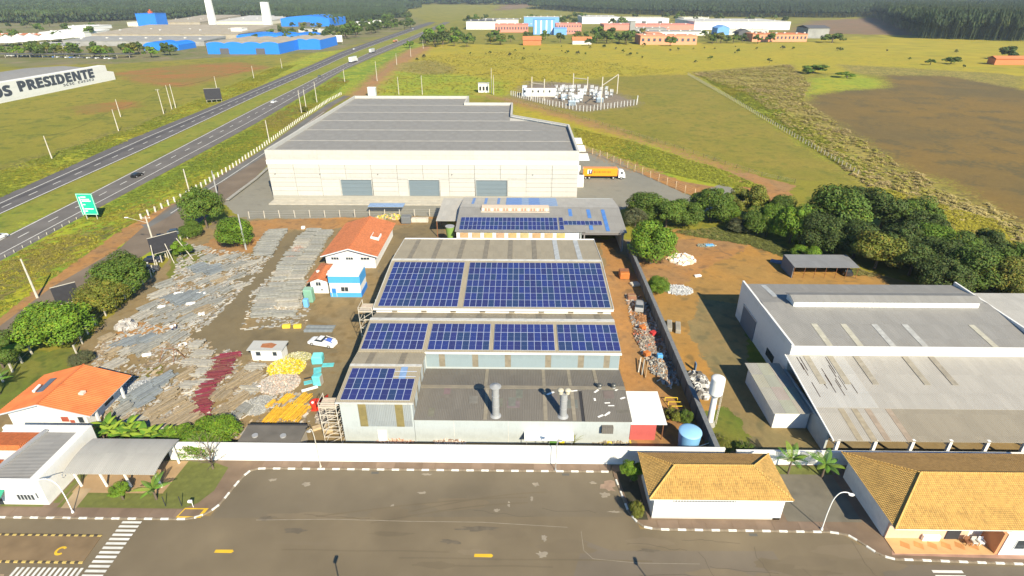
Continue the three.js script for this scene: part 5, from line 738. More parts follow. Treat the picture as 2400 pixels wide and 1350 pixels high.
function car(label, px, py, turn, col, kind = 'car', y = 0.02, group) {       // length along x, front at +x
  const [x, z] = g(px, py), o = thing(kind === 'pickup' ? 'pickup_truck' : 'parked_car', label, kind === 'pickup' ? 'pickup' : 'car', [x, y, z], turn, group), pm = paint(col);
  const L = kind === 'pickup' ? 5.2 : 4.3, w = 1.75, h = L / 2;
  P(o, 'body', exSide([[-h, 0.35], [-h + 0.05, 0.85], [-h + 0.25, 0.98], [h - 1.25, 1.0], [h - 0.35, 0.86], [h - 0.05, 0.7], [h, 0.36], [h - 0.2, 0.28], [-h + 0.2, 0.28]], w, 0.08), pm);
  const c0 = kind === 'pickup' ? -0.35 : -h + 0.35, c1 = h - 1.2;
  P(o, 'windows', exSide([[c0, 0.98], [c0 + (kind === 'pickup' ? 0.12 : 0.5), 1.42], [c1 - 0.75, 1.44], [c1, 0.98]], w - 0.18, 0.06), mGlass);
  P(o, 'roof', new RoundedBoxGeometry(c1 - c0 - (kind === 'pickup' ? 0.85 : 1.2), 0.08, w - 0.3, 2, 0.03).translate((c0 + c1) / 2 + (kind === 'pickup' ? -0.32 : -0.13), 1.46, 0), pm);
  for (const s of [-1, 1]) { P(o, 'headlight', headGeo, mTrimW).position.set(h - 0.06, 0.68, s * 0.62); P(o, 'taillight', headGeo, mat([0.35, 0.01, 0.01])).position.set(-h + 0.02, 0.78, s * 0.66); P(o, 'mirror', new RoundedBoxGeometry(0.12, 0.12, 0.2, 1, 0.03), pm).position.set(c1 - 0.25, 1.05, s * (w / 2 + 0.06)); for (const q of [h - 0.85, -h + 0.85]) { const wl = P(o, 'wheel', wheelGeo, mTyre); wl.position.set(q, 0.34, s * (w / 2 - 0.1)); P(wl, 'rim', rimGeo, mRim); } }
  if (kind === 'pickup') { P(o, 'cargo_bed', box(1.95, 0.06, 1.45, -1.5, 1.0, 0), mDark); P(o, 'cargo', merge([new RoundedBoxGeometry(0.9, 0.5, 0.7, 2, 0.1).translate(-1.4, 1.2, 0.2), bar([-2.4, 1.2, -0.5], [-0.7, 1.5, -0.3], 0.1)]), mat([0.06, 0.13, 0.5])); P(o, 'bed_rail', bar([-2.4, 1.25, 0.75], [-0.5, 1.6, 0.72], 0.07), mTrimW); }
  return o;
}
const hw = -1.62;   // heading along the highway
car('black car on the near carriageway of the highway', 322, 414, PI / 2 - 0.12, [0.01, 0.01, 0.012]); car('white car leaving the frame at the left edge of the highway', -2, 560, PI / 2 - 0.1, [0.8, 0.8, 0.8]); car('white car on the near carriageway beyond the warehouse corner', 642, 241, PI / 2 - 0.05, [0.8, 0.8, 0.8]); car('small dark car far up the near carriageway', 749, 181, PI / 2, [0.12, 0.13, 0.14]); car('tiny white van high up the far carriageway', 830, 116, PI / 2, [0.7, 0.7, 0.7]);
car('white car farthest up the highway', 996, 73, PI / 2, [0.8, 0.8, 0.8]); car('pale car high up the left carriageway by the trees', 968, 68, PI / 2, [0.6, 0.62, 0.66]);
car('black hatchback parked nearest the dark billboard', 362, 614, 0.35, [0.008, 0.01, 0.025]); car('dark grey car parked half under the street tree', 350, 636, 0.35, [0.05, 0.055, 0.065]); car('black car with white bonnet parked on the verge', 384, 562, 0.45, [0.012, 0.013, 0.02]); car('slate blue car parked farthest along the verge', 414, 549, 0.45, [0.06, 0.075, 0.10]);
car('white pickup loaded with blue goods in the works yard', 757, 808, PI - 0.26 + 0.0, [0.82, 0.82, 0.82], 'pickup'); car('dusty silver old car wreck against the dark wall', 1498, 722, 1.35, [0.34, 0.34, 0.34]); car('dark car parked under the tin shelter', 1978, 640, 1.57, [0.03, 0.03, 0.035]);
function lorry(label, px, py, turn, len, h, col, cab, logo) {
  const [x, z] = g(px, py), o = thing('lorry', label, 'lorry', [x, 0.02, z], turn), pm = paint(col), cm = paint(cab), L = len;
  P(o, 'trailer', new RoundedBoxGeometry(L, h - 1.15, 2.55, 2, 0.05).translate(-1.2, 1.15 + (h - 1.15) / 2, 0), pm); P(o, 'chassis', box(L + 2.6, 0.3, 1.0, 0.1, 0.9, 0), mDark);
  P(o, 'cab', exSide([[0, 0.6], [0, 3.0], [0.4, 3.15], [1.5, 3.0], [2.1, 1.8], [2.25, 0.6]], 2.4, 0.12).translate(L / 2 - 1.2 + 0.55, 0, 0), cm); P(o, 'windscreen', box(0.06, 1.0, 2.0).rotateZ(0.45).translate(L / 2 + 1.25, 2.35, 0), mGlass);
  for (const s of [-1, 1]) { P(o, 'side_window', box(0.8, 0.7, 0.05, L / 2 + 0.35, 2.3, s * 1.21), mGlass); for (const q of [L / 2 + 0.6, L / 2 - 2.2, -L / 2, -L / 2 + 1.3]) { const wl = P(o, 'wheel', new THREE.CylinderGeometry(0.5, 0.5, 0.35, 18).rotateX(PI / 2), mTyre); wl.position.set(q - 0.3, 0.5, s * 1.05); P(wl, 'rim', new THREE.CylinderGeometry(0.26, 0.26, 0.37, 10).rotateX(PI / 2), mRim); } P(o, 'landing_leg', box(0.12, 0.9, 0.12, L / 2 - 4.6, 0.55, s * 0.9), mDark); }
  if (logo) { const lm = mat([0.02, 0.03, 0.10], { rough: 0.5 }), dm = mat([0.16, 0.06, 0.01], { rough: 0.5 }), z1 = 1.285, e = L / 2; P(o, 'emblem', merge([box(0.42, 1.2, 0.02, -e + 0.55, 2.75, z1), box(0.42, 1.2, 0.02, -e + 1.35, 2.75, z1), box(1.2, 0.3, 0.02, -e + 0.95, 2.1, z1)].map(q => q.applyMatrix4(new THREE.Matrix4().makeShear(0, 0, 0.15, 0, 0, 0)))), lm); P(o, 'emblem_ground', box(1.5, 1.5, 0.01, -e + 1.0, 2.7, z1 - 0.005), mTrimW); P(o, 'lettering', merge(Array.from({ length: 11 }, (_, i) => box(i % 3 ? 0.16 : 0.3, 0.62, 0.02, -e + 2.7 + i * 0.56, 2.62, z1))), dm); }
  return o;
}
lorry('orange trailer lorry with white cab in the warehouse truck yard', 1413, 418, 0.0, 12.0, 3.9, [0.85, 0.30, 0.012], [0.8, 0.8, 0.8], true); lorry('white box lorry on the near highway carriageway', 829, 146, PI / 2 - 0.1, 15, 5.2, [0.8, 0.8, 0.8], [0.75, 0.75, 0.75]); lorry('dark lorry with white load above the white lorry', 873, 124, PI / 2 - 0.1, 12, 4.6, [0.55, 0.55, 0.56], [0.03, 0.03, 0.03]); lorry('orange flat lorry far along the near carriageway', 927, 99, PI / 2 - 0.1, 12, 3.0, [0.5, 0.2, 0.08], [0.6, 0.5, 0.4]);

// ---------------------------------------------------------------- the works yard: stacks of concrete posts, slabs and planks
const plankMats = { grey: [], pale: [], tan: [], crimson: [], amber: [], blue: [] };
for (let i = 0; i < 5; i++) { const k = 0.86 + 0.07 * i; const f = (c, m) => plankMats[m].push(mat(c.map(v => v * k), { map: grainFine })); f([0.325, 0.322, 0.292], 'grey'); f([0.42, 0.395, 0.34], 'pale'); f([0.36, 0.285, 0.185], 'tan'); f([0.20 + 0.03 * (i % 2), 0.026 + 0.02 * (i % 3), 0.055], 'crimson'); f([0.78, 0.44 + 0.03 * (i % 2), 0.03], 'amber'); f([0.245, 0.272, 0.285], 'blue'); }
const plankGeos = {}; const pg = (l, w, h) => { const k = [l, w, h].map(v => v.toFixed(1)).join(); return plankGeos[k] || (plankGeos[k] = triUV(new RoundedBoxGeometry(l, h, w, 1, Math.min(0.03, h * 0.2)))); };
const rY = rng(2024);
function stack(name, label, cat, group, x, z, turn, o) {     // o: n across, layers, l length, w width, h height, kind, mess
  const t = thing(name, label, cat, [x, 0, z], turn, group), { n, layers, l, w, h, kind, mess = 0.5 } = o;
  const L2 = Math.round(l * 2) / 2;
  for (let j = 0; j < layers; j++) { const nn = Math.max(2, n - Math.floor(rY() * (j + 1) * 1.6)), off = (rY() - 0.5) * w; for (let i = 0; i < nn; i++) { if (rY() < 0.06 * mess) continue; const m = plankMats[kind], p = P(t, 'plank', pg(L2, w, h), m[rY() * m.length | 0]); p.position.set((rY() - 0.5) * 0.5 * mess, h * (j + 0.5) + 0.01 + rY() * 0.03 * mess, (i - (nn - 1) / 2) * (w * 1.06) + off); p.rotation.set((rY() - 0.5) * 0.05 * mess, (rY() - 0.5) * 0.10 * mess, (rY() - 0.5) * 0.03 * mess); } }
  return t;
}
// walk a band given by its sighted left and right edges and lay stacks side by side over it
function band(left, right, gapPx, fn) { const Lw = gp(left), Rw = gp(right); let T = 0; for (let i = 0; i + 1 < Lw.length; i++) T += Math.hypot(Lw[i + 1][0] - Lw[i][0], Lw[i + 1][1] - Lw[i][1]); const n = Math.round(T / gapPx); let R = 0; for (let i = 0; i + 1 < Rw.length; i++) R += Math.hypot(Rw[i + 1][0] - Rw[i][0], Rw[i + 1][1] - Rw[i][1]); for (let k = 0; k < n; k++) { const a = at(Lw, (k + 0.5) / n * T), b = at(Rw, (k + 0.5) / n * R); fn(a, b, k, n); } }
const nth = n => { const o = ord[(n - 1) % 20] || ''; return n <= 20 ? ord[n - 1] : n === 30 ? 'thirtieth' : n === 40 ? 'fortieth' : ['', '', 'twenty ', 'thirty ', 'forty '][Math.floor(n / 10)] + ord[n % 10 - 1]; };
const ord = ['first', 'second', 'third', 'fourth', 'fifth', 'sixth', 'seventh', 'eighth', 'ninth', 'tenth', 'eleventh', 'twelfth', 'thirteenth', 'fourteenth', 'fifteenth', 'sixteenth', 'seventeenth', 'eighteenth', 'nineteenth', 'twentieth'];
// long band right of the lane, beside the orange roofed office: posts lying crosswise, two stacks per row
band([[718, 538], [664, 598], [640, 650], [604, 692], [578, 748]], [[782, 540], [752, 596], [722, 640], [716, 668], [700, 742]], 2.7, (a, b, k, n) => {
  const w = Math.hypot(b[0] - a[0], b[1] - a[1]), ang = -Math.atan2(b[1] - a[1], b[0] - a[0]);
  for (let s = 0; s < 2; s++) { const t = 0.27 + 0.47 * s; stack('post_stack', `${ord[k]} row of grey concrete posts beside the lane, ${s ? 'house' : 'lane'} side stack`, 'stack', 'concrete post stacks beside the lane', lerp(a[0], b[0], t) + (rY() - 0.5) * 0.9, lerp(a[1], b[1], t) + (rY() - 0.5) * 0.5, ang + (rY() - 0.5) * 0.16, { n: 8 + (rY() * 3 | 0), layers: 2 + (rY() * 2 | 0), l: Math.max(2.2, w * 0.46), w: 0.24, h: 0.24, kind: rY() < 0.22 ? 'pale' : 'grey', mess: 1.7 }); }
});
// rubble like posts left of the lane top
band([[622, 540], [602, 566], [592, 596]], [[680, 542], [660, 572], [640, 604]], 2.2, (a, b, k) => { const w = Math.hypot(b[0] - a[0], b[1] - a[1]); stack('post_stack', `${ord[k]} heap of broken grey posts below the round tree, counting from the back`, 'heap', 'broken post heaps by the round tree', (a[0] + b[0]) / 2, (a[1] + b[1]) / 2, -0.2 + rY() * 0.5, { n: 9, layers: 3, l: w * 0.7, w: 0.26, h: 0.2, kind: 'grey', mess: 2.2 }); });
// slabs and planks left of the lane, lying lengthwise
const slabsA = [[470, 585, 'grey'], [490, 605, 'grey'], [520, 606, 'pale'], [548, 604, 'grey'], [470, 630, 'blue'], [500, 632, 'blue'], [530, 628, 'grey'], [560, 622, 'grey'], [590, 620, 'pale'], [455, 652, 'grey'], [490, 658, 'grey'], [520, 655, 'tan'], [555, 650, 'grey'], [500, 682, 'grey'], [530, 680, 'grey'], [560, 672, 'pale'], [388, 668, 'grey'], [372, 690, 'pale'], [420, 702, 'blue'], [452, 696, 'blue'], [480, 708, 'grey'], [510, 706, 'grey'], [350, 722, 'grey'], [380, 728, 'grey'], [412, 732, 'grey'], [446, 726, 'grey'], [478, 730, 'tan'], [330, 742, 'pale'], [370, 752, 'grey'], [402, 752, 'grey'], [440, 748, 'grey'], [505, 652, 'pale']];
slabsA.forEach(([px, py, k], i) => { const [x, z] = g(px, py); stack('plank_stack', `${k === 'tan' ? 'brown' : k === 'blue' ? 'bluish' : k} slab pile, ${nth(i + 1)} counting from the back, left of the yard lane`, 'slab pile', 'slab piles between lane and street trees', x, z, PI / 2 - 0.50 + (rY() - 0.5) * 0.35, { n: 6 + (rY() * 4 | 0), layers: 2 + (rY() * 2.4 | 0), l: 2.4 + rY() * 1.8, w: k === 'blue' ? 0.7 : 0.36, h: 0.15, kind: k, mess: 2.6 }); });
const slabsB = [[255, 795, 'tan'], [290, 806, 'blue'], [312, 800, 'blue'], [345, 800, 'blue'], [370, 798, 'grey'], [395, 788, 'grey'], [420, 795, 'grey'], [270, 828, 'tan'], [300, 828, 'pale'], [330, 822, 'grey'], [270, 855, 'pale'], [352, 815, 'grey'], [460, 812, 'pale'], [475, 832, 'pale'], [450, 850, 'pale'], [480, 856, 'pale'], [470, 876, 'pale'], [440, 880, 'tan'], [475, 898, 'pale'], [440, 905, 'pale'], [355, 905, 'blue'], [340, 925, 'blue'], [318, 940, 'blue'], [385, 890, 'blue'], [400, 930, 'tan'], [420, 945, 'tan'], [390, 955, 'tan'], [360, 968, 'tan'], [415, 975, 'tan'], [440, 965, 'tan'], [330, 985, 'pale'], [365, 992, 'tan'], [520, 930, 'tan'], [545, 905, 'tan'], [565, 880, 'tan'], [530, 960, 'tan'], [560, 940, 'tan'], [585, 915, 'pale'], [515, 985, 'tan'], [545, 985, 'grey'], [575, 960, 'grey'], [590, 890, 'tan'], [600, 862, 'pale'], [430, 990, 'tan'], [455, 985, 'tan'], [290, 965, 'grey'], [300, 990, 'pale']];
slabsB.forEach(([px, py, k], i) => { const [x, z] = g(px, py), flatw = k === 'pale' && px > 430; stack('plank_stack', `${k === 'tan' ? 'brown timber' : k === 'blue' ? 'blue grey slab' : k + ' concrete'} pile, ${ord[i % 20]} of the ${i < 16 ? 'upper' : i < 36 ? 'middle' : 'lower'} group, in the front yard`, 'pile', 'plank piles in the front yard', x, z, flatw ? (rY() - 0.5) * 0.16 : PI / 2 - 0.46 + (rY() - 0.5) * 0.3, { n: 6 + (rY() * 4 | 0), layers: 2 + (rY() * 3 | 0), l: 2.0 + rY() * 1.6, w: k === 'blue' ? 0.5 : 0.28, h: k === 'tan' ? 0.22 : 0.18, kind: k, mess: 2.0 }); });
// crimson posts in one long diagonal drift
band([[512, 838], [498, 870], [478, 905], [460, 935], [450, 965], [458, 990]], [[556, 826], [548, 862], [512, 902], [500, 935], [490, 965], [480, 990]], 1.7, (a, b, k) => { const w = Math.hypot(b[0] - a[0], b[1] - a[1]); stack('crimson_post_stack', `${ord[k]} bundle of crimson painted posts, counting from the white hut`, 'bundle', 'crimson post bundles', (a[0] + b[0]) / 2, (a[1] + b[1]) / 2, 0.35 + (rY() - 0.5) * 0.35, { n: 8, layers: 2 + (rY() * 3 | 0), l: w * (0.6 + 0.45 * rY()), w: 0.2, h: 0.2, kind: 'crimson', mess: 3.2 }); });
// amber pipes lying side by side
for (const [px, py, n, l, i] of [[648, 975, 9, 3.6, 0], [676, 968, 9, 3.8, 1], [702, 970, 8, 3.6, 2], [712, 938, 7, 2.8, 3], [672, 938, 6, 2.4, 4], [636, 950, 4, 2.0, 5]]) { const [x, z] = g(px, py), o = thing('pipe_bundle', ['amber pipe bundle nearest the dark pump house, left one', 'middle amber pipe bundle behind the dark pump house', 'right amber pipe bundle behind the dark pump house', 'amber pipe bundle beside the red bin', 'small amber pipe bundle below the grey rubble', 'shortest amber pipe bundle, at the left end'][i], 'pipe bundle', [x, 0, z], PI / 2 - 0.35 + (rY() - 0.5) * 0.2, 'amber pipe bundles'); const q = new THREE.CylinderGeometry(0.11, 0.11, l, 8, 1, true).rotateZ(PI / 2); for (let j = 0; j < 2; j++) for (let k = 0; k < n - j; k++) { const p = P(o, 'pipe', q, plankMats.amber[rY() * 5 | 0]); p.position.set((rY() - 0.5) * 0.5, 0.12 + j * 0.2, (k - n / 2) * 0.29 + j * 0.14); p.rotation.y = (rY() - 0.5) * 0.12; } }
// heaps of small broken bits: nobody could count these
function heap(name, label, cat, px, py, rx, rz, h, n, cols, s, seed) {
  const [x, z] = g(px, py), r = rng(seed), q = new THREE.BoxGeometry(0.9, 0.8, 0.9), o = thing(name, label, cat, [x, 0, z]), im = new THREE.InstancedMesh(q, mat([1, 1, 1], { rough: 0.9 }), n), M4 = new THREE.Matrix4(), Qn = new THREE.Quaternion(), c = new THREE.Color();
  for (let i = 0; i < n; i++) { const a = r() * 2 * PI, d = Math.sqrt(r()), k = s * (0.5 + r()); Qn.setFromEuler(new THREE.Euler(r() * 6, r() * 6, r() * 6)); M4.compose(new THREE.Vector3(Math.cos(a) * d * rx, h * (1 - d * d) * (0.6 + 0.4 * r()) + 0.05, Math.sin(a) * d * rz), Qn, new THREE.Vector3(k * (1 + r()), k * 0.7, k * (0.5 + r() * 0.7))); im.setMatrixAt(i, M4); const cc = cols[r() * cols.length | 0], v = 0.75 + 0.5 * r(); im.setColorAt(i, c.setRGB(cc[0] * v, cc[1] * v, cc[2] * v)); }
  im.name = 'rubble'; im.userData.kind = 'stuff'; im.castShadow = im.receiveShadow = true; o.add(im);
  const core = P(o, 'core', new THREE.SphereGeometry(1, 18, 8, 0, 2 * PI, 0, PI / 2).scale(rx * 0.95, h * 0.85, rz * 0.95), mat(cols[0].map(v => v * 0.8), { map: grainFine })); return o;
}
heap('spacer_heap', 'heap of bright yellow plastic spacers beside the white hut', 'heap', 672, 862, 3.3, 3.0, 1.0, 1500, [[0.62, 0.46, 0.015], [0.66, 0.52, 0.03], [0.38, 0.36, 0.09], [0.5, 0.45, 0.3]], 0.20, 1);
heap('scrap_heap', 'yellowish green brush and scrap heap behind the yellow heap', 'heap', 700, 838, 2.4, 1.5, 0.8, 700, [[0.36, 0.34, 0.12], [0.46, 0.43, 0.3], [0.3, 0.3, 0.2]], 0.2, 2);
heap('rubble_heap', 'pinkish grey rubble heap in front of the yellow heap', 'heap', 655, 900, 3.4, 3.1, 0.7, 1800, [[0.46, 0.40, 0.35], [0.40, 0.37, 0.33], [0.5, 0.36, 0.28], [0.34, 0.33, 0.3]], 0.17, 3);
heap('rubble_heap', 'fine grey gravel heap left of the amber pipes', 'heap', 608, 950, 2.4, 2.6, 0.5, 1300, [[0.36, 0.36, 0.34], [0.31, 0.31, 0.3]], 0.12, 4);
heap('gravel_heap', 'low grey gravel bed on the left of the front yard', 'heap', 325, 915, 3.4, 3.2, 0.4, 1300, [[0.30, 0.32, 0.35], [0.36, 0.37, 0.38]], 0.15, 5);
heap('rubble_heap', 'grey rubble heap at the end of the long post rows', 'heap', 650, 725, 4.2, 2.6, 0.6, 1500, [[0.40, 0.38, 0.34], [0.46, 0.43, 0.38], [0.32, 0.25, 0.16]], 0.2, 6);
heap('brick_heap', 'narrow heap of reddish brown broken bricks beside the lane', 'heap', 694, 590, 1.6, 5.6, 0.5, 1000, [[0.34, 0.22, 0.17], [0.40, 0.34, 0.30], [0.26, 0.17, 0.13]], 0.2, 7);
heap('sack_heap', 'scattered heap of white sacks on the dirt lot', 'heap', 1598, 610, 3.4, 3.0, 0.7, 170, [[0.74, 0.68, 0.60], [0.80, 0.77, 0.72], [0.70, 0.5, 0.36]], 0.62, 8);
heap('debris_heap', 'colourful debris heap against the dark wall, upper part', 'heap', 1512, 795, 1.9, 4.0, 0.9, 520, [[0.27, 0.24, 0.21], [0.34, 0.31, 0.28], [0.22, 0.19, 0.17], [0.17, 0.14, 0.12], [0.30, 0.26, 0.2], [0.38, 0.12, 0.06], [0.26, 0.15, 0.09]], 0.34, 9);
heap('debris_heap', 'grey debris heap against the dark wall, lower part', 'heap', 1545, 862, 1.9, 3.2, 0.8, 420, [[0.26, 0.26, 0.25], [0.36, 0.34, 0.3], [0.16, 0.15, 0.14], [0.3, 0.18, 0.1]], 0.34, 10);
heap('wreck_heap', 'heap of grey crumpled sheet wreckage beside the water tower', 'heap', 1636, 905, 1.8, 3.4, 1.2, 260, [[0.38, 0.37, 0.35], [0.52, 0.51, 0.49], [0.28, 0.27, 0.25], [0.12, 0.11, 0.1]], 0.7, 11);
heap('debris_heap', 'dark rusty heap at the foot of the scaffold', 'heap', 762, 975, 1.4, 2.0, 0.8, 420, [[0.22, 0.19, 0.16], [0.35, 0.3, 0.25], [0.4, 0.36, 0.3]], 0.25, 12);
heap('brick_heap', 'pinkish broken brick pile along the foot of the tall block', 'heap', 930, 1032, 3.4, 0.7, 0.7, 420, [[0.55, 0.36, 0.27], [0.6, 0.5, 0.42], [0.4, 0.22, 0.15]], 0.24, 13);
heap('brick_heap', 'mixed rubble pile along the foot of the workshop wall', 'heap', 1052, 1036, 2.6, 0.6, 0.6, 320, [[0.5, 0.4, 0.33], [0.62, 0.56, 0.5], [0.25, 0.17, 0.13]], 0.24, 14);
heap('debris_heap', 'crate and yellow debris pile at the right end of workshop wall', 'heap', 1432, 1036, 2.9, 0.7, 0.8, 420, [[0.3, 0.25, 0.18], [0.2, 0.17, 0.13], [0.62, 0.48, 0.05], [0.42, 0.38, 0.3]], 0.26, 15);
heap('gravel_heap', 'pale cement debris patch beside the dirt lot shrub', 'heap', 1590, 680, 3.2, 2.4, 0.25, 600, [[0.46, 0.47, 0.48], [0.4, 0.4, 0.4]], 0.25, 16);
heap('brush_heap', 'red flowered scrap heap below the white sheet roof', 'heap', 1498, 1010, 1.3, 1.6, 1.4, 600, [[0.36, 0.22, 0.16], [0.5, 0.1, 0.05], [0.3, 0.28, 0.24]], 0.18, 17);
heap('soil_heap', 'reddish brown soil heap against the dark wall', 'heap', 1505, 748, 1.3, 1.6, 0.7, 300, [[0.28, 0.13, 0.05], [0.33, 0.17, 0.08]], 0.2, 18);
heap('stone_heap', 'grey boulder stack beside the soil patch and street trees', 'heap', 296, 768, 1.7, 1.3, 1.2, 90, [[0.42, 0.39, 0.36], [0.36, 0.34, 0.32]], 0.75, 19);
heap('tarp_heap', 'crumpled heap with a bright blue sheet on the dirt lot', 'heap', 1655, 576, 2.4, 1.0, 0.35, 200, [[0.20, 0.21, 0.16], [0.3, 0.28, 0.22]], 0.3, 20);
heap('timber_heap', 'dark timber and crate heap at the rear yard fence', 'heap', 915, 512, 4.4, 1.3, 1.2, 500, [[0.36, 0.24, 0.14], [0.5, 0.42, 0.3], [0.6, 0.45, 0.06], [0.15, 0.2, 0.1]], 0.42, 21);
// loose slabs, offcuts and rubble lying between the stacks
function litter(label, pts, n, cols, seed, dir) {
  const p = gp(pts), r = rng(seed), b = [1e9, -1e9, 1e9, -1e9]; p.forEach(([x, z]) => { b[0] = Math.min(b[0], x); b[1] = Math.max(b[1], x); b[2] = Math.min(b[2], z); b[3] = Math.max(b[3], z); });
  const im = new THREE.InstancedMesh(new THREE.BoxGeometry(1, 1, 1), mat([1, 1, 1], { rough: 0.92 }), n), M4 = new THREE.Matrix4(), Q = new THREE.Quaternion(), c = new THREE.Color(); let k = 0;
  const inside = (x, z) => { let e = false; for (let i = 0, j = p.length - 1; i < p.length; j = i++) if ((p[i][1] > z) !== (p[j][1] > z) && x < (p[j][0] - p[i][0]) * (z - p[i][1]) / (p[j][1] - p[i][1]) + p[i][0]) e = !e; return e; };
  for (let i = 0; i < n * 30 && k < n; i++) { const x = lerp(b[0], b[1], r()), z = lerp(b[2], b[3], r()); if (!inside(x, z) || fbm(x * 0.25 + seed, z * 0.25, 2) + r() * 0.4 < 0.55) continue; const l = 0.25 + r() * r() * 1.7; Q.setFromEuler(new THREE.Euler((r() - 0.5) * 0.3, dir + (r() - 0.5) * (r() < 0.3 ? 3 : 0.7), (r() - 0.5) * 0.2)); M4.compose(new THREE.Vector3(x, 0.05 + r() * 0.12, z), Q, new THREE.Vector3(l, 0.06 + r() * 0.16, 0.12 + r() * 0.3)); im.setMatrixAt(k, M4); const cc = cols[r() * cols.length | 0], v = 0.7 + 0.55 * r(); im.setColorAt(k, c.setRGB(cc[0] * v, cc[1] * v, cc[2] * v)); k++; }
  im.count = k; im.name = numbered('yard_litter'); im.userData = { kind: 'stuff', label, category: 'litter' }; im.castShadow = im.receiveShadow = true; scene.add(im);
}
const cGrey = [[0.32, 0.315, 0.29], [0.36, 0.345, 0.31], [0.27, 0.26, 0.24], [0.42, 0.39, 0.34], [0.25, 0.19, 0.12]], cMix = [[0.33, 0.32, 0.29], [0.36, 0.28, 0.18], [0.28, 0.22, 0.15], [0.44, 0.41, 0.36], [0.24, 0.18, 0.12]];
litter('loose grey slabs and offcuts between the lane and street trees', [[430, 570], [540, 590], [640, 600], [600, 650], [540, 710], [480, 770], [420, 800], [250, 812], [330, 745], [400, 665]], 2300, cGrey, 61, PI / 2 - 0.5);
litter('loose planks and rubble scattered over the front yard', [[230, 800], [440, 790], [560, 825], [610, 850], [620, 900], [720, 930], [730, 1000], [560, 1030], [250, 1010], [210, 900]], 3000, cMix, 62, PI / 2 - 0.4);
litter('broken posts spilling from the long post rows', [[588, 690], [640, 640], [700, 560], [770, 540], [725, 650], [722, 760], [566, 775]], 1100, cGrey, 63, 0.1);
litter('scrap scattered in the works alley along the dark wall', [[1465, 690], [1500, 690], [1560, 800], [1600, 900], [1560, 910], [1500, 820], [1480, 750]], 900, [[0.3, 0.27, 0.24], [0.4, 0.2, 0.1], [0.2, 0.17, 0.15], [0.5, 0.46, 0.4]], 64, 1.2);
// single things in the yard
function lump(name, label, cat, px, py, w, h, d, m, turn = 0, y = 0) { const [x, z] = g(px, py), o = thing(name, label, cat, [x, y, z], turn); P(o, 'body', new RoundedBoxGeometry(w, h, d, 2, Math.min(w, h, d) * 0.14).translate(0, h / 2, 0), m); return o; }
const mCyan = mat([0.16, 0.62, 0.66], { map: grainFine, rough: 0.6 });
{ const o = lump('plastic_tank', 'large cyan plastic tank, upper one of the cyan group', 'tank', 746, 848, 1.9, 1.4, 1.9, mCyan, 0.1); P(o, 'rim', new RoundedBoxGeometry(1.6, 0.12, 1.6, 1, 0.04).translate(0, 1.45, 0), mat([0.22, 0.66, 0.68], { rough: 0.6 })); } lump('plastic_sheet', 'flat cyan sheet right of the upper cyan tank', 'sheet', 769, 856, 2.0, 0.12, 1.1, mCyan, 0.1); lump('plastic_sheet', 'cyan sheet lying between the two cyan tanks', 'sheet', 744, 868, 1.3, 0.1, 1.6, mCyan, 0.3); { const o = lump('plastic_tank', 'upright cyan tank with grey side, lower one of the cyan group', 'tank', 746, 900, 1.4, 1.9, 1.3, mCyan, -0.1); P(o, 'side_panel', box(0.06, 1.7, 1.0, 0.72, 0.9, 0), mRoofPale); } { const o = lump('plastic_sheet', 'cyan sheet with a black ring left of the lower tank', 'sheet', 726, 896, 1.9, 0.1, 1.0, mCyan, 0.4); P(o, 'ring', new THREE.TorusGeometry(0.55, 0.07, 8, 22).rotateX(PI / 2 - 0.5).translate(-0.2, 0.55, -0.6), mTyre); }
lump('white_plank', 'white boat shaped panel below the cyan tanks', 'panel', 726, 912, 2.6, 0.14, 0.6, mTrimW, 0.5); { const o = lump('red_bin', 'bright red conical bin below the cyan tanks', 'bin', 742, 958, 1.3, 0.2, 1.3, mat([0.5, 0.04, 0.02], { rough: 0.6 })); P(o, 'tub', cyl(0.62, 0.86, 1.3, 16, 0, 0.1, 0), mat([0.62, 0.045, 0.02], { rough: 0.55 })); P(o, 'lid', cyl(0.2, 0.22, 0.14, 12, -0.3, 1.4, 0.3), mTrimW); P(o, 'sheet', quads([[[0.1, 1.4, 0.6], [1.8, 2.0, -1.2], [1.4, 0.7, -1.8], [-0.2, 0.9, -0.8]]]), mat([0.55, 0.05, 0.03], { rough: 0.6 })); }
lump('cardboard_box', 'pale wooden crate with lid in front of the scaffold', 'crate', 745, 1004, 1.5, 0.35, 0.9, mat([0.62, 0.47, 0.28], { map: grainFine }), 0.5); lump('cardboard_box', 'larger tan crate beside the scaffold foot', 'crate', 772, 1012, 1.4, 1.2, 1.2, mat([0.55, 0.42, 0.25], { map: grainFine }), 0.1);
for (const [px, py, l, w, d, m] of [[420, 690, 'white trough lying on the soil patch, upper left one', 1.9, 0.7, mTrimW], [472, 690, 'white bathtub shaped basin on the plank piles', 1.8, 0.8, mTrimW], [448, 714, 'white long trough beside the orange rubbish', 1.8, 0.6, mTrimW], [380, 722, 'white curled basin left of the troughs', 1.4, 0.9, mTrimW], [473, 738, 'white sack lying near the lane edge', 1.2, 0.7, mTrimW], [345, 834, 'white tile block lying in the front yard', 1.5, 0.5, mTrimW], [596, 912, 'long white beam on the brown timber', 2.2, 0.35, mTrimW], [1488, 668, 'cream lattice crate against the dark wall', 2.0, 1.6, mPost]]) lump('trough', l, 'trough', px, py, w, 0.5, d, m, 0.3);
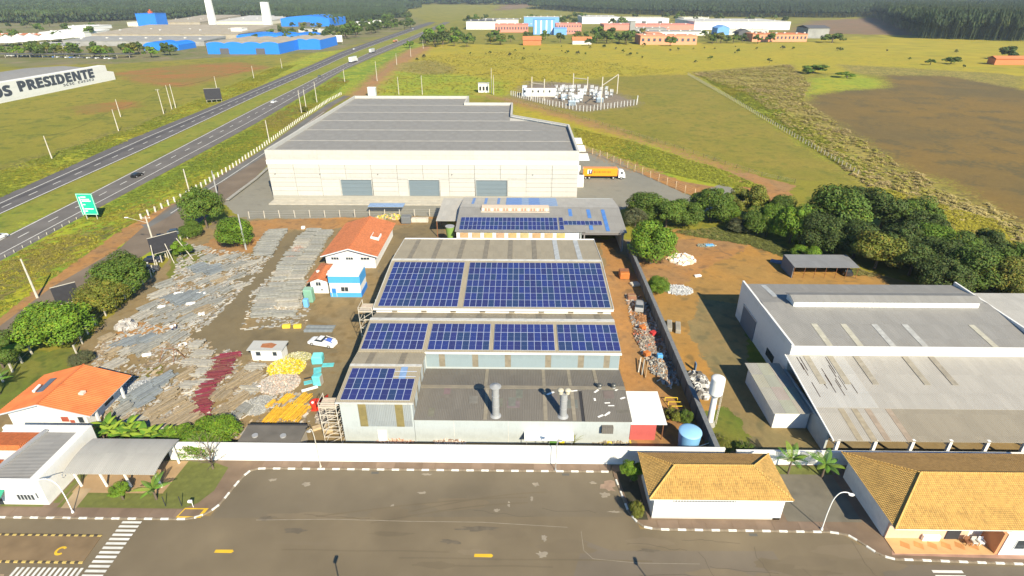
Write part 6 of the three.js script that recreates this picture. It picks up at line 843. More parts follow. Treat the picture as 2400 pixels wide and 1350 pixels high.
{ const [x, z] = g(429, 811), o = thing('satellite_dish', 'white round dish with a dark centre beside the lane', 'dish', [x, 0, z]); P(o, 'bowl', new THREE.SphereGeometry(0.95, 24, 8, 0, 2 * PI, 0, 0.95).scale(1, 0.45, 1).rotateX(PI).translate(0, 0.55, 0), mTrimW); P(o, 'hub', cyl(0.12, 0.12, 0.25, 10, 0, 0.12, 0), mDark); P(o, 'foot', cyl(0.4, 0.3, 0.15, 12), mConcG); }
{ const [x, z] = g(408, 845), o = thing('pole_frame', 'thin metal swing frame standing near the white dish', 'frame', [x, 0, z]); P(o, 'frame', merge([bar([-2.2, 0, 0.8], [-1.8, 2.2, -0.6], 0.07), bar([0.4, 0, 0.8], [0.2, 2.2, -0.6], 0.07), bar([2.2, 0, -0.4], [0.2, 2.2, -0.6], 0.07), bar([-1.8, 2.2, -0.6], [0.2, 2.2, -0.6], 0.07)]), mRust); }
lump('orange_scrap', 'orange and rust coloured scrap lying on the soil patch', 'scrap', 428, 700, 1.4, 0.3, 1.8, mat([0.66, 0.28, 0.05], { map: grainFine }), 0.4);
lump('yellow_drum', 'left yellow drum lying beside the plank stack', 'drum', 672, 768, 1.5, 0.7, 0.8, mat([0.70, 0.52, 0.05]), 0.1); lump('yellow_drum', 'right yellow drum lying beside the plank stack', 'drum', 698, 768, 1.5, 0.7, 0.8, mat([0.70, 0.52, 0.05]), 0.1); { const [x, z] = g(750, 770); stack('plank_stack', 'flat blue grey plank stack beside the yellow drums', 'stack', undefined, x, z, 0, { n: 6, layers: 2, l: 5.5, w: 0.4, h: 0.12, kind: 'blue', mess: 0.5 }); }
{ const o = lump('green_tank', 'tall pale green metal tank beside the little orange roofed hut', 'tank', 727, 706, 1.9, 3.0, 1.7, mat([0.20, 0.40, 0.29], { map: stain })); P(o, 'rim', box(1.8, 0.1, 1.6, 0, 3.02, 0), mat([0.26, 0.44, 0.34])); const q = lump('blue_drum', 'light blue drum in front of the green tank', 'drum', 719, 719, 1.0, 1.9, 1.0, mat([0.16, 0.42, 0.70], { rough: 0.6 })); P(q, 'tap', box(0.1, 0.5, 0.1, -0.55, 1.2, 0), mDark); }
for (const [px, py, l, turn] of [[1568, 768, 'darker of two long concrete channel blocks on the dirt lot', 1.35], [1588, 772, 'paler of two long concrete channel blocks on the dirt lot', 1.35]]) { const o = lump('concrete_channel', l, 'channel', px, py, 3.4, 0.9, 1.0, mat([0.38, 0.35, 0.29], { map: grain }), turn); P(o, 'end_face', box(0.06, 0.6, 0.7, 1.72, 0.45, 0), mPost); }
{ const o = lump('blue_barrel', 'blue plastic barrel by the dark wall', 'barrel', 1545, 843, 1.0, 1.2, 1.0, mat([0.10, 0.36, 0.70], { rough: 0.5 })); const q = lump('orange_skip', 'rusty orange metal skip against the dark wall', 'skip', 1462, 650, 2.2, 1.6, 2.4, mat([0.55, 0.18, 0.04], { map: grainFine })); P(q, 'lid', box(2.1, 0.08, 1.2, 0, 1.75, -0.5).rotateX(0.15), mRust); const w = lump('pallet_stack', 'brown stacked pallets in the alley below the orange skip', 'pallets', 1480, 700, 1.8, 0.9, 1.6, mat([0.30, 0.15, 0.09], { map: grainFine })); P(w, 'top_board', box(1.7, 0.08, 0.3, 0, 0.95, 0.4), mWood); }
for (const [px, py, l] of [[1515, 838, 'orange bag on the debris by the dark wall'], [1530, 790, 'dark red bag on the debris heap'], [1505, 776, 'orange basket on the upper debris heap']]) lump('bag', l, 'bag', px, py, 1.1, 0.7, 1.0, mat([0.58, 0.18 - (px === 1530 ? 0.14 : 0), 0.04], { map: grainFine }), 0.5, 0.55);
for (let i = 0; i < 3; i++) { const [x, z] = g(1500 + i * 8, 862 + i * 6); const o = thing('beam', ['left', 'middle', 'right'][i] + ' of three old beams leaning on the grey debris', 'beam', [x, 0, z]); P(o, 'shaft', bar([-0.6, 0.2, 1.6], [0.4, 0.9 + 0.1 * i, -1.8], 0.18, 0.2), [mPost, mConcG, mWood][i]); }
lump('blue_tarp', 'bright blue crumpled sheet on the dirt lot', 'tarp', 1662, 577, 2.2, 0.35, 1.0, mat([0.12, 0.38, 0.72], { rough: 0.7 }), 0.1, 0.15); lump('blue_tarp', 'slate blue tarp bundle left of the tin shelter', 'tarp', 1822, 616, 3.2, 0.5, 1.2, mat([0.10, 0.17, 0.28], { rough: 0.7 }), -0.6); lump('blue_board', 'upright dark blue board beside the wreckage heap', 'board', 1628, 868, 0.2, 1.6, 0.8, mat([0.10, 0.17, 0.27])); lump('white_sack', 'white sack pair on the dirt lot below the sack heap', 'sack', 1635, 648, 1.6, 0.4, 0.7, mTrimW, 0.3); lump('storage_roof', 'white corrugated sheet roof on posts at the rear yard fence', 'roof', 908, 499, 10.5, 0.15, 3.2, mBluePale, 0, 2.4); lump('grey_container', 'grey metal container at the rear yard fence', 'container', 953, 522, 2.8, 2.2, 2.2, mat([0.16, 0.17, 0.18], { map: stain })); lump('concrete_block', 'pale concrete block row beside the grey container', 'block', 982, 520, 5.5, 1.2, 1.6, mPost); lump('white_stone', 'white round stone on the rear yard soil', 'stone', 711, 536, 0.9, 0.7, 0.9, mTrimW);
lump('blue_bin', 'blue bin under the workshop awning', 'bin', 1249, 1030, 0.9, 1.3, 0.8, mat([0.03, 0.16, 0.36], { rough: 0.5 })); lump('yellow_box', 'yellow box under the workshop awning', 'box', 1316, 1038, 0.8, 0.9, 0.7, mat([0.72, 0.55, 0.02])); lump('green_basket', 'green net bag under the workshop awning', 'bag', 1295, 1040, 1.2, 0.6, 0.7, mat([0.10, 0.26, 0.05], { map: grainFine }));
for (let i = 0; i < 3; i++) { const [x, z] = g(1572 + i * 8, 940 + i * 10); const o = thing('yellow_ladder', ['upper', 'middle', 'lower'][i] + ' yellow trestle rail in the works alley', 'trestle', [x, 0, z]); P(o, 'rail', merge([bar([-1, 0.7, 0], [1, 0.7, 0], 0.1), bar([-1, 0, 0.3], [-1, 0.7, 0], 0.08), bar([1, 0, 0.3], [1, 0.7, 0], 0.08)]), mat([0.6, 0.42, 0.03])); }

// ---------------------------------------------------------------- two people in the yard: one continuous body each
function personGeo(pose) {
  const N = 56, mc = new MarchingCubes(N, mat([1, 1, 1]), false, false, 60000); mc.isolation = 0; const S = 1.0;   // field covers [-1,1]^3 metres round (0, 0.9, 0)
  const J = { head: [0.02, 1.62, 0.06 * pose], neck: [0, 1.48, 0.04 * pose], chest: [0, 1.28, 0], belly: [0, 1.05, -0.01], hip: [0, 0.93, 0], hl: [-0.1, 0.9, 0], hr: [0.1, 0.9, 0], kl: [-0.12, 0.5, 0.04], kr: [0.13, 0.5, -0.02], al: [-0.13, 0.09, 0], ar: [0.15, 0.09, -0.06], tl: [-0.14, 0.05, 0.16], tr: [0.17, 0.05, 0.1], sl: [-0.19, 1.4, 0], sr: [0.19, 1.4, 0], el: [-0.28, 1.14, 0.06], er: [0.29, 1.13, 0.02], wl: [-0.22, 0.94, 0.24 * pose], wr: [0.27, 0.92, 0.18] };
  const B = [['head', 'head', 0.105, 0.105], ['head', 'neck', 0.075, 0.06], ['neck', 'chest', 0.07, 0.15], ['chest', 'belly', 0.16, 0.145], ['belly', 'hip', 0.145, 0.15], ['sl', 'chest', 0.08, 0.14], ['sr', 'chest', 0.08, 0.14], ['sl', 'el', 0.062, 0.048], ['el', 'wl', 0.046, 0.034], ['sr', 'er', 0.062, 0.048], ['er', 'wr', 0.046, 0.034], ['hl', 'kl', 0.095, 0.065], ['kl', 'al', 0.062, 0.042], ['hr', 'kr', 0.095, 0.065], ['kr', 'ar', 0.062, 0.042], ['al', 'tl', 0.05, 0.04], ['ar', 'tr', 0.05, 0.04]];
  for (const [w, s] of [['wl', -1], ['wr', 1]]) for (let k = 0; k < 5; k++) { const n = w + k; J[n] = [J[w][0] + (k === 4 ? -0.04 * s : (k - 1.5) * 0.018), J[w][1] - (k === 4 ? 0.06 : 0.15 - 0.012 * Math.abs(k - 1.5)), J[w][2] + (k === 4 ? 0.05 : 0.03)]; B.push([w, n, 0.026, 0.011]); }
  const f = mc.field; let i = 0;
  for (let z = 0; z < N; z++) for (let y = 0; y < N; y++) for (let x = 0; x < N; x++, i++) {
    const p = [(x / N * 2 - 1), (y / N * 2 - 1) + 0.9, (z / N * 2 - 1)]; let d = 1e3;
    for (const [a, b, r0, r1] of B) { const A0 = J[a], B0 = J[b], v = [B0[0] - A0[0], B0[1] - A0[1], B0[2] - A0[2]], l = v[0] * v[0] + v[1] * v[1] + v[2] * v[2], t = l ? clamp(((p[0] - A0[0]) * v[0] + (p[1] - A0[1]) * v[1] + (p[2] - A0[2]) * v[2]) / l) : 0; const q = Math.hypot(p[0] - A0[0] - v[0] * t, p[1] - A0[1] - v[1] * t, p[2] - A0[2] - v[2] * t) - lerp(r0, r1, t), k = 0.035, h = clamp(0.5 + 0.5 * (d - q) / k); d = lerp(d, q, h) - k * h * (1 - h); }
    f[i] = -d;
  }
  mc.update(); const n = mc.count, pos = mc.positionArray.slice(0, n * 3), nor = mc.normalArray.slice(0, n * 3), col = new Float32Array(n * 3);
  for (let k = 0; k < n; k++) { pos[k * 3 + 1] += 0.9; const y = pos[k * 3 + 1], ax = Math.abs(pos[k * 3]); col.set(y > 1.47 ? (y > 1.66 || pos[k * 3 + 2] < -0.0 ? [0.03, 0.02, 0.015] : [0.34, 0.19, 0.12]) : y < 0.11 ? [0.03, 0.03, 0.03] : y > 0.93 && !(y < 1.12 && ax > 0.2) ? [0.78, 0.79, 0.82] : y < 0.97 && ax < 0.22 ? [0.03, 0.045, 0.11] : [0.34, 0.19, 0.12], k * 3); }
  const q = new THREE.BufferGeometry(); q.setAttribute('position', new THREE.BufferAttribute(pos, 3)); q.setAttribute('normal', new THREE.BufferAttribute(nor, 3)); q.setAttribute('color', new THREE.BufferAttribute(col, 3)); q.userData.uv = true; q.setAttribute('uv', new THREE.BufferAttribute(new Float32Array(n * 2), 2)); return q;
}
for (const [px, py, l, turn, pose] of [[406, 778, 'person in white shirt and dark trousers, left of the pair by the planks', 0.5, 1], [414, 774, 'person in white shirt and dark trousers, right of the pair by the planks', -0.6, 0.7]]) { const [x, z] = g(px, py), o = thing('person', l, 'person', [x, 0, z], turn); P(o, 'body', personGeo(pose), mat([1, 1, 1], { vc: true })); }

// ---------------------------------------------------------------- trees and plants
function leafCloud(seed, R, H, n, leaf, blobs, flatBase = 0.35, ball = 0) {     // leaf sized faces in clumps, crown centre at 0
  const r = rng(seed), pos = new Float32Array(n * 18), col = new Float32Array(n * 18), B = [], N = new THREE.Vector3(), T = new THREE.Vector3(), U = new THREE.Vector3(), C = new THREE.Vector3();
  for (let i = 0; i < blobs; i++) { const a = r() * 2 * PI, y = (r() * (1 + flatBase) - flatBase), d = Math.sqrt(Math.max(0, 1 - y * y * 0.8)) * (0.30 + (ball ? 0.40 : 0.56) * Math.sqrt(r())), br = (ball ? 0.27 : 0.15) + 0.24 * r() * (1 - 0.4 * ball); B.push([Math.cos(a) * d * R, y * H * (0.62 + 0.12 * r()), Math.sin(a) * d * R, R * br, H * br * (0.75 + 0.3 * r()), 0.72 + 0.5 * r(), r()]); }
  for (let i = 0; i < n; i++) {
    const b = B[(r() * blobs) | 0], th = r() * 2 * PI, cz = r() * 1.75 - 0.75, s = Math.sqrt(Math.max(0, 1 - cz * cz)), k = 0.62 + 0.4 * Math.sqrt(r());
    N.set(Math.cos(th) * s, cz, Math.sin(th) * s); C.set(b[0] + N.x * b[3] * k, b[1] + N.y * b[4] * k, b[2] + N.z * b[3] * k);
    N.x += (r() - 0.5) * 1.3; N.y += (r() - 0.3) * 1.0; N.z += (r() - 0.5) * 1.3; N.normalize(); T.set(r() - 0.5, r() - 0.5, r() - 0.5).cross(N).normalize(); U.crossVectors(N, T);
    const l = leaf * (0.6 + 0.8 * r()), w = l * 0.55, q = [[-l, 0, 0], [0, -w, 0.12 * l], [l, 0, 0], [-l, 0, 0], [l, 0, 0], [0, w, 0.12 * l]], v = b[5] * (0.72 + 0.5 * r()), yel = r() < 0.18 ? 1.5 : 1;
    q.forEach((e, j) => { const o = (i * 6 + j) * 3; pos[o] = C.x + T.x * e[0] + U.x * e[1] + N.x * e[2]; pos[o + 1] = C.y + T.y * e[0] + U.y * e[1] + N.y * e[2]; pos[o + 2] = C.z + T.z * e[0] + U.z * e[1] + N.z * e[2]; col[o] = v * yel; col[o + 1] = v; col[o + 2] = v * 0.9; });
  }
  const q = new THREE.BufferGeometry(); q.setAttribute('position', new THREE.BufferAttribute(pos, 3)); q.setAttribute('color', new THREE.BufferAttribute(col, 3)); q.computeVertexNormals(); q.setAttribute('uv', new THREE.BufferAttribute(new Float32Array(n * 12), 2)); q.userData.uv = true; q.userData.blobs = B; return q;
}
function limbs(B, h, r0) { const a = [cyl(r0, r0 * 0.62, h, 8)]; B.slice(0, 9).forEach(b => { const m = [b[0] * 0.4, h + (b[1]) * 0.35 + 0.4, b[2] * 0.4]; a.push(bar([0, h * 0.8, 0], m, r0 * 0.9, r0 * 0.6, 6), bar(m, [b[0], h + b[1] + 1.2, b[2]], r0 * 0.6, r0 * 0.2, 5)); }); return merge(a); }
const leafMat = c => { const m = new THREE.MeshStandardMaterial({ color: new THREE.Color().setRGB(...c), roughness: 0.75, side: THREE.DoubleSide, vertexColors: true }); return m; };
const LM = { bright: leafMat([0.105, 0.200, 0.008]), green: leafMat([0.075, 0.135, 0.010]), dark: leafMat([0.050, 0.085, 0.011]), olive: leafMat([0.125, 0.145, 0.014]), yellow: leafMat([0.200, 0.200, 0.012]), grey: leafMat([0.075, 0.090, 0.040]), blueg: leafMat([0.030, 0.060, 0.024]) };
const mBark = mat([0.14, 0.105, 0.075], { map: grainFine });
const crowns = [leafCloud(1, 1, 1, 15000, 0.040, 40, 0.45, 1), leafCloud(2, 1, 1, 15000, 0.040, 44, 0.45, 1), leafCloud(3, 1, 1.0, 14000, 0.042, 30), leafCloud(4, 1, 1, 14000, 0.040, 50, 0.6)];
const lite = [leafCloud(11, 1, 1, 900, 0.13, 12), leafCloud(12, 1, 1, 900, 0.13, 16), leafCloud(13, 1, 1, 800, 0.14, 10, 0.6)];
let treeN = 0;
function tree(label, px, py, R, Hc, trunk, m, o = {}) {     // px, py: foot on the ground; R crown radius, Hc half height of the crown, trunk height to crown centre
  const [x, z] = g(px, py), t = thing(o.name || 'broadleaf_tree', label, o.cat || 'tree', [x, hillY(x, z) * (Math.hypot(x, z) > 1500 ? 1 : 0), z], o.turn ?? (treeN * 1.7) % 6.28, o.group); treeN++;
  const set = o.lite ? lite : crowns, k = (o.v ?? treeN) % set.length, c = P(t, 'crown', set[k], LM[m]); c.scale.set(R, Hc, R * (0.9 + 0.2 * ((treeN * 37 % 10) / 10))); c.position.y = trunk;
  const B = set[k].userData.blobs.map(b => [b[0] * R, b[1] * Hc, b[2] * R]); P(t, 'trunk', o.lite ? cyl(0.05 * R + 0.1, 0.04 * R, trunk, 6) : limbs(B, trunk * 0.75, Math.max(0.14, R * 0.055)), mBark); return t;
}
tree('big round bright green tree beside the service road', 146, 806, 6.6, 4.6, 4.3, 'bright', { v: 1 });
tree('dark green street tree between the round tree and billboard', 300, 690, 6.3, 4.6, 4.6, 'green', { v: 0 }); tree('yellowish olive tree in front of the dark street tree', 248, 728, 5.0, 3.4, 3.3, 'olive', { v: 3 }); tree('tree cut by the left edge above the tiled house', 8, 862, 3.8, 3.4, 3.2, 'green', { v: 2 });
tree('tall green street tree at the service road bend', 486, 535, 5.6, 6.0, 6.2, 'green', { v: 3 }); tree('low spreading tree at the foot of the tall street tree', 452, 556, 3.4, 2.4, 2.2, 'green', { v: 1 }); tree('round glossy green tree in the works yard', 556, 576, 4.9, 3.9, 3.8, 'bright', { v: 0 }); tree('low green bush between billboard and yard fence', 428, 600, 2.6, 2.2, 1.9, 'bright', { v: 2, name: 'bush', cat: 'bush' });
tree('grey green bush behind the orange house roof', 195, 852, 2.2, 1.3, 1.1, 'grey', { v: 1, name: 'bush', cat: 'bush' });
tree('large round green tree at the end of the dark wall', 1524, 618, 6.2, 5.6, 5.4, 'bright', { v: 1 }); tree('dark leafy tree left in the row behind the big round tree', 1508, 520, 6.0, 4.6, 4.2, 'green', { v: 0 }); tree('greyish tree in front of the dark leafy tree', 1488, 536, 3.2, 3.0, 3.2, 'grey', { v: 3 });
tree('second tree of the row behind the dirt lot', 1560, 532, 6.2, 4.5, 4.0, 'green', { v: 2 }); tree('third tree of the row behind the dirt lot', 1602, 530, 5.3, 4.1, 3.8, 'green', { v: 1 }); tree('tallest tree of the row, beside the truck yard road', 1664, 518, 6.5, 5.1, 4.8, 'green', { v: 3 }); tree('bright low tree at the end of the truck yard road', 1700, 520, 4.3, 3.2, 2.6, 'bright', { v: 0 });
tree('pale olive feathery tree above the row gap', 1750, 510, 5.5, 5.3, 5.0, 'olive', { v: 2 }); tree('grey shadowy bush under the feathery tree', 1730, 545, 3.4, 2.2, 2.0, 'grey', { v: 1 }); tree('slim bright green tree left of the grove', 1795, 555, 3.8, 5.1, 4.4, 'bright', { v: 0 }); tree('bright green tree at the grove corner by the lot', 1850, 570, 5.3, 5.8, 5.0, 'bright', { v: 3 });
const groveTrees = [[1945, 560, 8.8, 7.4, 7.0, 'green'], [1985, 530, 7.3, 6.0, 6.0, 'dark'], [2060, 545, 7.6, 6.3, 6.0, 'dark'], [2130, 550, 6.8, 5.6, 5.0, 'green'], [1910, 590, 6.1, 5.2, 5.0, 'dark'], [2000, 605, 6.6, 5.2, 5.0, 'dark'], [2050, 630, 6.6, 5.2, 4.6, 'olive'], [2100, 615, 6.1, 5.2, 4.8, 'dark'], [2165, 610, 5.9, 4.9, 4.6, 'bright'], [2190, 650, 6.6, 5.2, 4.8, 'dark'], [2130, 645, 5.6, 4.5, 4.2, 'dark'], [2240, 640, 6.1, 4.9, 4.6, 'green'], [2260, 680, 6.8, 5.4, 5.0, 'green'], [2320, 690, 6.3, 4.9, 4.6, 'olive'], [2300, 640, 5.6, 4.3, 4.0, 'dark'], [2200, 690, 5.6, 4.3, 4.2, 'dark'], [2370, 680, 5.4, 4.0, 3.6, 'olive'], [2395, 720, 5.6, 3.8, 3.4, 'olive'], [1890, 612, 3.7, 2.2, 1.8, 'bright']];
const gl = ['tallest dark crown at the top left of the grove', 'dark crown behind the tallest grove tree', 'dark crown at the top middle of the grove', 'green crown at the top right of the grove', 'shadowed crown at the left of the grove', 'shadowed crown left of the pale olive crown', 'pale olive crown in the middle of the grove', 'shadowed crown right of the pale olive crown', 'bright crown on the outer side of the grove', 'dark crown in the lower middle of the grove', 'small dark crown below the pale olive crown', 'green crown on the outer lower side of the grove', 'wide green crown above the right warehouse roof', 'olive crown at the lower right of the grove', 'dark crown beside the red soil patch', 'dark crown nearest the warehouse rear corner', 'olive crown near the right edge by red soil', 'olive crown cut by the right edge of the frame', 'low bright bush at the left foot of the grove'];
groveTrees.push([1772, 552, 4.4, 4.0, 4.2, 'green'], [1822, 532, 4.6, 4.6, 4.8, 'green'], [2350, 655, 5.2, 4.4, 4.6, 'green'], [2285, 612, 4.8, 4.2, 4.4, 'dark'], [2150, 580, 5.4, 4.8, 5.0, 'dark']); gl.push('green crown filling the gap left of the grove', 'green crown behind the slim bright tree', 'green crown at the far right of the grove', 'dark crown on the outer right side of the grove', 'dark crown in the upper middle of the grove');
groveTrees.forEach((a, i) => tree(gl[i], ...a, { group: 'trees of the grove behind the dirt lot', v: i }));
tree('small bright shrub on the dirt lot by the dark wall', 1540, 688, 2.6, 2.2, 1.9, 'bright', { v: 0, name: 'bush', cat: 'bush' });
tree('yellow green clipped bush behind the street wall', 495, 1040, 4.6, 2.0, 1.7, 'bright', { v: 1, name: 'bush', cat: 'bush' }); tree('low green hedge bush left of the clipped bush', 425, 1038, 2.4, 1.3, 1.2, 'bright', { v: 2, name: 'bush', cat: 'bush' });
tree('reddish green shrub in the flower bed beside the gatehouse', 1488, 1212, 1.0, 1.3, 1.3, 'olive', { v: 3, name: 'shrub', cat: 'shrub' }); tree('bright leafy shrub in the shaded flower bed', 1478, 1130, 1.6, 1.7, 2.0, 'bright', { v: 2, name: 'shrub', cat: 'shrub' }); tree('dry brown shrub in the works alley', 1578, 985, 1.5, 1.1, 0.9, 'olive', { v: 2, name: 'shrub', cat: 'shrub' }); tree('dark green shrub against the dark wall end', 1606, 992, 1.2, 1.3, 1.2, 'green', { v: 1, name: 'shrub', cat: 'shrub' }); tree('wild green shrub behind the white wall by the tank', 1680, 1050, 1.8, 1.0, 0.9, 'olive', { v: 0, name: 'shrub', cat: 'shrub' }); tree('low green weed clump behind the white wall', 1745, 1056, 1.4, 0.6, 0.5, 'green', { v: 3, name: 'shrub', cat: 'shrub' });
tree('small feathery tree on the lawn in front of the carport', 290, 1172, 1.3, 1.0, 1.7, 'bright', { v: 2 }); tree('bush by the white fence posts and twin poles', 715, 262, 2.2, 1.6, 1.4, 'olive', { v: 0, name: 'bush', cat: 'bush' });

// bare tree in front of the boundary wall
{ const [x, z] = g(500, 1100), o = thing('bare_tree', 'leafless tree in front of the white boundary wall', 'tree', [x, 0.1, z]), r = rng(31), segs = []; const tw = []; const grow = (p, d, l, w, k) => { const e = [p[0] + d[0] * l, p[1] + d[1] * l, p[2] + d[2] * l]; (k < 3 ? segs : tw).push(bar(p, e, w, w * 0.68, 6)); if (k > 4) return; const n = k < 1 ? 6 : k < 2 ? 3 : 2; for (let i = 0; i < n; i++) { const v = [d[0] + (r() - 0.5) * (k ? 1.1 : 2.4), d[1] * 0.9 + (r() - 0.4) * 0.4, d[2] + (r() - 0.5) * (k ? 1.1 : 2.4)], q = Math.hypot(...v); grow(e, v.map(c => c / q), l * (k ? 0.66 + 0.2 * r() : 1.2 + 0.4 * r()), w * 0.6, k + 1); } }; grow([0, 0, 0], [0, 1, 0], 1.1, 0.30, 0); P(o, 'trunk', merge(segs), mat([0.19, 0.14, 0.10], { map: grainFine })); P(o, 'twigs', merge(tw), mat([0.15, 0.11, 0.08])); }
// palms and banana plants
function frond(len, w, droop, n, split) { const Q = [], pt = t => [len * t, Math.sin(t * PI * 0.55) * len * 0.28 - droop * t * t * len, 0]; for (let i = 0; i < n; i++) { const a = i / n, b = (i + (split ? 0.62 : 1)) / n, A0 = pt(a), B0 = pt(b), wa = w * Math.sin(PI * (0.12 + 0.86 * a)), wb = w * Math.sin(PI * (0.12 + 0.86 * b)); for (const s of [-1, 1]) Q.push([A0, [A0[0] + (split ? 0.12 : 0), A0[1] - wa * 0.45, s * wa], [B0[0] + (split ? 0.16 : 0), B0[1] - wb * 0.45, s * wb], B0]); } return quads(Q); }
function palm(name, label, px, py, stem, nf, len, w, droop, c, split, y = 0.1) { const [x, z] = g(px, py), o = thing(name, label, 'palm', [x, y, z]), r = rng(px * 3 + py), q = triUV(frond(len, w, droop, split ? 16 : 9, split)); P(o, 'stem', cyl(0.16, 0.1, stem, 8), mBark); for (let i = 0; i < nf; i++) { const f = P(o, 'frond', q, c[i % c.length]); f.position.y = stem; f.rotation.set(0, i / nf * 2 * PI + r() * 0.5, 0.15 + r() * 0.6 - (i % 3 === 0 ? 0.3 : 0), 'YXZ'); f.scale.setScalar(0.8 + r() * 0.35); } return o; }
const pm1 = [mat([0.10, 0.22, 0.014]), mat([0.075, 0.16, 0.015]), mat([0.16, 0.24, 0.02])], pm2 = [mat([0.12, 0.25, 0.012]), mat([0.19, 0.27, 0.02]), mat([0.08, 0.18, 0.012])];
palm('palm', 'left of two palms by the lot wall between tiled houses', 1846, 1112, 2.6, 9, 2.4, 0.45, 0.35, pm1, true); palm('palm', 'right of two palms by the lot wall between tiled houses', 1925, 1120, 2.4, 9, 2.3, 0.45, 0.35, pm1, true); palm('palm', 'small palm on the lawn by the carport post', 368, 1172, 1.9, 9, 2.0, 0.38, 0.35, pm1, true); palm('palm', 'drooping yellowish palm cut by the left edge', 0, 925, 2.4, 11, 3.0, 0.5, 0.35, pm1, true);
[[245, 1030], [268, 1022], [292, 1032], [318, 1024], [342, 1034], [365, 1026], [390, 1034], [255, 1012], [305, 1010]].forEach(([px, py], i) => palm('banana_plant', `banana plant behind the carport roof, ${ord[i]} from the left of the clump`, px, py, 1.1, 8, 2.1, 0.42, 0.42, pm2, false, 0));
palm('grass_clump', 'pale tall grass clump against the workshop wall', 1345, 1040, 0.2, 26, 1.9, 0.05, 0.1, [mat([0.36, 0.36, 0.08]), mat([0.25, 0.29, 0.06])], false, 0).children.forEach((c, i) => { if (i) c.rotation.z = 0.5 + (i % 5) * 0.16; });

// ---------------------------------------------------------------- grass and reeds (nobody could count them)
const inP = (p, x, z) => { let c = false; for (let i = 0, j = p.length - 1; i < p.length; j = i++) if ((p[i][1] > z) !== (p[j][1] > z) && x < (p[j][0] - p[i][0]) * (z - p[i][1]) / (p[j][1] - p[i][1]) + p[i][0]) c = !c; return c; };
function tuftGeo(n, h, w, spread, seed) {   // a low clump of blades fanning outwards, mostly facing the sky
  const r = rng(seed), pos = []; for (let i = 0; i < n; i++) { const a = r() * 2 * PI, d = Math.sqrt(r()) * spread, x = Math.cos(a) * d, z = Math.sin(a) * d, y = h * (1 - 0.75 * (d / spread) ** 2) * (0.55 + 0.45 * r()), b = r() * 2 * PI, l = w * (1.5 + 2 * r()), t = (r() - 0.35) * 0.9, ux = Math.cos(b), uz = Math.sin(b); pos.push(x - uz * w, y, z + ux * w, x + uz * w, y + (r() - 0.5) * w * 0.8, z - ux * w, x + ux * l, y - t * l * 0.6, z + uz * l); }
  const q = new THREE.BufferGeometry(); q.setAttribute('position', new THREE.Float32BufferAttribute(pos, 3)); q.computeVertexNormals(); q.userData.uv = true; return q; }
function scatter(name, label, pts, n, geo, cols, s0, s1, seed, world, y0 = -0.05, thr = 0.62) {
  const p = world ? pts : gp(pts), r = rng(seed), b = [1e9, -1e9, 1e9, -1e9]; p.forEach(([x, z]) => { b[0] = Math.min(b[0], x); b[1] = Math.max(b[1], x); b[2] = Math.min(b[2], z); b[3] = Math.max(b[3], z); });
  const im = new THREE.InstancedMesh(geo, mat([1, 1, 1], { rough: 0.9 }), n), M4 = new THREE.Matrix4(), Q = new THREE.Quaternion(), Yx = new THREE.Vector3(0, 1, 0), c = new THREE.Color(); let k = 0;
  for (let i = 0; i < n * 30 && k < n; i++) { const x = lerp(b[0], b[1], r()), z = lerp(b[2], b[3], r()); if (!inP(p, x, z)) continue; const nn = fbm(x * 0.09 + seed, z * 0.09, 3); if (nn + r() * 0.5 < thr) continue; const s = lerp(s0, s1, r()); Q.setFromAxisAngle(Yx, r() * 6.3); M4.compose(new THREE.Vector3(x, y0, z), Q, new THREE.Vector3(s, s * (0.7 + 0.6 * r()), s)); im.setMatrixAt(k, M4); const cc = cols[Math.min(cols.length - 1, (clamp((fbm(x * 0.03, z * 0.03 + seed, 2) - 0.25) * 2 + (r() - 0.5) * 0.6) * cols.length) | 0)], v = 0.75 + 0.5 * r(); im.setColorAt(k, c.setRGB(cc[0] * v, cc[1] * v, cc[2] * v)); k++; }
  im.count = k; im.name = numbered(name); im.userData = { kind: 'stuff', label, category: 'grass' }; im.castShadow = im.receiveShadow = true; scene.add(im);
}
const tuftR = tuftGeo(46, 0.75, 0.20, 1.1, 5), tuftS = tuftGeo(34, 0.26, 0.13, 0.75, 6);
const cReed = [[0.42, 0.335, 0.12], [0.37, 0.30, 0.085], [0.33, 0.30, 0.045], [0.39, 0.30, 0.12]], cGreen = [[0.24, 0.25, 0.016], [0.18, 0.215, 0.014], [0.30, 0.265, 0.02]], cYel = [[0.31, 0.27, 0.016], [0.25, 0.245, 0.015], [0.18, 0.21, 0.013]], cWild = [[0.20, 0.17, 0.05], [0.13, 0.14, 0.025], [0.10, 0.11, 0.02]];
scatter('reed_bed', 'tan reeds and tall dry grass between the mown and brown fields', [[1620, 172], [1850, 152], [1900, 195], [1880, 235], [1985, 305], [2105, 385], [2290, 465], [2420, 530], [2420, 640], [2300, 600], [2040, 440], [1990, 404], [1850, 300], [1760, 225]], 7000, tuftR, cReed, 0.4, 1.2, 1, false, -0.05, 0.78);
scatter('tall_grass', 'yellow green grass strip along the far field fence', [[1640, 178], [1760, 205], [1850, 270], [1980, 355], [2035, 405], [2025, 415], [1940, 370], [1800, 280], [1700, 215]], 3000, tuftR, cGreen, 0.4, 0.9, 2);
scatter('tall_grass', 'yellowish wild grass beyond the grove', [[2040, 440], [2110, 455], [2330, 520], [2420, 640], [2300, 600], [2200, 560], [2100, 500]], 4000, tuftR, cYel, 0.6, 1.2, 3);
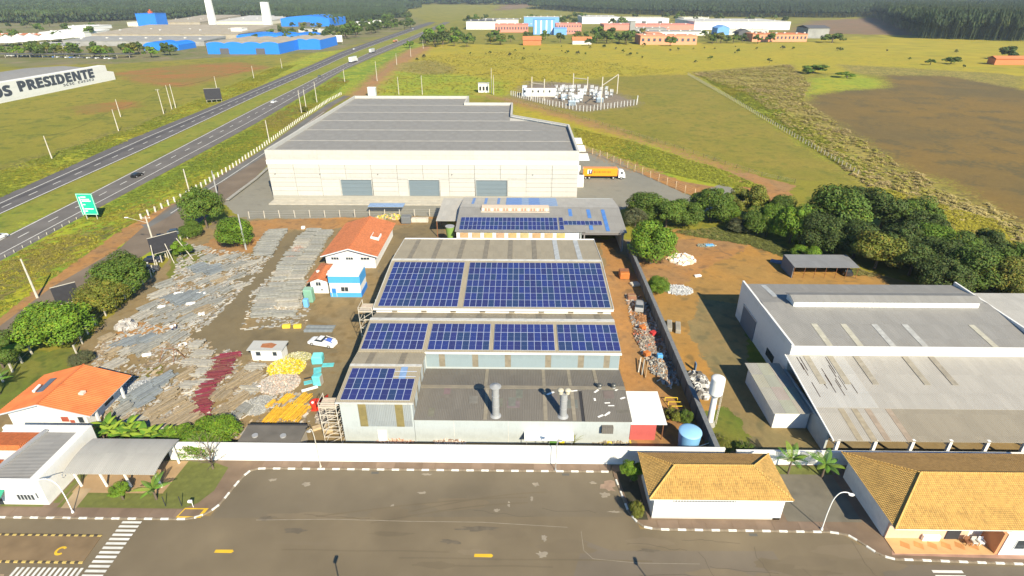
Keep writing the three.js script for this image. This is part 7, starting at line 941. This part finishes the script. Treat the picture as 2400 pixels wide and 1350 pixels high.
scatter('verge_grass', 'yellow grass verge on the left side of the highway', [[-300, 530], [0, 400], [120, 360], [300, 304], [480, 226], [640, 158], [700, 150], [600, 204], [300, 329], [0, 463], [-300, 600]], 7000, tuftS, cYel, 0.5, 1.2, 4);
scatter('verge_grass', 'green grass verge between the highway and service road', [[-100, 668], [0, 616], [196, 511], [600, 294], [790, 180], [820, 190], [700, 278], [600, 346], [440, 448], [345, 505], [250, 560], [120, 655], [0, 738]], 7500, tuftS, [[0.16, 0.21, 0.014], [0.21, 0.225, 0.015], [0.29, 0.255, 0.017], [0.24, 0.20, 0.035]], 0.5, 1.2, 5);
scatter('wild_grass', 'wild grass slope between the truck yard and the track', [[1345, 300], [1480, 332], [1700, 400], [1790, 440], [1700, 436], [1560, 405], [1362, 335]], 3500, tuftS, cGreen, 0.6, 1.5, 6);
scatter('wild_grass', 'rough weeds along the rear edge of the dirt lot', [[1580, 545], [1700, 535], [1760, 552], [1905, 606], [2050, 645], [1990, 640], [1880, 615], [1760, 572]], 2200, tuftS, cWild, 0.7, 1.7, 7, false, 0);
scatter('wild_grass', 'weeds in the meadow behind the large warehouse', [[890, 200], [1000, 130], [1200, 120], [1640, 170], [1420, 178], [1180, 222], [875, 222]], 3500, tuftR, [[0.33, 0.265, 0.024], [0.28, 0.24, 0.022], [0.22, 0.21, 0.022]], 0.4, 0.8, 8);
// single shrubs dotted over the yellow field
{ const r = rng(99); Array.from({ length: 46 }, (_, i) => [960 + r() * 900 + (i > 34 ? 400 : 0), 108 + r() * r() * 55 + (i > 34 ? 6 : 0), 1.1 + r() * 1.7]).sort((a, b) => a[0] - b[0]).forEach(([px, py, s], i) => { tree(`lone shrub dotted on the yellow field, ${nth(i + 1)} from the left`, px, py, s, s * 0.9, s * 0.8, ['olive', 'dark', 'grey', 'green'][i % 4], { lite: true, name: 'field_shrub', cat: 'shrub', group: 'shrubs dotted on the yellow field' }); }); }
tree('green bush where the red track meets the trees', 960, 112, 7, 4.5, 4, 'bright', { lite: true, name: 'bush', cat: 'bush' }); tree('rounded hedge bush beside the salmon hall end', 1950, 100, 17, 7, 6, 'green', { lite: true, name: 'bush', cat: 'bush' }); tree('dark windswept tree near the pool at the right edge', 2360, 140, 11, 7, 6, 'dark', { lite: true }); tree('dark bush left of the windswept tree', 2180, 152, 5, 3, 2.6, 'green', { lite: true, name: 'bush', cat: 'bush' }); tree('wider dark bush on the reed field edge', 2228, 150, 8, 4, 3.4, 'green', { lite: true, name: 'bush', cat: 'bush' }); tree('wide green bush patch in the middle of the reeds', 1905, 172, 13, 4, 3, 'green', { lite: true, name: 'bush', cat: 'bush' }); tree('green shrub patch right of the wide reed bush', 1985, 182, 9, 2.6, 2, 'bright', { lite: true, name: 'bush', cat: 'bush' });

// ---------------------------------------------------------------- substation on its gravel square
{
  const o = thing('control_house', 'white control house with brown roof inside the substation', 'building', [...g(1268, 226), 0].slice(0, 1).concat(0, g(1268, 226)[1])), x = 0;
  P(o, 'wall', bx(-9, 9, 0, 5.4, -7, 0), mWhite); P(o, 'roof', bx(-9.4, 9.4, 5.4, 5.7, -7.4, 0.4), mat([0.24, 0.19, 0.15], { map: grain })); P(o, 'end_wall', bx(-12, -9.02, 0, 5.9, -7, 0), mat([0.62, 0.66, 0.72])); for (let i = 0; i < 4; i++) P(o, 'window', bx(-6 + i * 3.6, -4.8 + i * 3.6, 2.4, 3.8, 0, 0.08), mGlass); P(o, 'window', bx(-11.4, -9.8, 2.4, 3.8, 0, 0.08), mGlass);
  const r = rng(55), mI = mat([0.72, 0.74, 0.76], { rough: 0.5 }), mI2 = mat([0.34, 0.42, 0.48], { rough: 0.5 });
  const base = g(1350, 240), unit = thing('switchgear', 'substation switchgear unit with stacked white insulators', 'switchgear', [base[0], 0, base[1]], 0, 'substation switchgear units');
  P(unit, 'stand', merge([bar([-0.8, 0, 0], [-0.8, 2.6, 0], 0.16), bar([0.8, 0, 0], [0.8, 2.6, 0], 0.16), bar([-1, 2.6, 0], [1, 2.6, 0], 0.2)]), mI2); for (const s of [-0.8, 0, 0.8]) P(unit, 'insulator', merge([cyl(0.16, 0.12, 1.9, 8, s, 2.7, 0), ...[0, 1, 2, 3, 4].map(k => cyl(0.34, 0.2, 0.14, 8, s, 2.9 + k * 0.34, 0))]), mI); P(unit, 'box', box(1.1, 0.9, 0.7, 0, 1.4, 0), mI);
  Array.from({ length: 38 }, () => { const px = 1290 + r() * 160; return [px, 214 + r() * 32 * (1 - Math.abs(px - 1380) / 260)]; }).sort((a, b) => a[0] - b[0]).forEach(([px, py], i) => { const p = g(px, py); copyOf(unit, [p[0], 0, p[1]], (r() - 0.5) * 0.6, `${nth(i + 1)} white insulator unit from the left in the substation`); });
  for (const [px, py, l] of [[1340, 247, 'blue grey transformer at the front of the substation'], [1322, 232, 'blue grey transformer beside the control house'], [1405, 240, 'blue grey transformer at the right of the substation']]) { const p = g(px, py), t = thing('transformer', l, 'transformer', [p[0], 0, p[1]]); P(t, 'tank', new RoundedBoxGeometry(4.2, 2.6, 2.6, 1, 0.1).translate(0, 1.4, 0), mat([0.42, 0.50, 0.58])); for (let k = 0; k < 6; k++) P(t, 'radiator_fin', box(0.1, 2.2, 0.7, -1.8 + k * 0.7, 1.4, 1.6), mI2); for (const s of [-1, 0, 1]) P(t, 'bushing', cyl(0.2, 0.1, 1.4, 8, s, 2.7, 0), mI); }
  const gan = [[1246, 232, 1245, 180], [1275, 236, 1274, 185], [1343, 210, 1343, 172], [1376, 214, 1376, 180], [1408, 252, 1411, 180], [1446, 220, 1447, 176]];
  gan.forEach(([px, py, qx, qy], i) => { const p = g(px, py), h = hz(qx, qy, p[1])[1], t = thing('gantry_mast', `pale substation gantry mast, ${ord[i]} from the left`, 'mast', [p[0], 0, p[1]]); P(t, 'shaft', box(0.5, h, 0.5, 0, h / 2, 0), mPost); if (i % 2 === 0) { const q = gan[i + 1], e = g(q[0], q[1]); P(t, 'beam', bar([0, h * 0.72, 0], [e[0] - p[0], h * 0.72, e[1] - p[1]], 0.4), mPost); } });
  fence('post_fence', 'white concrete post fence round the substation square', gp([[1198, 224], [1290, 248], [1372, 262], [1492, 246], [1494, 236]]), 2.6, 3.2, mat([0.66, 0.67, 0.66], { map: grainFine }), 3, 0.16);
  const k = g(1134, 216), kk = thing('kiosk', 'small white transformer kiosk behind the warehouse corner', 'kiosk', [k[0], 0, k[1]]); P(kk, 'wall', box(7, 5.6, 4, 0, 2.8, 0), mWhite); P(kk, 'roof', box(7.4, 0.3, 4.4, 0, 5.75, 0), mTrim); for (const s of [-2.2, 0, 2.2]) P(kk, 'grille', box(1.4, 2.6, 0.1, s, 2.6, 2.02), mDark);
  const k2 = g(873, 224), kb = thing('kiosk', 'grey blue cabinet behind the warehouse left rear corner', 'kiosk', [k2[0], 0, k2[1]]); P(kb, 'wall', box(5, 5, 3, 0, 2.5, 0), mat([0.5, 0.54, 0.58])); P(kb, 'roof', box(5.3, 0.2, 3.3, 0, 5.1, 0), mTrimW);
}
// ---------------------------------------------------------------- far factories and campus: every hall a thing
const farM = { white: mat([0.78, 0.77, 0.74]), blue: mat([0.015, 0.20, 0.74], { rough: 0.6 }), sky: mat([0.16, 0.36, 0.72]), tan: mat([0.44, 0.38, 0.29], { map: grainBig }), grey: mat([0.36, 0.355, 0.34], { map: grainBig }), salmon: mat([0.70, 0.30, 0.17]), pink: mat([0.62, 0.25, 0.19]), cream: mat([0.68, 0.63, 0.52]), dark: mat([0.10, 0.10, 0.11]), pale: mat([0.62, 0.60, 0.56], { map: grainBig }), orange: mat([0.55, 0.18, 0.07]) };
const farWin = mat([0.06, 0.08, 0.11], { rough: 0.3 });
function farHall(label, px0, px1, pyb, pyt, depth, wm, rm, o = {}) {
  const a = g(px0, pyb), b = g(px1, pyb), z = (a[1] + b[1]) / 2, x0 = hz(px0, pyb, z)[0], x1 = hz(px1, pyb, z)[0], h = Math.max(2, hz((px0 + px1) / 2, pyt, z)[1]), w = x1 - x0;
  const t = thing(o.name || 'far_hall', label, o.cat || 'hall', [(x0 + x1) / 2, 0, z], o.turn || 0, o.group), rr = o.rise ?? 1.2;
  P(t, 'wall', bx(-w / 2, w / 2, 0, h, -depth, 0), farM[wm]);
  if (o.shape === 'gableX') P(t, 'roof', exX([[0.8, h], [-depth / 2, h + rr], [-depth - 0.8, h], [-depth - 0.8, h + 0.3], [-depth / 2, h + rr + 0.3], [0.8, h + 0.3]], -w / 2 - 0.6, w / 2 + 0.6), farM[rm]);
  else if (o.shape === 'gableZ') P(t, 'roof', exZ([[-w / 2 - 0.6, h], [0, h + rr], [w / 2 + 0.6, h], [w / 2 + 0.6, h + 0.3], [0, h + rr + 0.3], [-w / 2 - 0.6, h + 0.3]], -depth - 0.6, 0.6), farM[rm]), P(t, 'gable', exZ([[-w / 2, h], [0, h + rr], [w / 2, h]], -depth, 0.0), farM[wm]);
  else if (o.shape === 'wave') { const n = o.n || 4, pts = []; for (let i = 0; i <= n * 6; i++) pts.push([-w / 2 + w * i / (n * 6), h + rr * Math.abs(Math.sin(i / 6 * PI)) ** 0.7]); P(t, 'roof', exZ([...pts, [w / 2, h - 0.01], [-w / 2, h - 0.01]], -depth, 0.0), farM[wm]); P(t, 'roof_sheet', exZ([...pts.map(p => [p[0], p[1] + 0.05]), ...pts.map(p => [p[0], p[1] + 0.3]).reverse()], -depth, -0.6), farM[rm]); }
  else P(t, 'roof', exX([[0.5, h], [0.5, h + 0.4], [-depth - 0.5, h + 0.4 + (o.tilt || 0)], [-depth - 0.5, h]], -w / 2 - 0.5, w / 2 + 0.5), farM[rm]);
  if (w > 40 && !o.shape) for (let i = 0; i < Math.min(7, w / 14); i++) P(t, 'roof_vent', box(2.6, 1.6, 2.6, -w / 2 + w * (i + 0.5) / Math.min(7, w / 14), h + 1 + (o.tilt || 0) * 0.4, -depth * (0.3 + 0.2 * (i % 2))), farM.pale);
  if (o.win) { const n = o.win, f = o.floors || 1; for (let j = 0; j < f; j++) for (let i = 0; i < n; i++) P(t, 'window', bx(-w / 2 + w * (i + 0.25) / n, -w / 2 + w * (i + 0.7) / n, h * (j + 0.38) / f, h * (j + 0.72) / f, 0, 0.2), farWin); }
  if (o.doors) for (let i = 0; i < o.doors; i++) P(t, 'door', bx(-w / 2 + w * (i + 0.35) / o.doors, -w / 2 + w * (i + 0.6) / o.doors, 0, h * 0.55, 0, 0.25), farM.dark);
  if (o.band) P(t, 'band', bx(-w / 2 - 0.1, w / 2 + 0.1, h * 0.8, h, 0, 0.25), farM[o.band]);
  if (o.strips) for (let i = 0; i < o.strips; i++) P(t, 'facade_strip', bx(-w / 2 + w * (i + 0.3) / o.strips, -w / 2 + w * (i + 0.55) / o.strips, 1, h * 0.95, 0, 0.25), farM.white);
  return t;
}
// left: the blue factory
farHall('long tan roofed factory hall, nearest one left of the blue halls', 150, 480, 108, 96, 60, 'grey', 'grey', { tilt: 2 }); farHall('broad tan factory roof stretching behind the parked cars', 218, 560, 92, 80, 150, 'tan', 'tan', { tilt: 6 }); farHall('tan roofed hall right of the blue tower', 372, 470, 60, 52, 200, 'tan', 'tan', { tilt: 8 }); farHall('pale roofed hall between the two white towers', 505, 625, 58, 50, 180, 'cream', 'pale', { tilt: 6 }); farHall('low white hall at the far left of the factory', 95, 200, 88, 76, 60, 'white', 'white', { tilt: 1 }); farHall('orange brown roofed hall at the left edge', -60, 92, 90, 82, 40, 'tan', 'orange');
farHall('blue wavy roofed factory hall nearest the highway', 488, 656, 127, 102, 95, 'blue', 'tan', { shape: 'wave', n: 4, rise: 1.6, doors: 2 }); farHall('blue factory wing right of the wavy hall', 658, 752, 116, 94, 70, 'blue', 'tan', { shape: 'wave', n: 3, rise: 1.5 }); farHall('blue roofed block behind the wavy hall', 556, 725, 96, 84, 60, 'blue', 'blue', { shape: 'wave', n: 3, rise: 2 }); farHall('blue hall behind the second white tower', 660, 774, 62, 44, 120, 'blue', 'blue', { shape: 'wave', n: 1, rise: 5, doors: 1 }); farHall('small blue pitched annex above the tree row', 338, 420, 118, 106, 40, 'blue', 'blue', { shape: 'wave', n: 2, rise: 3 }); farHall('white square block among the blue roofs', 545, 570, 88, 66, 20, 'white', 'cream'); farHall('grey low sheds right of the wavy blue hall', 690, 780, 92, 86, 40, 'grey', 'pale');
{ const t = farHall('square bright blue tower rising above the factory', 325, 370, 64, 32, 40, 'blue', 'blue', { name: 'blue_tower', cat: 'tower' }); P(t, 'red_finial', merge([box(6, 4, 6, 0, 27, -20), box(2, 4, 2, 0, 30, -20)]), mat([0.6, 0.10, 0.03])); }
for (const [px, py, qx, qy, l] of [[500, 60, 487, 0, 'tall white factory tower with faint lettering, left one'], [632, 77, 620, 6, 'tall plain white factory tower, right one']]) { const p = g(px, py), h = hz(qx, qy, p[1])[1], t = thing('white_tower', l, 'tower', [p[0], 0, p[1]]); P(t, 'shaft', exZ([[-7, 0], [7, 0], [5.6, h], [-5.6, h]], -4, 4), farM.white); P(t, 'cap', box(11.4, 0.8, 8.4, 0, h + 0.4, 0), farM.white); if (px === 500) for (let i = 0; i < 5; i++) P(t, 'lettering', merge([box(3.2, 0.6, 0.1, 0.4, h - 8 - i * 5, 4.06), box(0.7, 2.4, 0.1, -0.9 + (i % 2) * 2.4, h - 7 - i * 5, 4.06)]), mat([0.4, 0.42, 0.46])); }
for (let i = 0; i < 5; i++) { const p = g(22 + i * 28 + (i > 2 ? 10 : 0), 107 - i * 2.6), t = thing('tent', `white pointed tent, ${ord[i]} from the left edge by the factory`, 'tent', [p[0], 0, p[1]]); P(t, 'canopy', new THREE.ConeGeometry(17, 9, 4).rotateY(PI / 4).translate(0, 8.5, 0), farM.white); for (const [a, b] of [[-11, -11], [11, -11], [-11, 11], [11, 11]]) P(t, 'post', box(0.5, 4, 0.5, a, 2, b), mPost); }
{ const a = g(12, 131), b = g(292, 138), t = thing('parking_roof', 'long dark parking roof with cars in front of factory trees', 'carport', [(a[0] + b[0]) / 2, 0, (a[1] + b[1]) / 2]), w = Math.abs(b[0] - a[0]); P(t, 'roof', box(w, 0.4, 8, 0, 3.4, 0), farM.dark); for (let i = 0; i < 12; i++) P(t, 'post', box(0.3, 3.3, 0.3, -w / 2 + 2 + i * (w - 4) / 11, 1.65, 3), mPost); const proto = thing('parked_car', 'first car from the left under the factory parking roof', 'car', [0, 0, 0], 0, 'cars under the factory parking roof'); P(proto, 'body', exSide([[-2.1, 0.3], [-2.1, 0.9], [-1.4, 1.0], [1.2, 1.0], [2.1, 0.8], [2.1, 0.3]], 1.8, 0.1), paint([0.5, 0.52, 0.55])); P(proto, 'windows', exSide([[-1.6, 1.0], [-1.1, 1.5], [0.5, 1.5], [1.1, 1.0]], 1.6, 0.08), mGlass); const cols = [[0.7, 0.7, 0.7], [0.1, 0.1, 0.11], [0.12, 0.25, 0.6], [0.75, 0.75, 0.74], [0.3, 0.3, 0.32]].map(paint), r = rng(8); for (let i = 0; i < 26; i++) { const x = a[0] + 6 + i * (w - 10) / 26, z = lerp(a[1], b[1], i / 26) + 2.4; const c = i ? copyOf(proto, [x, 0, z], PI / 2, `${nth(i + 1)} car from the left under the factory parking roof`) : proto; c.position.set(x, 0, z); c.rotation.y = PI / 2; c.children[0].material = cols[(i * 7 + (r() * 3 | 0)) % 5]; } }
[['grey shed with vents behind the parked cars, left one', 60, 110, 112, 104, 30, 'grey', 'pale'], ['grey shed with vents behind the parked cars, right one', 120, 150, 114, 106, 30, 'pale', 'grey'], ['white low block before the tan factory roof', 282, 322, 103, 97, 20, 'white', 'white'], ['pale shed between the tan roof and blue annex', 425, 480, 104, 96, 30, 'pale', 'grey'], ['white shed at the left foot of the tall tower', 478, 540, 80, 74, 40, 'white', 'pale'], ['small blue shed under the right tower', 600, 650, 88, 82, 20, 'sky', 'sky'], ['white gatehouse block right of the blue wing', 756, 782, 104, 97, 12, 'white', 'white'], ['pale shed below the far blue hall', 700, 760, 76, 70, 30, 'pale', 'pale'], ['white shed behind the tents', 150, 215, 70, 62, 60, 'white', 'white'], ['cream block beside the square blue tower', 300, 330, 62, 52, 40, 'cream', 'cream']].forEach(a => farHall(...a));
// right: the campus
farHall('white hall with dark roof at the left end of campus', 1093, 1160, 69, 50, 90, 'white', 'dark'); farHall('cream hall behind the white campus hall', 1130, 1215, 64, 46, 60, 'cream', 'grey'); farHall('pink hall between white hall and blue building', 1160, 1238, 76, 58, 50, 'pink', 'pink', { win: 12 }); farHall('sky blue campus building with white facade strips', 1250, 1300, 81, 46, 30, 'sky', 'sky', { strips: 4 }); farHall('pale blue block behind the striped building', 1228, 1310, 62, 40, 40, 'sky', 'pale'); farHall('low blue link right of the striped building', 1298, 1328, 82, 66, 20, 'sky', 'sky'); farHall('salmon office with two rows of small windows', 1302, 1362, 80, 56, 40, 'pink', 'pink', { win: 10, floors: 2 });
farHall('brick orange house among the campus trees', 1226, 1268, 106, 94, 14, 'orange', 'orange', { shape: 'gableX', rise: 4 }); farHall('white gabled house with orange roof at the field edge', 1342, 1386, 104, 95, 12, 'white', 'orange', { shape: 'gableX', rise: 4 }); farHall('white hall with grey roof behind the campus trees', 1364, 1450, 56, 40, 120, 'white', 'pale'); farHall('white hall with dark doors beside the treeline', 1452, 1567, 57, 43, 90, 'white', 'cream', { doors: 3 }); farHall('long pink hall above the salmon block', 1415, 1626, 71, 58, 60, 'pink', 'pink'); farHall('low white hall in front of the long pink hall', 1486, 1660, 83, 74, 40, 'white', 'grey'); farHall('grey roofed low hall below the pink hall', 1484, 1562, 74, 66, 30, 'grey', 'grey'); farHall('salmon building at the field edge, largest one', 1500, 1632, 105, 84, 40, 'salmon', 'salmon', { win: 10 }); farHall('taller salmon block on the salmon building', 1515, 1550, 98, 78, 30, 'salmon', 'salmon', { win: 3 }); farHall('big white hall with flat roof right of the trees', 1626, 1850, 70, 51, 150, 'white', 'pale', { band: 'white' }); farHall('white hall behind with cream roof line', 1602, 1660, 52, 42, 60, 'white', 'cream'); farHall('blue gabled annex before the big white hall', 1680, 1708, 82, 66, 30, 'sky', 'sky', { shape: 'gableZ', rise: 4 }); farHall('blue roofed white hall at the right of campus', 1770, 1848, 66, 54, 60, 'white', 'sky'); farHall('dark gabled shed in front of the big white hall', 1730, 1756, 86, 75, 20, 'dark', 'dark', { shape: 'gableZ', rise: 4 }); farHall('long low salmon wall hall at the right end', 1762, 1890, 98, 80, 30, 'salmon', 'orange', { win: 14 }); farHall('cream hall above the low salmon hall', 1700, 1800, 82, 70, 30, 'cream', 'cream', { win: 8 }); farHall('grey shed with white end at campus right end', 1890, 1940, 90, 66, 40, 'grey', 'dark', { shape: 'gableX', rise: 3 }); farHall('green grey narrow tower among campus roofs', 1475, 1487, 84, 50, 8, 'grey', 'grey', { name: 'campus_tower', cat: 'tower' }); farHall('white building at the top end of the highway', 988, 1066, 18, 6, 60, 'white', 'white', { win: 14 }); farHall('low white buildings on the left of the highway trees', 820, 894, 62, 52, 30, 'white', 'white', { win: 6 }); farHall('white shop block beside the highway trees', 876, 896, 60, 48, 20, 'white', 'pale'); farHall('small brick walled house at the right edge pool', 2330, 2420, 152, 138, 10, 'orange', 'orange', { shape: 'gableX', rise: 2 });
// trees round the far buildings: each one a tree
{ const r = rng(123); const rows = [
  ['tree in the row in front of the blue factory', 'tree row before the blue factory', 34, () => [10 + r() * 400, 122 + r() * 14], 6.5, ['green', 'dark', 'bright', 'olive']],
  ['tree among the campus halls behind the yellow field', 'campus trees', 40, () => { const px = 1000 + r() * 700; return [px, 84 + r() * 24]; }, 7, ['green', 'dark', 'green', 'olive']],
  ['tree in the dark clump before the salmon building', 'campus tree clump', 12, () => [1390 + r() * 100, 86 + r() * 20], 9, ['green', 'dark']],
  ['tree in the dense clump at the campus left corner', 'campus corner trees', 16, () => [995 + r() * 110, 82 + r() * 28], 9, ['green', 'dark', 'bright']],
  ['tree in the belt between factory and highway', 'highway belt trees', 34, () => { const px = 770 + r() * 190; return [px, 108 - (px - 770) * 0.27 - r() * 26]; }, 10, ['dark', 'green', 'dark']],
  ['tree between the blue factory roofs', 'factory trees', 14, () => [600 + r() * 180, 76 + r() * 26], 6, ['dark', 'green']],
  ['tree along the right end of the campus', 'right campus trees', 14, () => [1690 + r() * 150, 92 + r() * 12], 6.5, ['green', 'dark']],
  ['tree in the yard behind the blue factory wing', 'factory yard trees', 26, () => [640 + r() * 190, 62 + r() * 44], 6, ['dark', 'green', 'olive']],
  ['tree on the verge beside the upper highway', 'upper highway trees', 22, () => [850 + r() * 130, 44 + r() * 26], 9, ['dark', 'green']],
  ['tree behind the pink campus halls', 'rear campus trees', 30, () => [1080 + r() * 780, 44 + r() * 20], 10, ['dark', 'green', 'dark']],
  ['tree near the tents left of the factory', 'trees by the tents', 14, () => [-10 + r() * 230, 60 + r() * 40], 8, ['dark', 'green']],
]; for (const [l, gr, n, f, R, ms] of rows) Array.from({ length: n }, () => [...f(), r()]).sort((a, b) => a[0] - b[0]).forEach(([px, py, q], i) => { const s = R * (0.7 + 0.6 * q); tree(l.replace('tree', nth(i + 1) + ' tree from the left'), px, py, s, s * 0.85, s * 0.8, ms[i % ms.length], { lite: true, group: gr }); }); }
// ---------------------------------------------------------------- woods that read as one mass
function wood(name, label, region, spacing, H, R, cols, seed, geo) {
  const p = region, r = rng(seed), b = [1e9, -1e9, 1e9, -1e9]; p.forEach(([x, z]) => { b[0] = Math.min(b[0], x); b[1] = Math.max(b[1], x); b[2] = Math.min(b[2], z); b[3] = Math.max(b[3], z); });
  const list = []; for (let x = b[0]; x < b[1]; x += spacing) for (let z = b[2]; z < b[3]; z += spacing) { const X = x + (r() - 0.5) * spacing * 0.7, Z = z + (r() - 0.5) * spacing * 0.7; if (inP(p, X, Z)) list.push([X, Z]); }
  const im = new THREE.InstancedMesh(geo, new THREE.MeshStandardMaterial({ color: 0xffffff, roughness: 0.85, side: THREE.DoubleSide, vertexColors: true }), list.length), M4 = new THREE.Matrix4(), Q = new THREE.Quaternion(), Y = new THREE.Vector3(0, 1, 0), c = new THREE.Color();
  list.forEach(([x, z], i) => { const s = 0.85 + 0.3 * r(); Q.setFromAxisAngle(Y, r() * 6.3); M4.compose(new THREE.Vector3(x, hillY(x, z) - 0.2, z), Q, new THREE.Vector3(R * s, H * (0.9 + 0.2 * r()), R * s)); im.setMatrixAt(i, M4); const cc = cols[(fbm(x / 160 + seed, z / 160, 2) * cols.length) | 0] || cols[0], v = 0.8 + 0.4 * r(); im.setColorAt(i, c.setRGB(cc[0] * v, cc[1] * v, cc[2] * v)); });
  im.name = numbered(name); im.userData = { kind: 'stuff', label, category: 'wood' }; im.castShadow = im.receiveShadow = true; scene.add(im);
}
function woodTree(seed, n, leaf, low, trunkW) { const cr = leafCloud(seed, 1, 0.5, n, leaf, 10, 0.8); cr.scale(1, 1 - low, 1).translate(0, low + (1 - low) * 0.5, 0); const t = cyl(trunkW, trunkW * 0.7, 0.85, 5).toNonIndexed(); const k = t.attributes.position.count, cc = new Float32Array(k * 3); for (let i = 0; i < k; i++) cc.set([2.6, 2.0, 2.2], i * 3); t.setAttribute('color', new THREE.BufferAttribute(cc, 3)); const m = mergeGeometries([cr.clone(), t].map(q => { const e = new THREE.BufferGeometry(); for (const a of ['position', 'normal', 'uv', 'color']) e.setAttribute(a, q.attributes[a]); return e; })); m.userData.uv = true; return m; }
const wTall = woodTree(71, 260, 0.20, 0.42, 0.045), wRound = woodTree(72, 200, 0.22, 0.12, 0.03);
const dkg = [[0.026, 0.046, 0.018], [0.034, 0.060, 0.020], [0.045, 0.075, 0.022]], mdg = [[0.045, 0.080, 0.022], [0.038, 0.066, 0.022], [0.055, 0.085, 0.026]];
const gq = (px, py) => g(px, py);
wood('eucalyptus_plantation', 'tall dense eucalyptus plantation at the upper right corner', [gq(2154, 91), gq(2420, 99), [1100, -900], [1900, -1300], [1900, -1900], [1050, -1900]], 9, 37, 5.2, mdg, 1, wTall);
wood('eucalyptus_plantation', 'long dark plantation edge behind the campus', [gq(1232, 27), gq(1400, 34), gq(1700, 41), gq(1966, 43), gq(2160, 40), [1900, -2700], [300, -3300]], 15, 27, 9, dkg, 2, wTall);
wood('far_wood', 'dark hazy wood behind the blue factory', [[-2200, -1450], [-1250, -1380], gq(120, 56), gq(330, 48), gq(560, 40), gq(720, 44), gq(900, 30), [-400, -2600], [-900, -3000], [-2600, -2600]], 17, 24, 11, dkg, 3, wRound);
wood('far_wood', 'belt of dark trees left of the upper highway', [gq(640, 50), gq(770, 62), gq(860, 50), gq(945, 42), gq(950, 22), gq(640, 30)], 14, 18, 8, dkg, 4, wRound);
wood('far_wood', 'wooded ridge along the horizon', [[-4200, -2900], [-900, -2950], [0, -2900], [1000, -2750], [3300, -2500], [4200, -3600], [2600, -4200], [-3600, -4400]], 46, 30, 30, mdg, 5, wRound);

// ---------------------------------------------------------------- overhead cables
function cable(label, pts, sag, n = 3) { const [x, y, z] = pts[0], o = thing('power_line', label, 'cable', [x, 0, z]); for (let k = 0; k < n; k++) for (let i = 0; i + 1 < pts.length; i++) { const a = pts[i], b = pts[i + 1], c = new THREE.CatmullRomCurve3(Array.from({ length: 9 }, (_, j) => { const t = j / 8; return new THREE.Vector3(lerp(a[0], b[0], t) - x + (k - 1) * 0.7, lerp(a[1], b[1], t) - sag * 4 * t * (1 - t), lerp(a[2], b[2], t) - z); })); P(o, 'wire', new THREE.TubeGeometry(c, 16, 0.02, 4), mDark); } }
const pt = (px, py, h) => { const [x, z] = g(px, py); return [x, h, z]; };
cable('sagging wires between the two poles behind the warehouse', [pt(935, 222, 10.6), pt(990, 222, 11.6), pt(1152, 220, 13)], 1.2);
cable('street wires from the lamp arm pole along the service road', [pt(88, 698, 8.8), pt(366, 588, 8.9), pt(447, 461, 8.8), pt(631, 330, 8.7)], 1.0, 1);
cable('wires along the poles of the upper red track', [pt(884, 190, 13.2), pt(930, 152, 9.6), pt(963, 133, 9.6), pt(992, 114, 9.6)], 1.2);
cable('wires between the meadow poles left of the highway', [pt(122, 372, 8.6), pt(278, 307, 9.6), pt(403, 256, 12.4), pt(510, 216, 9.6), pt(595, 183, 8.6)], 1.4, 2);
renderer.render(scene, camera);
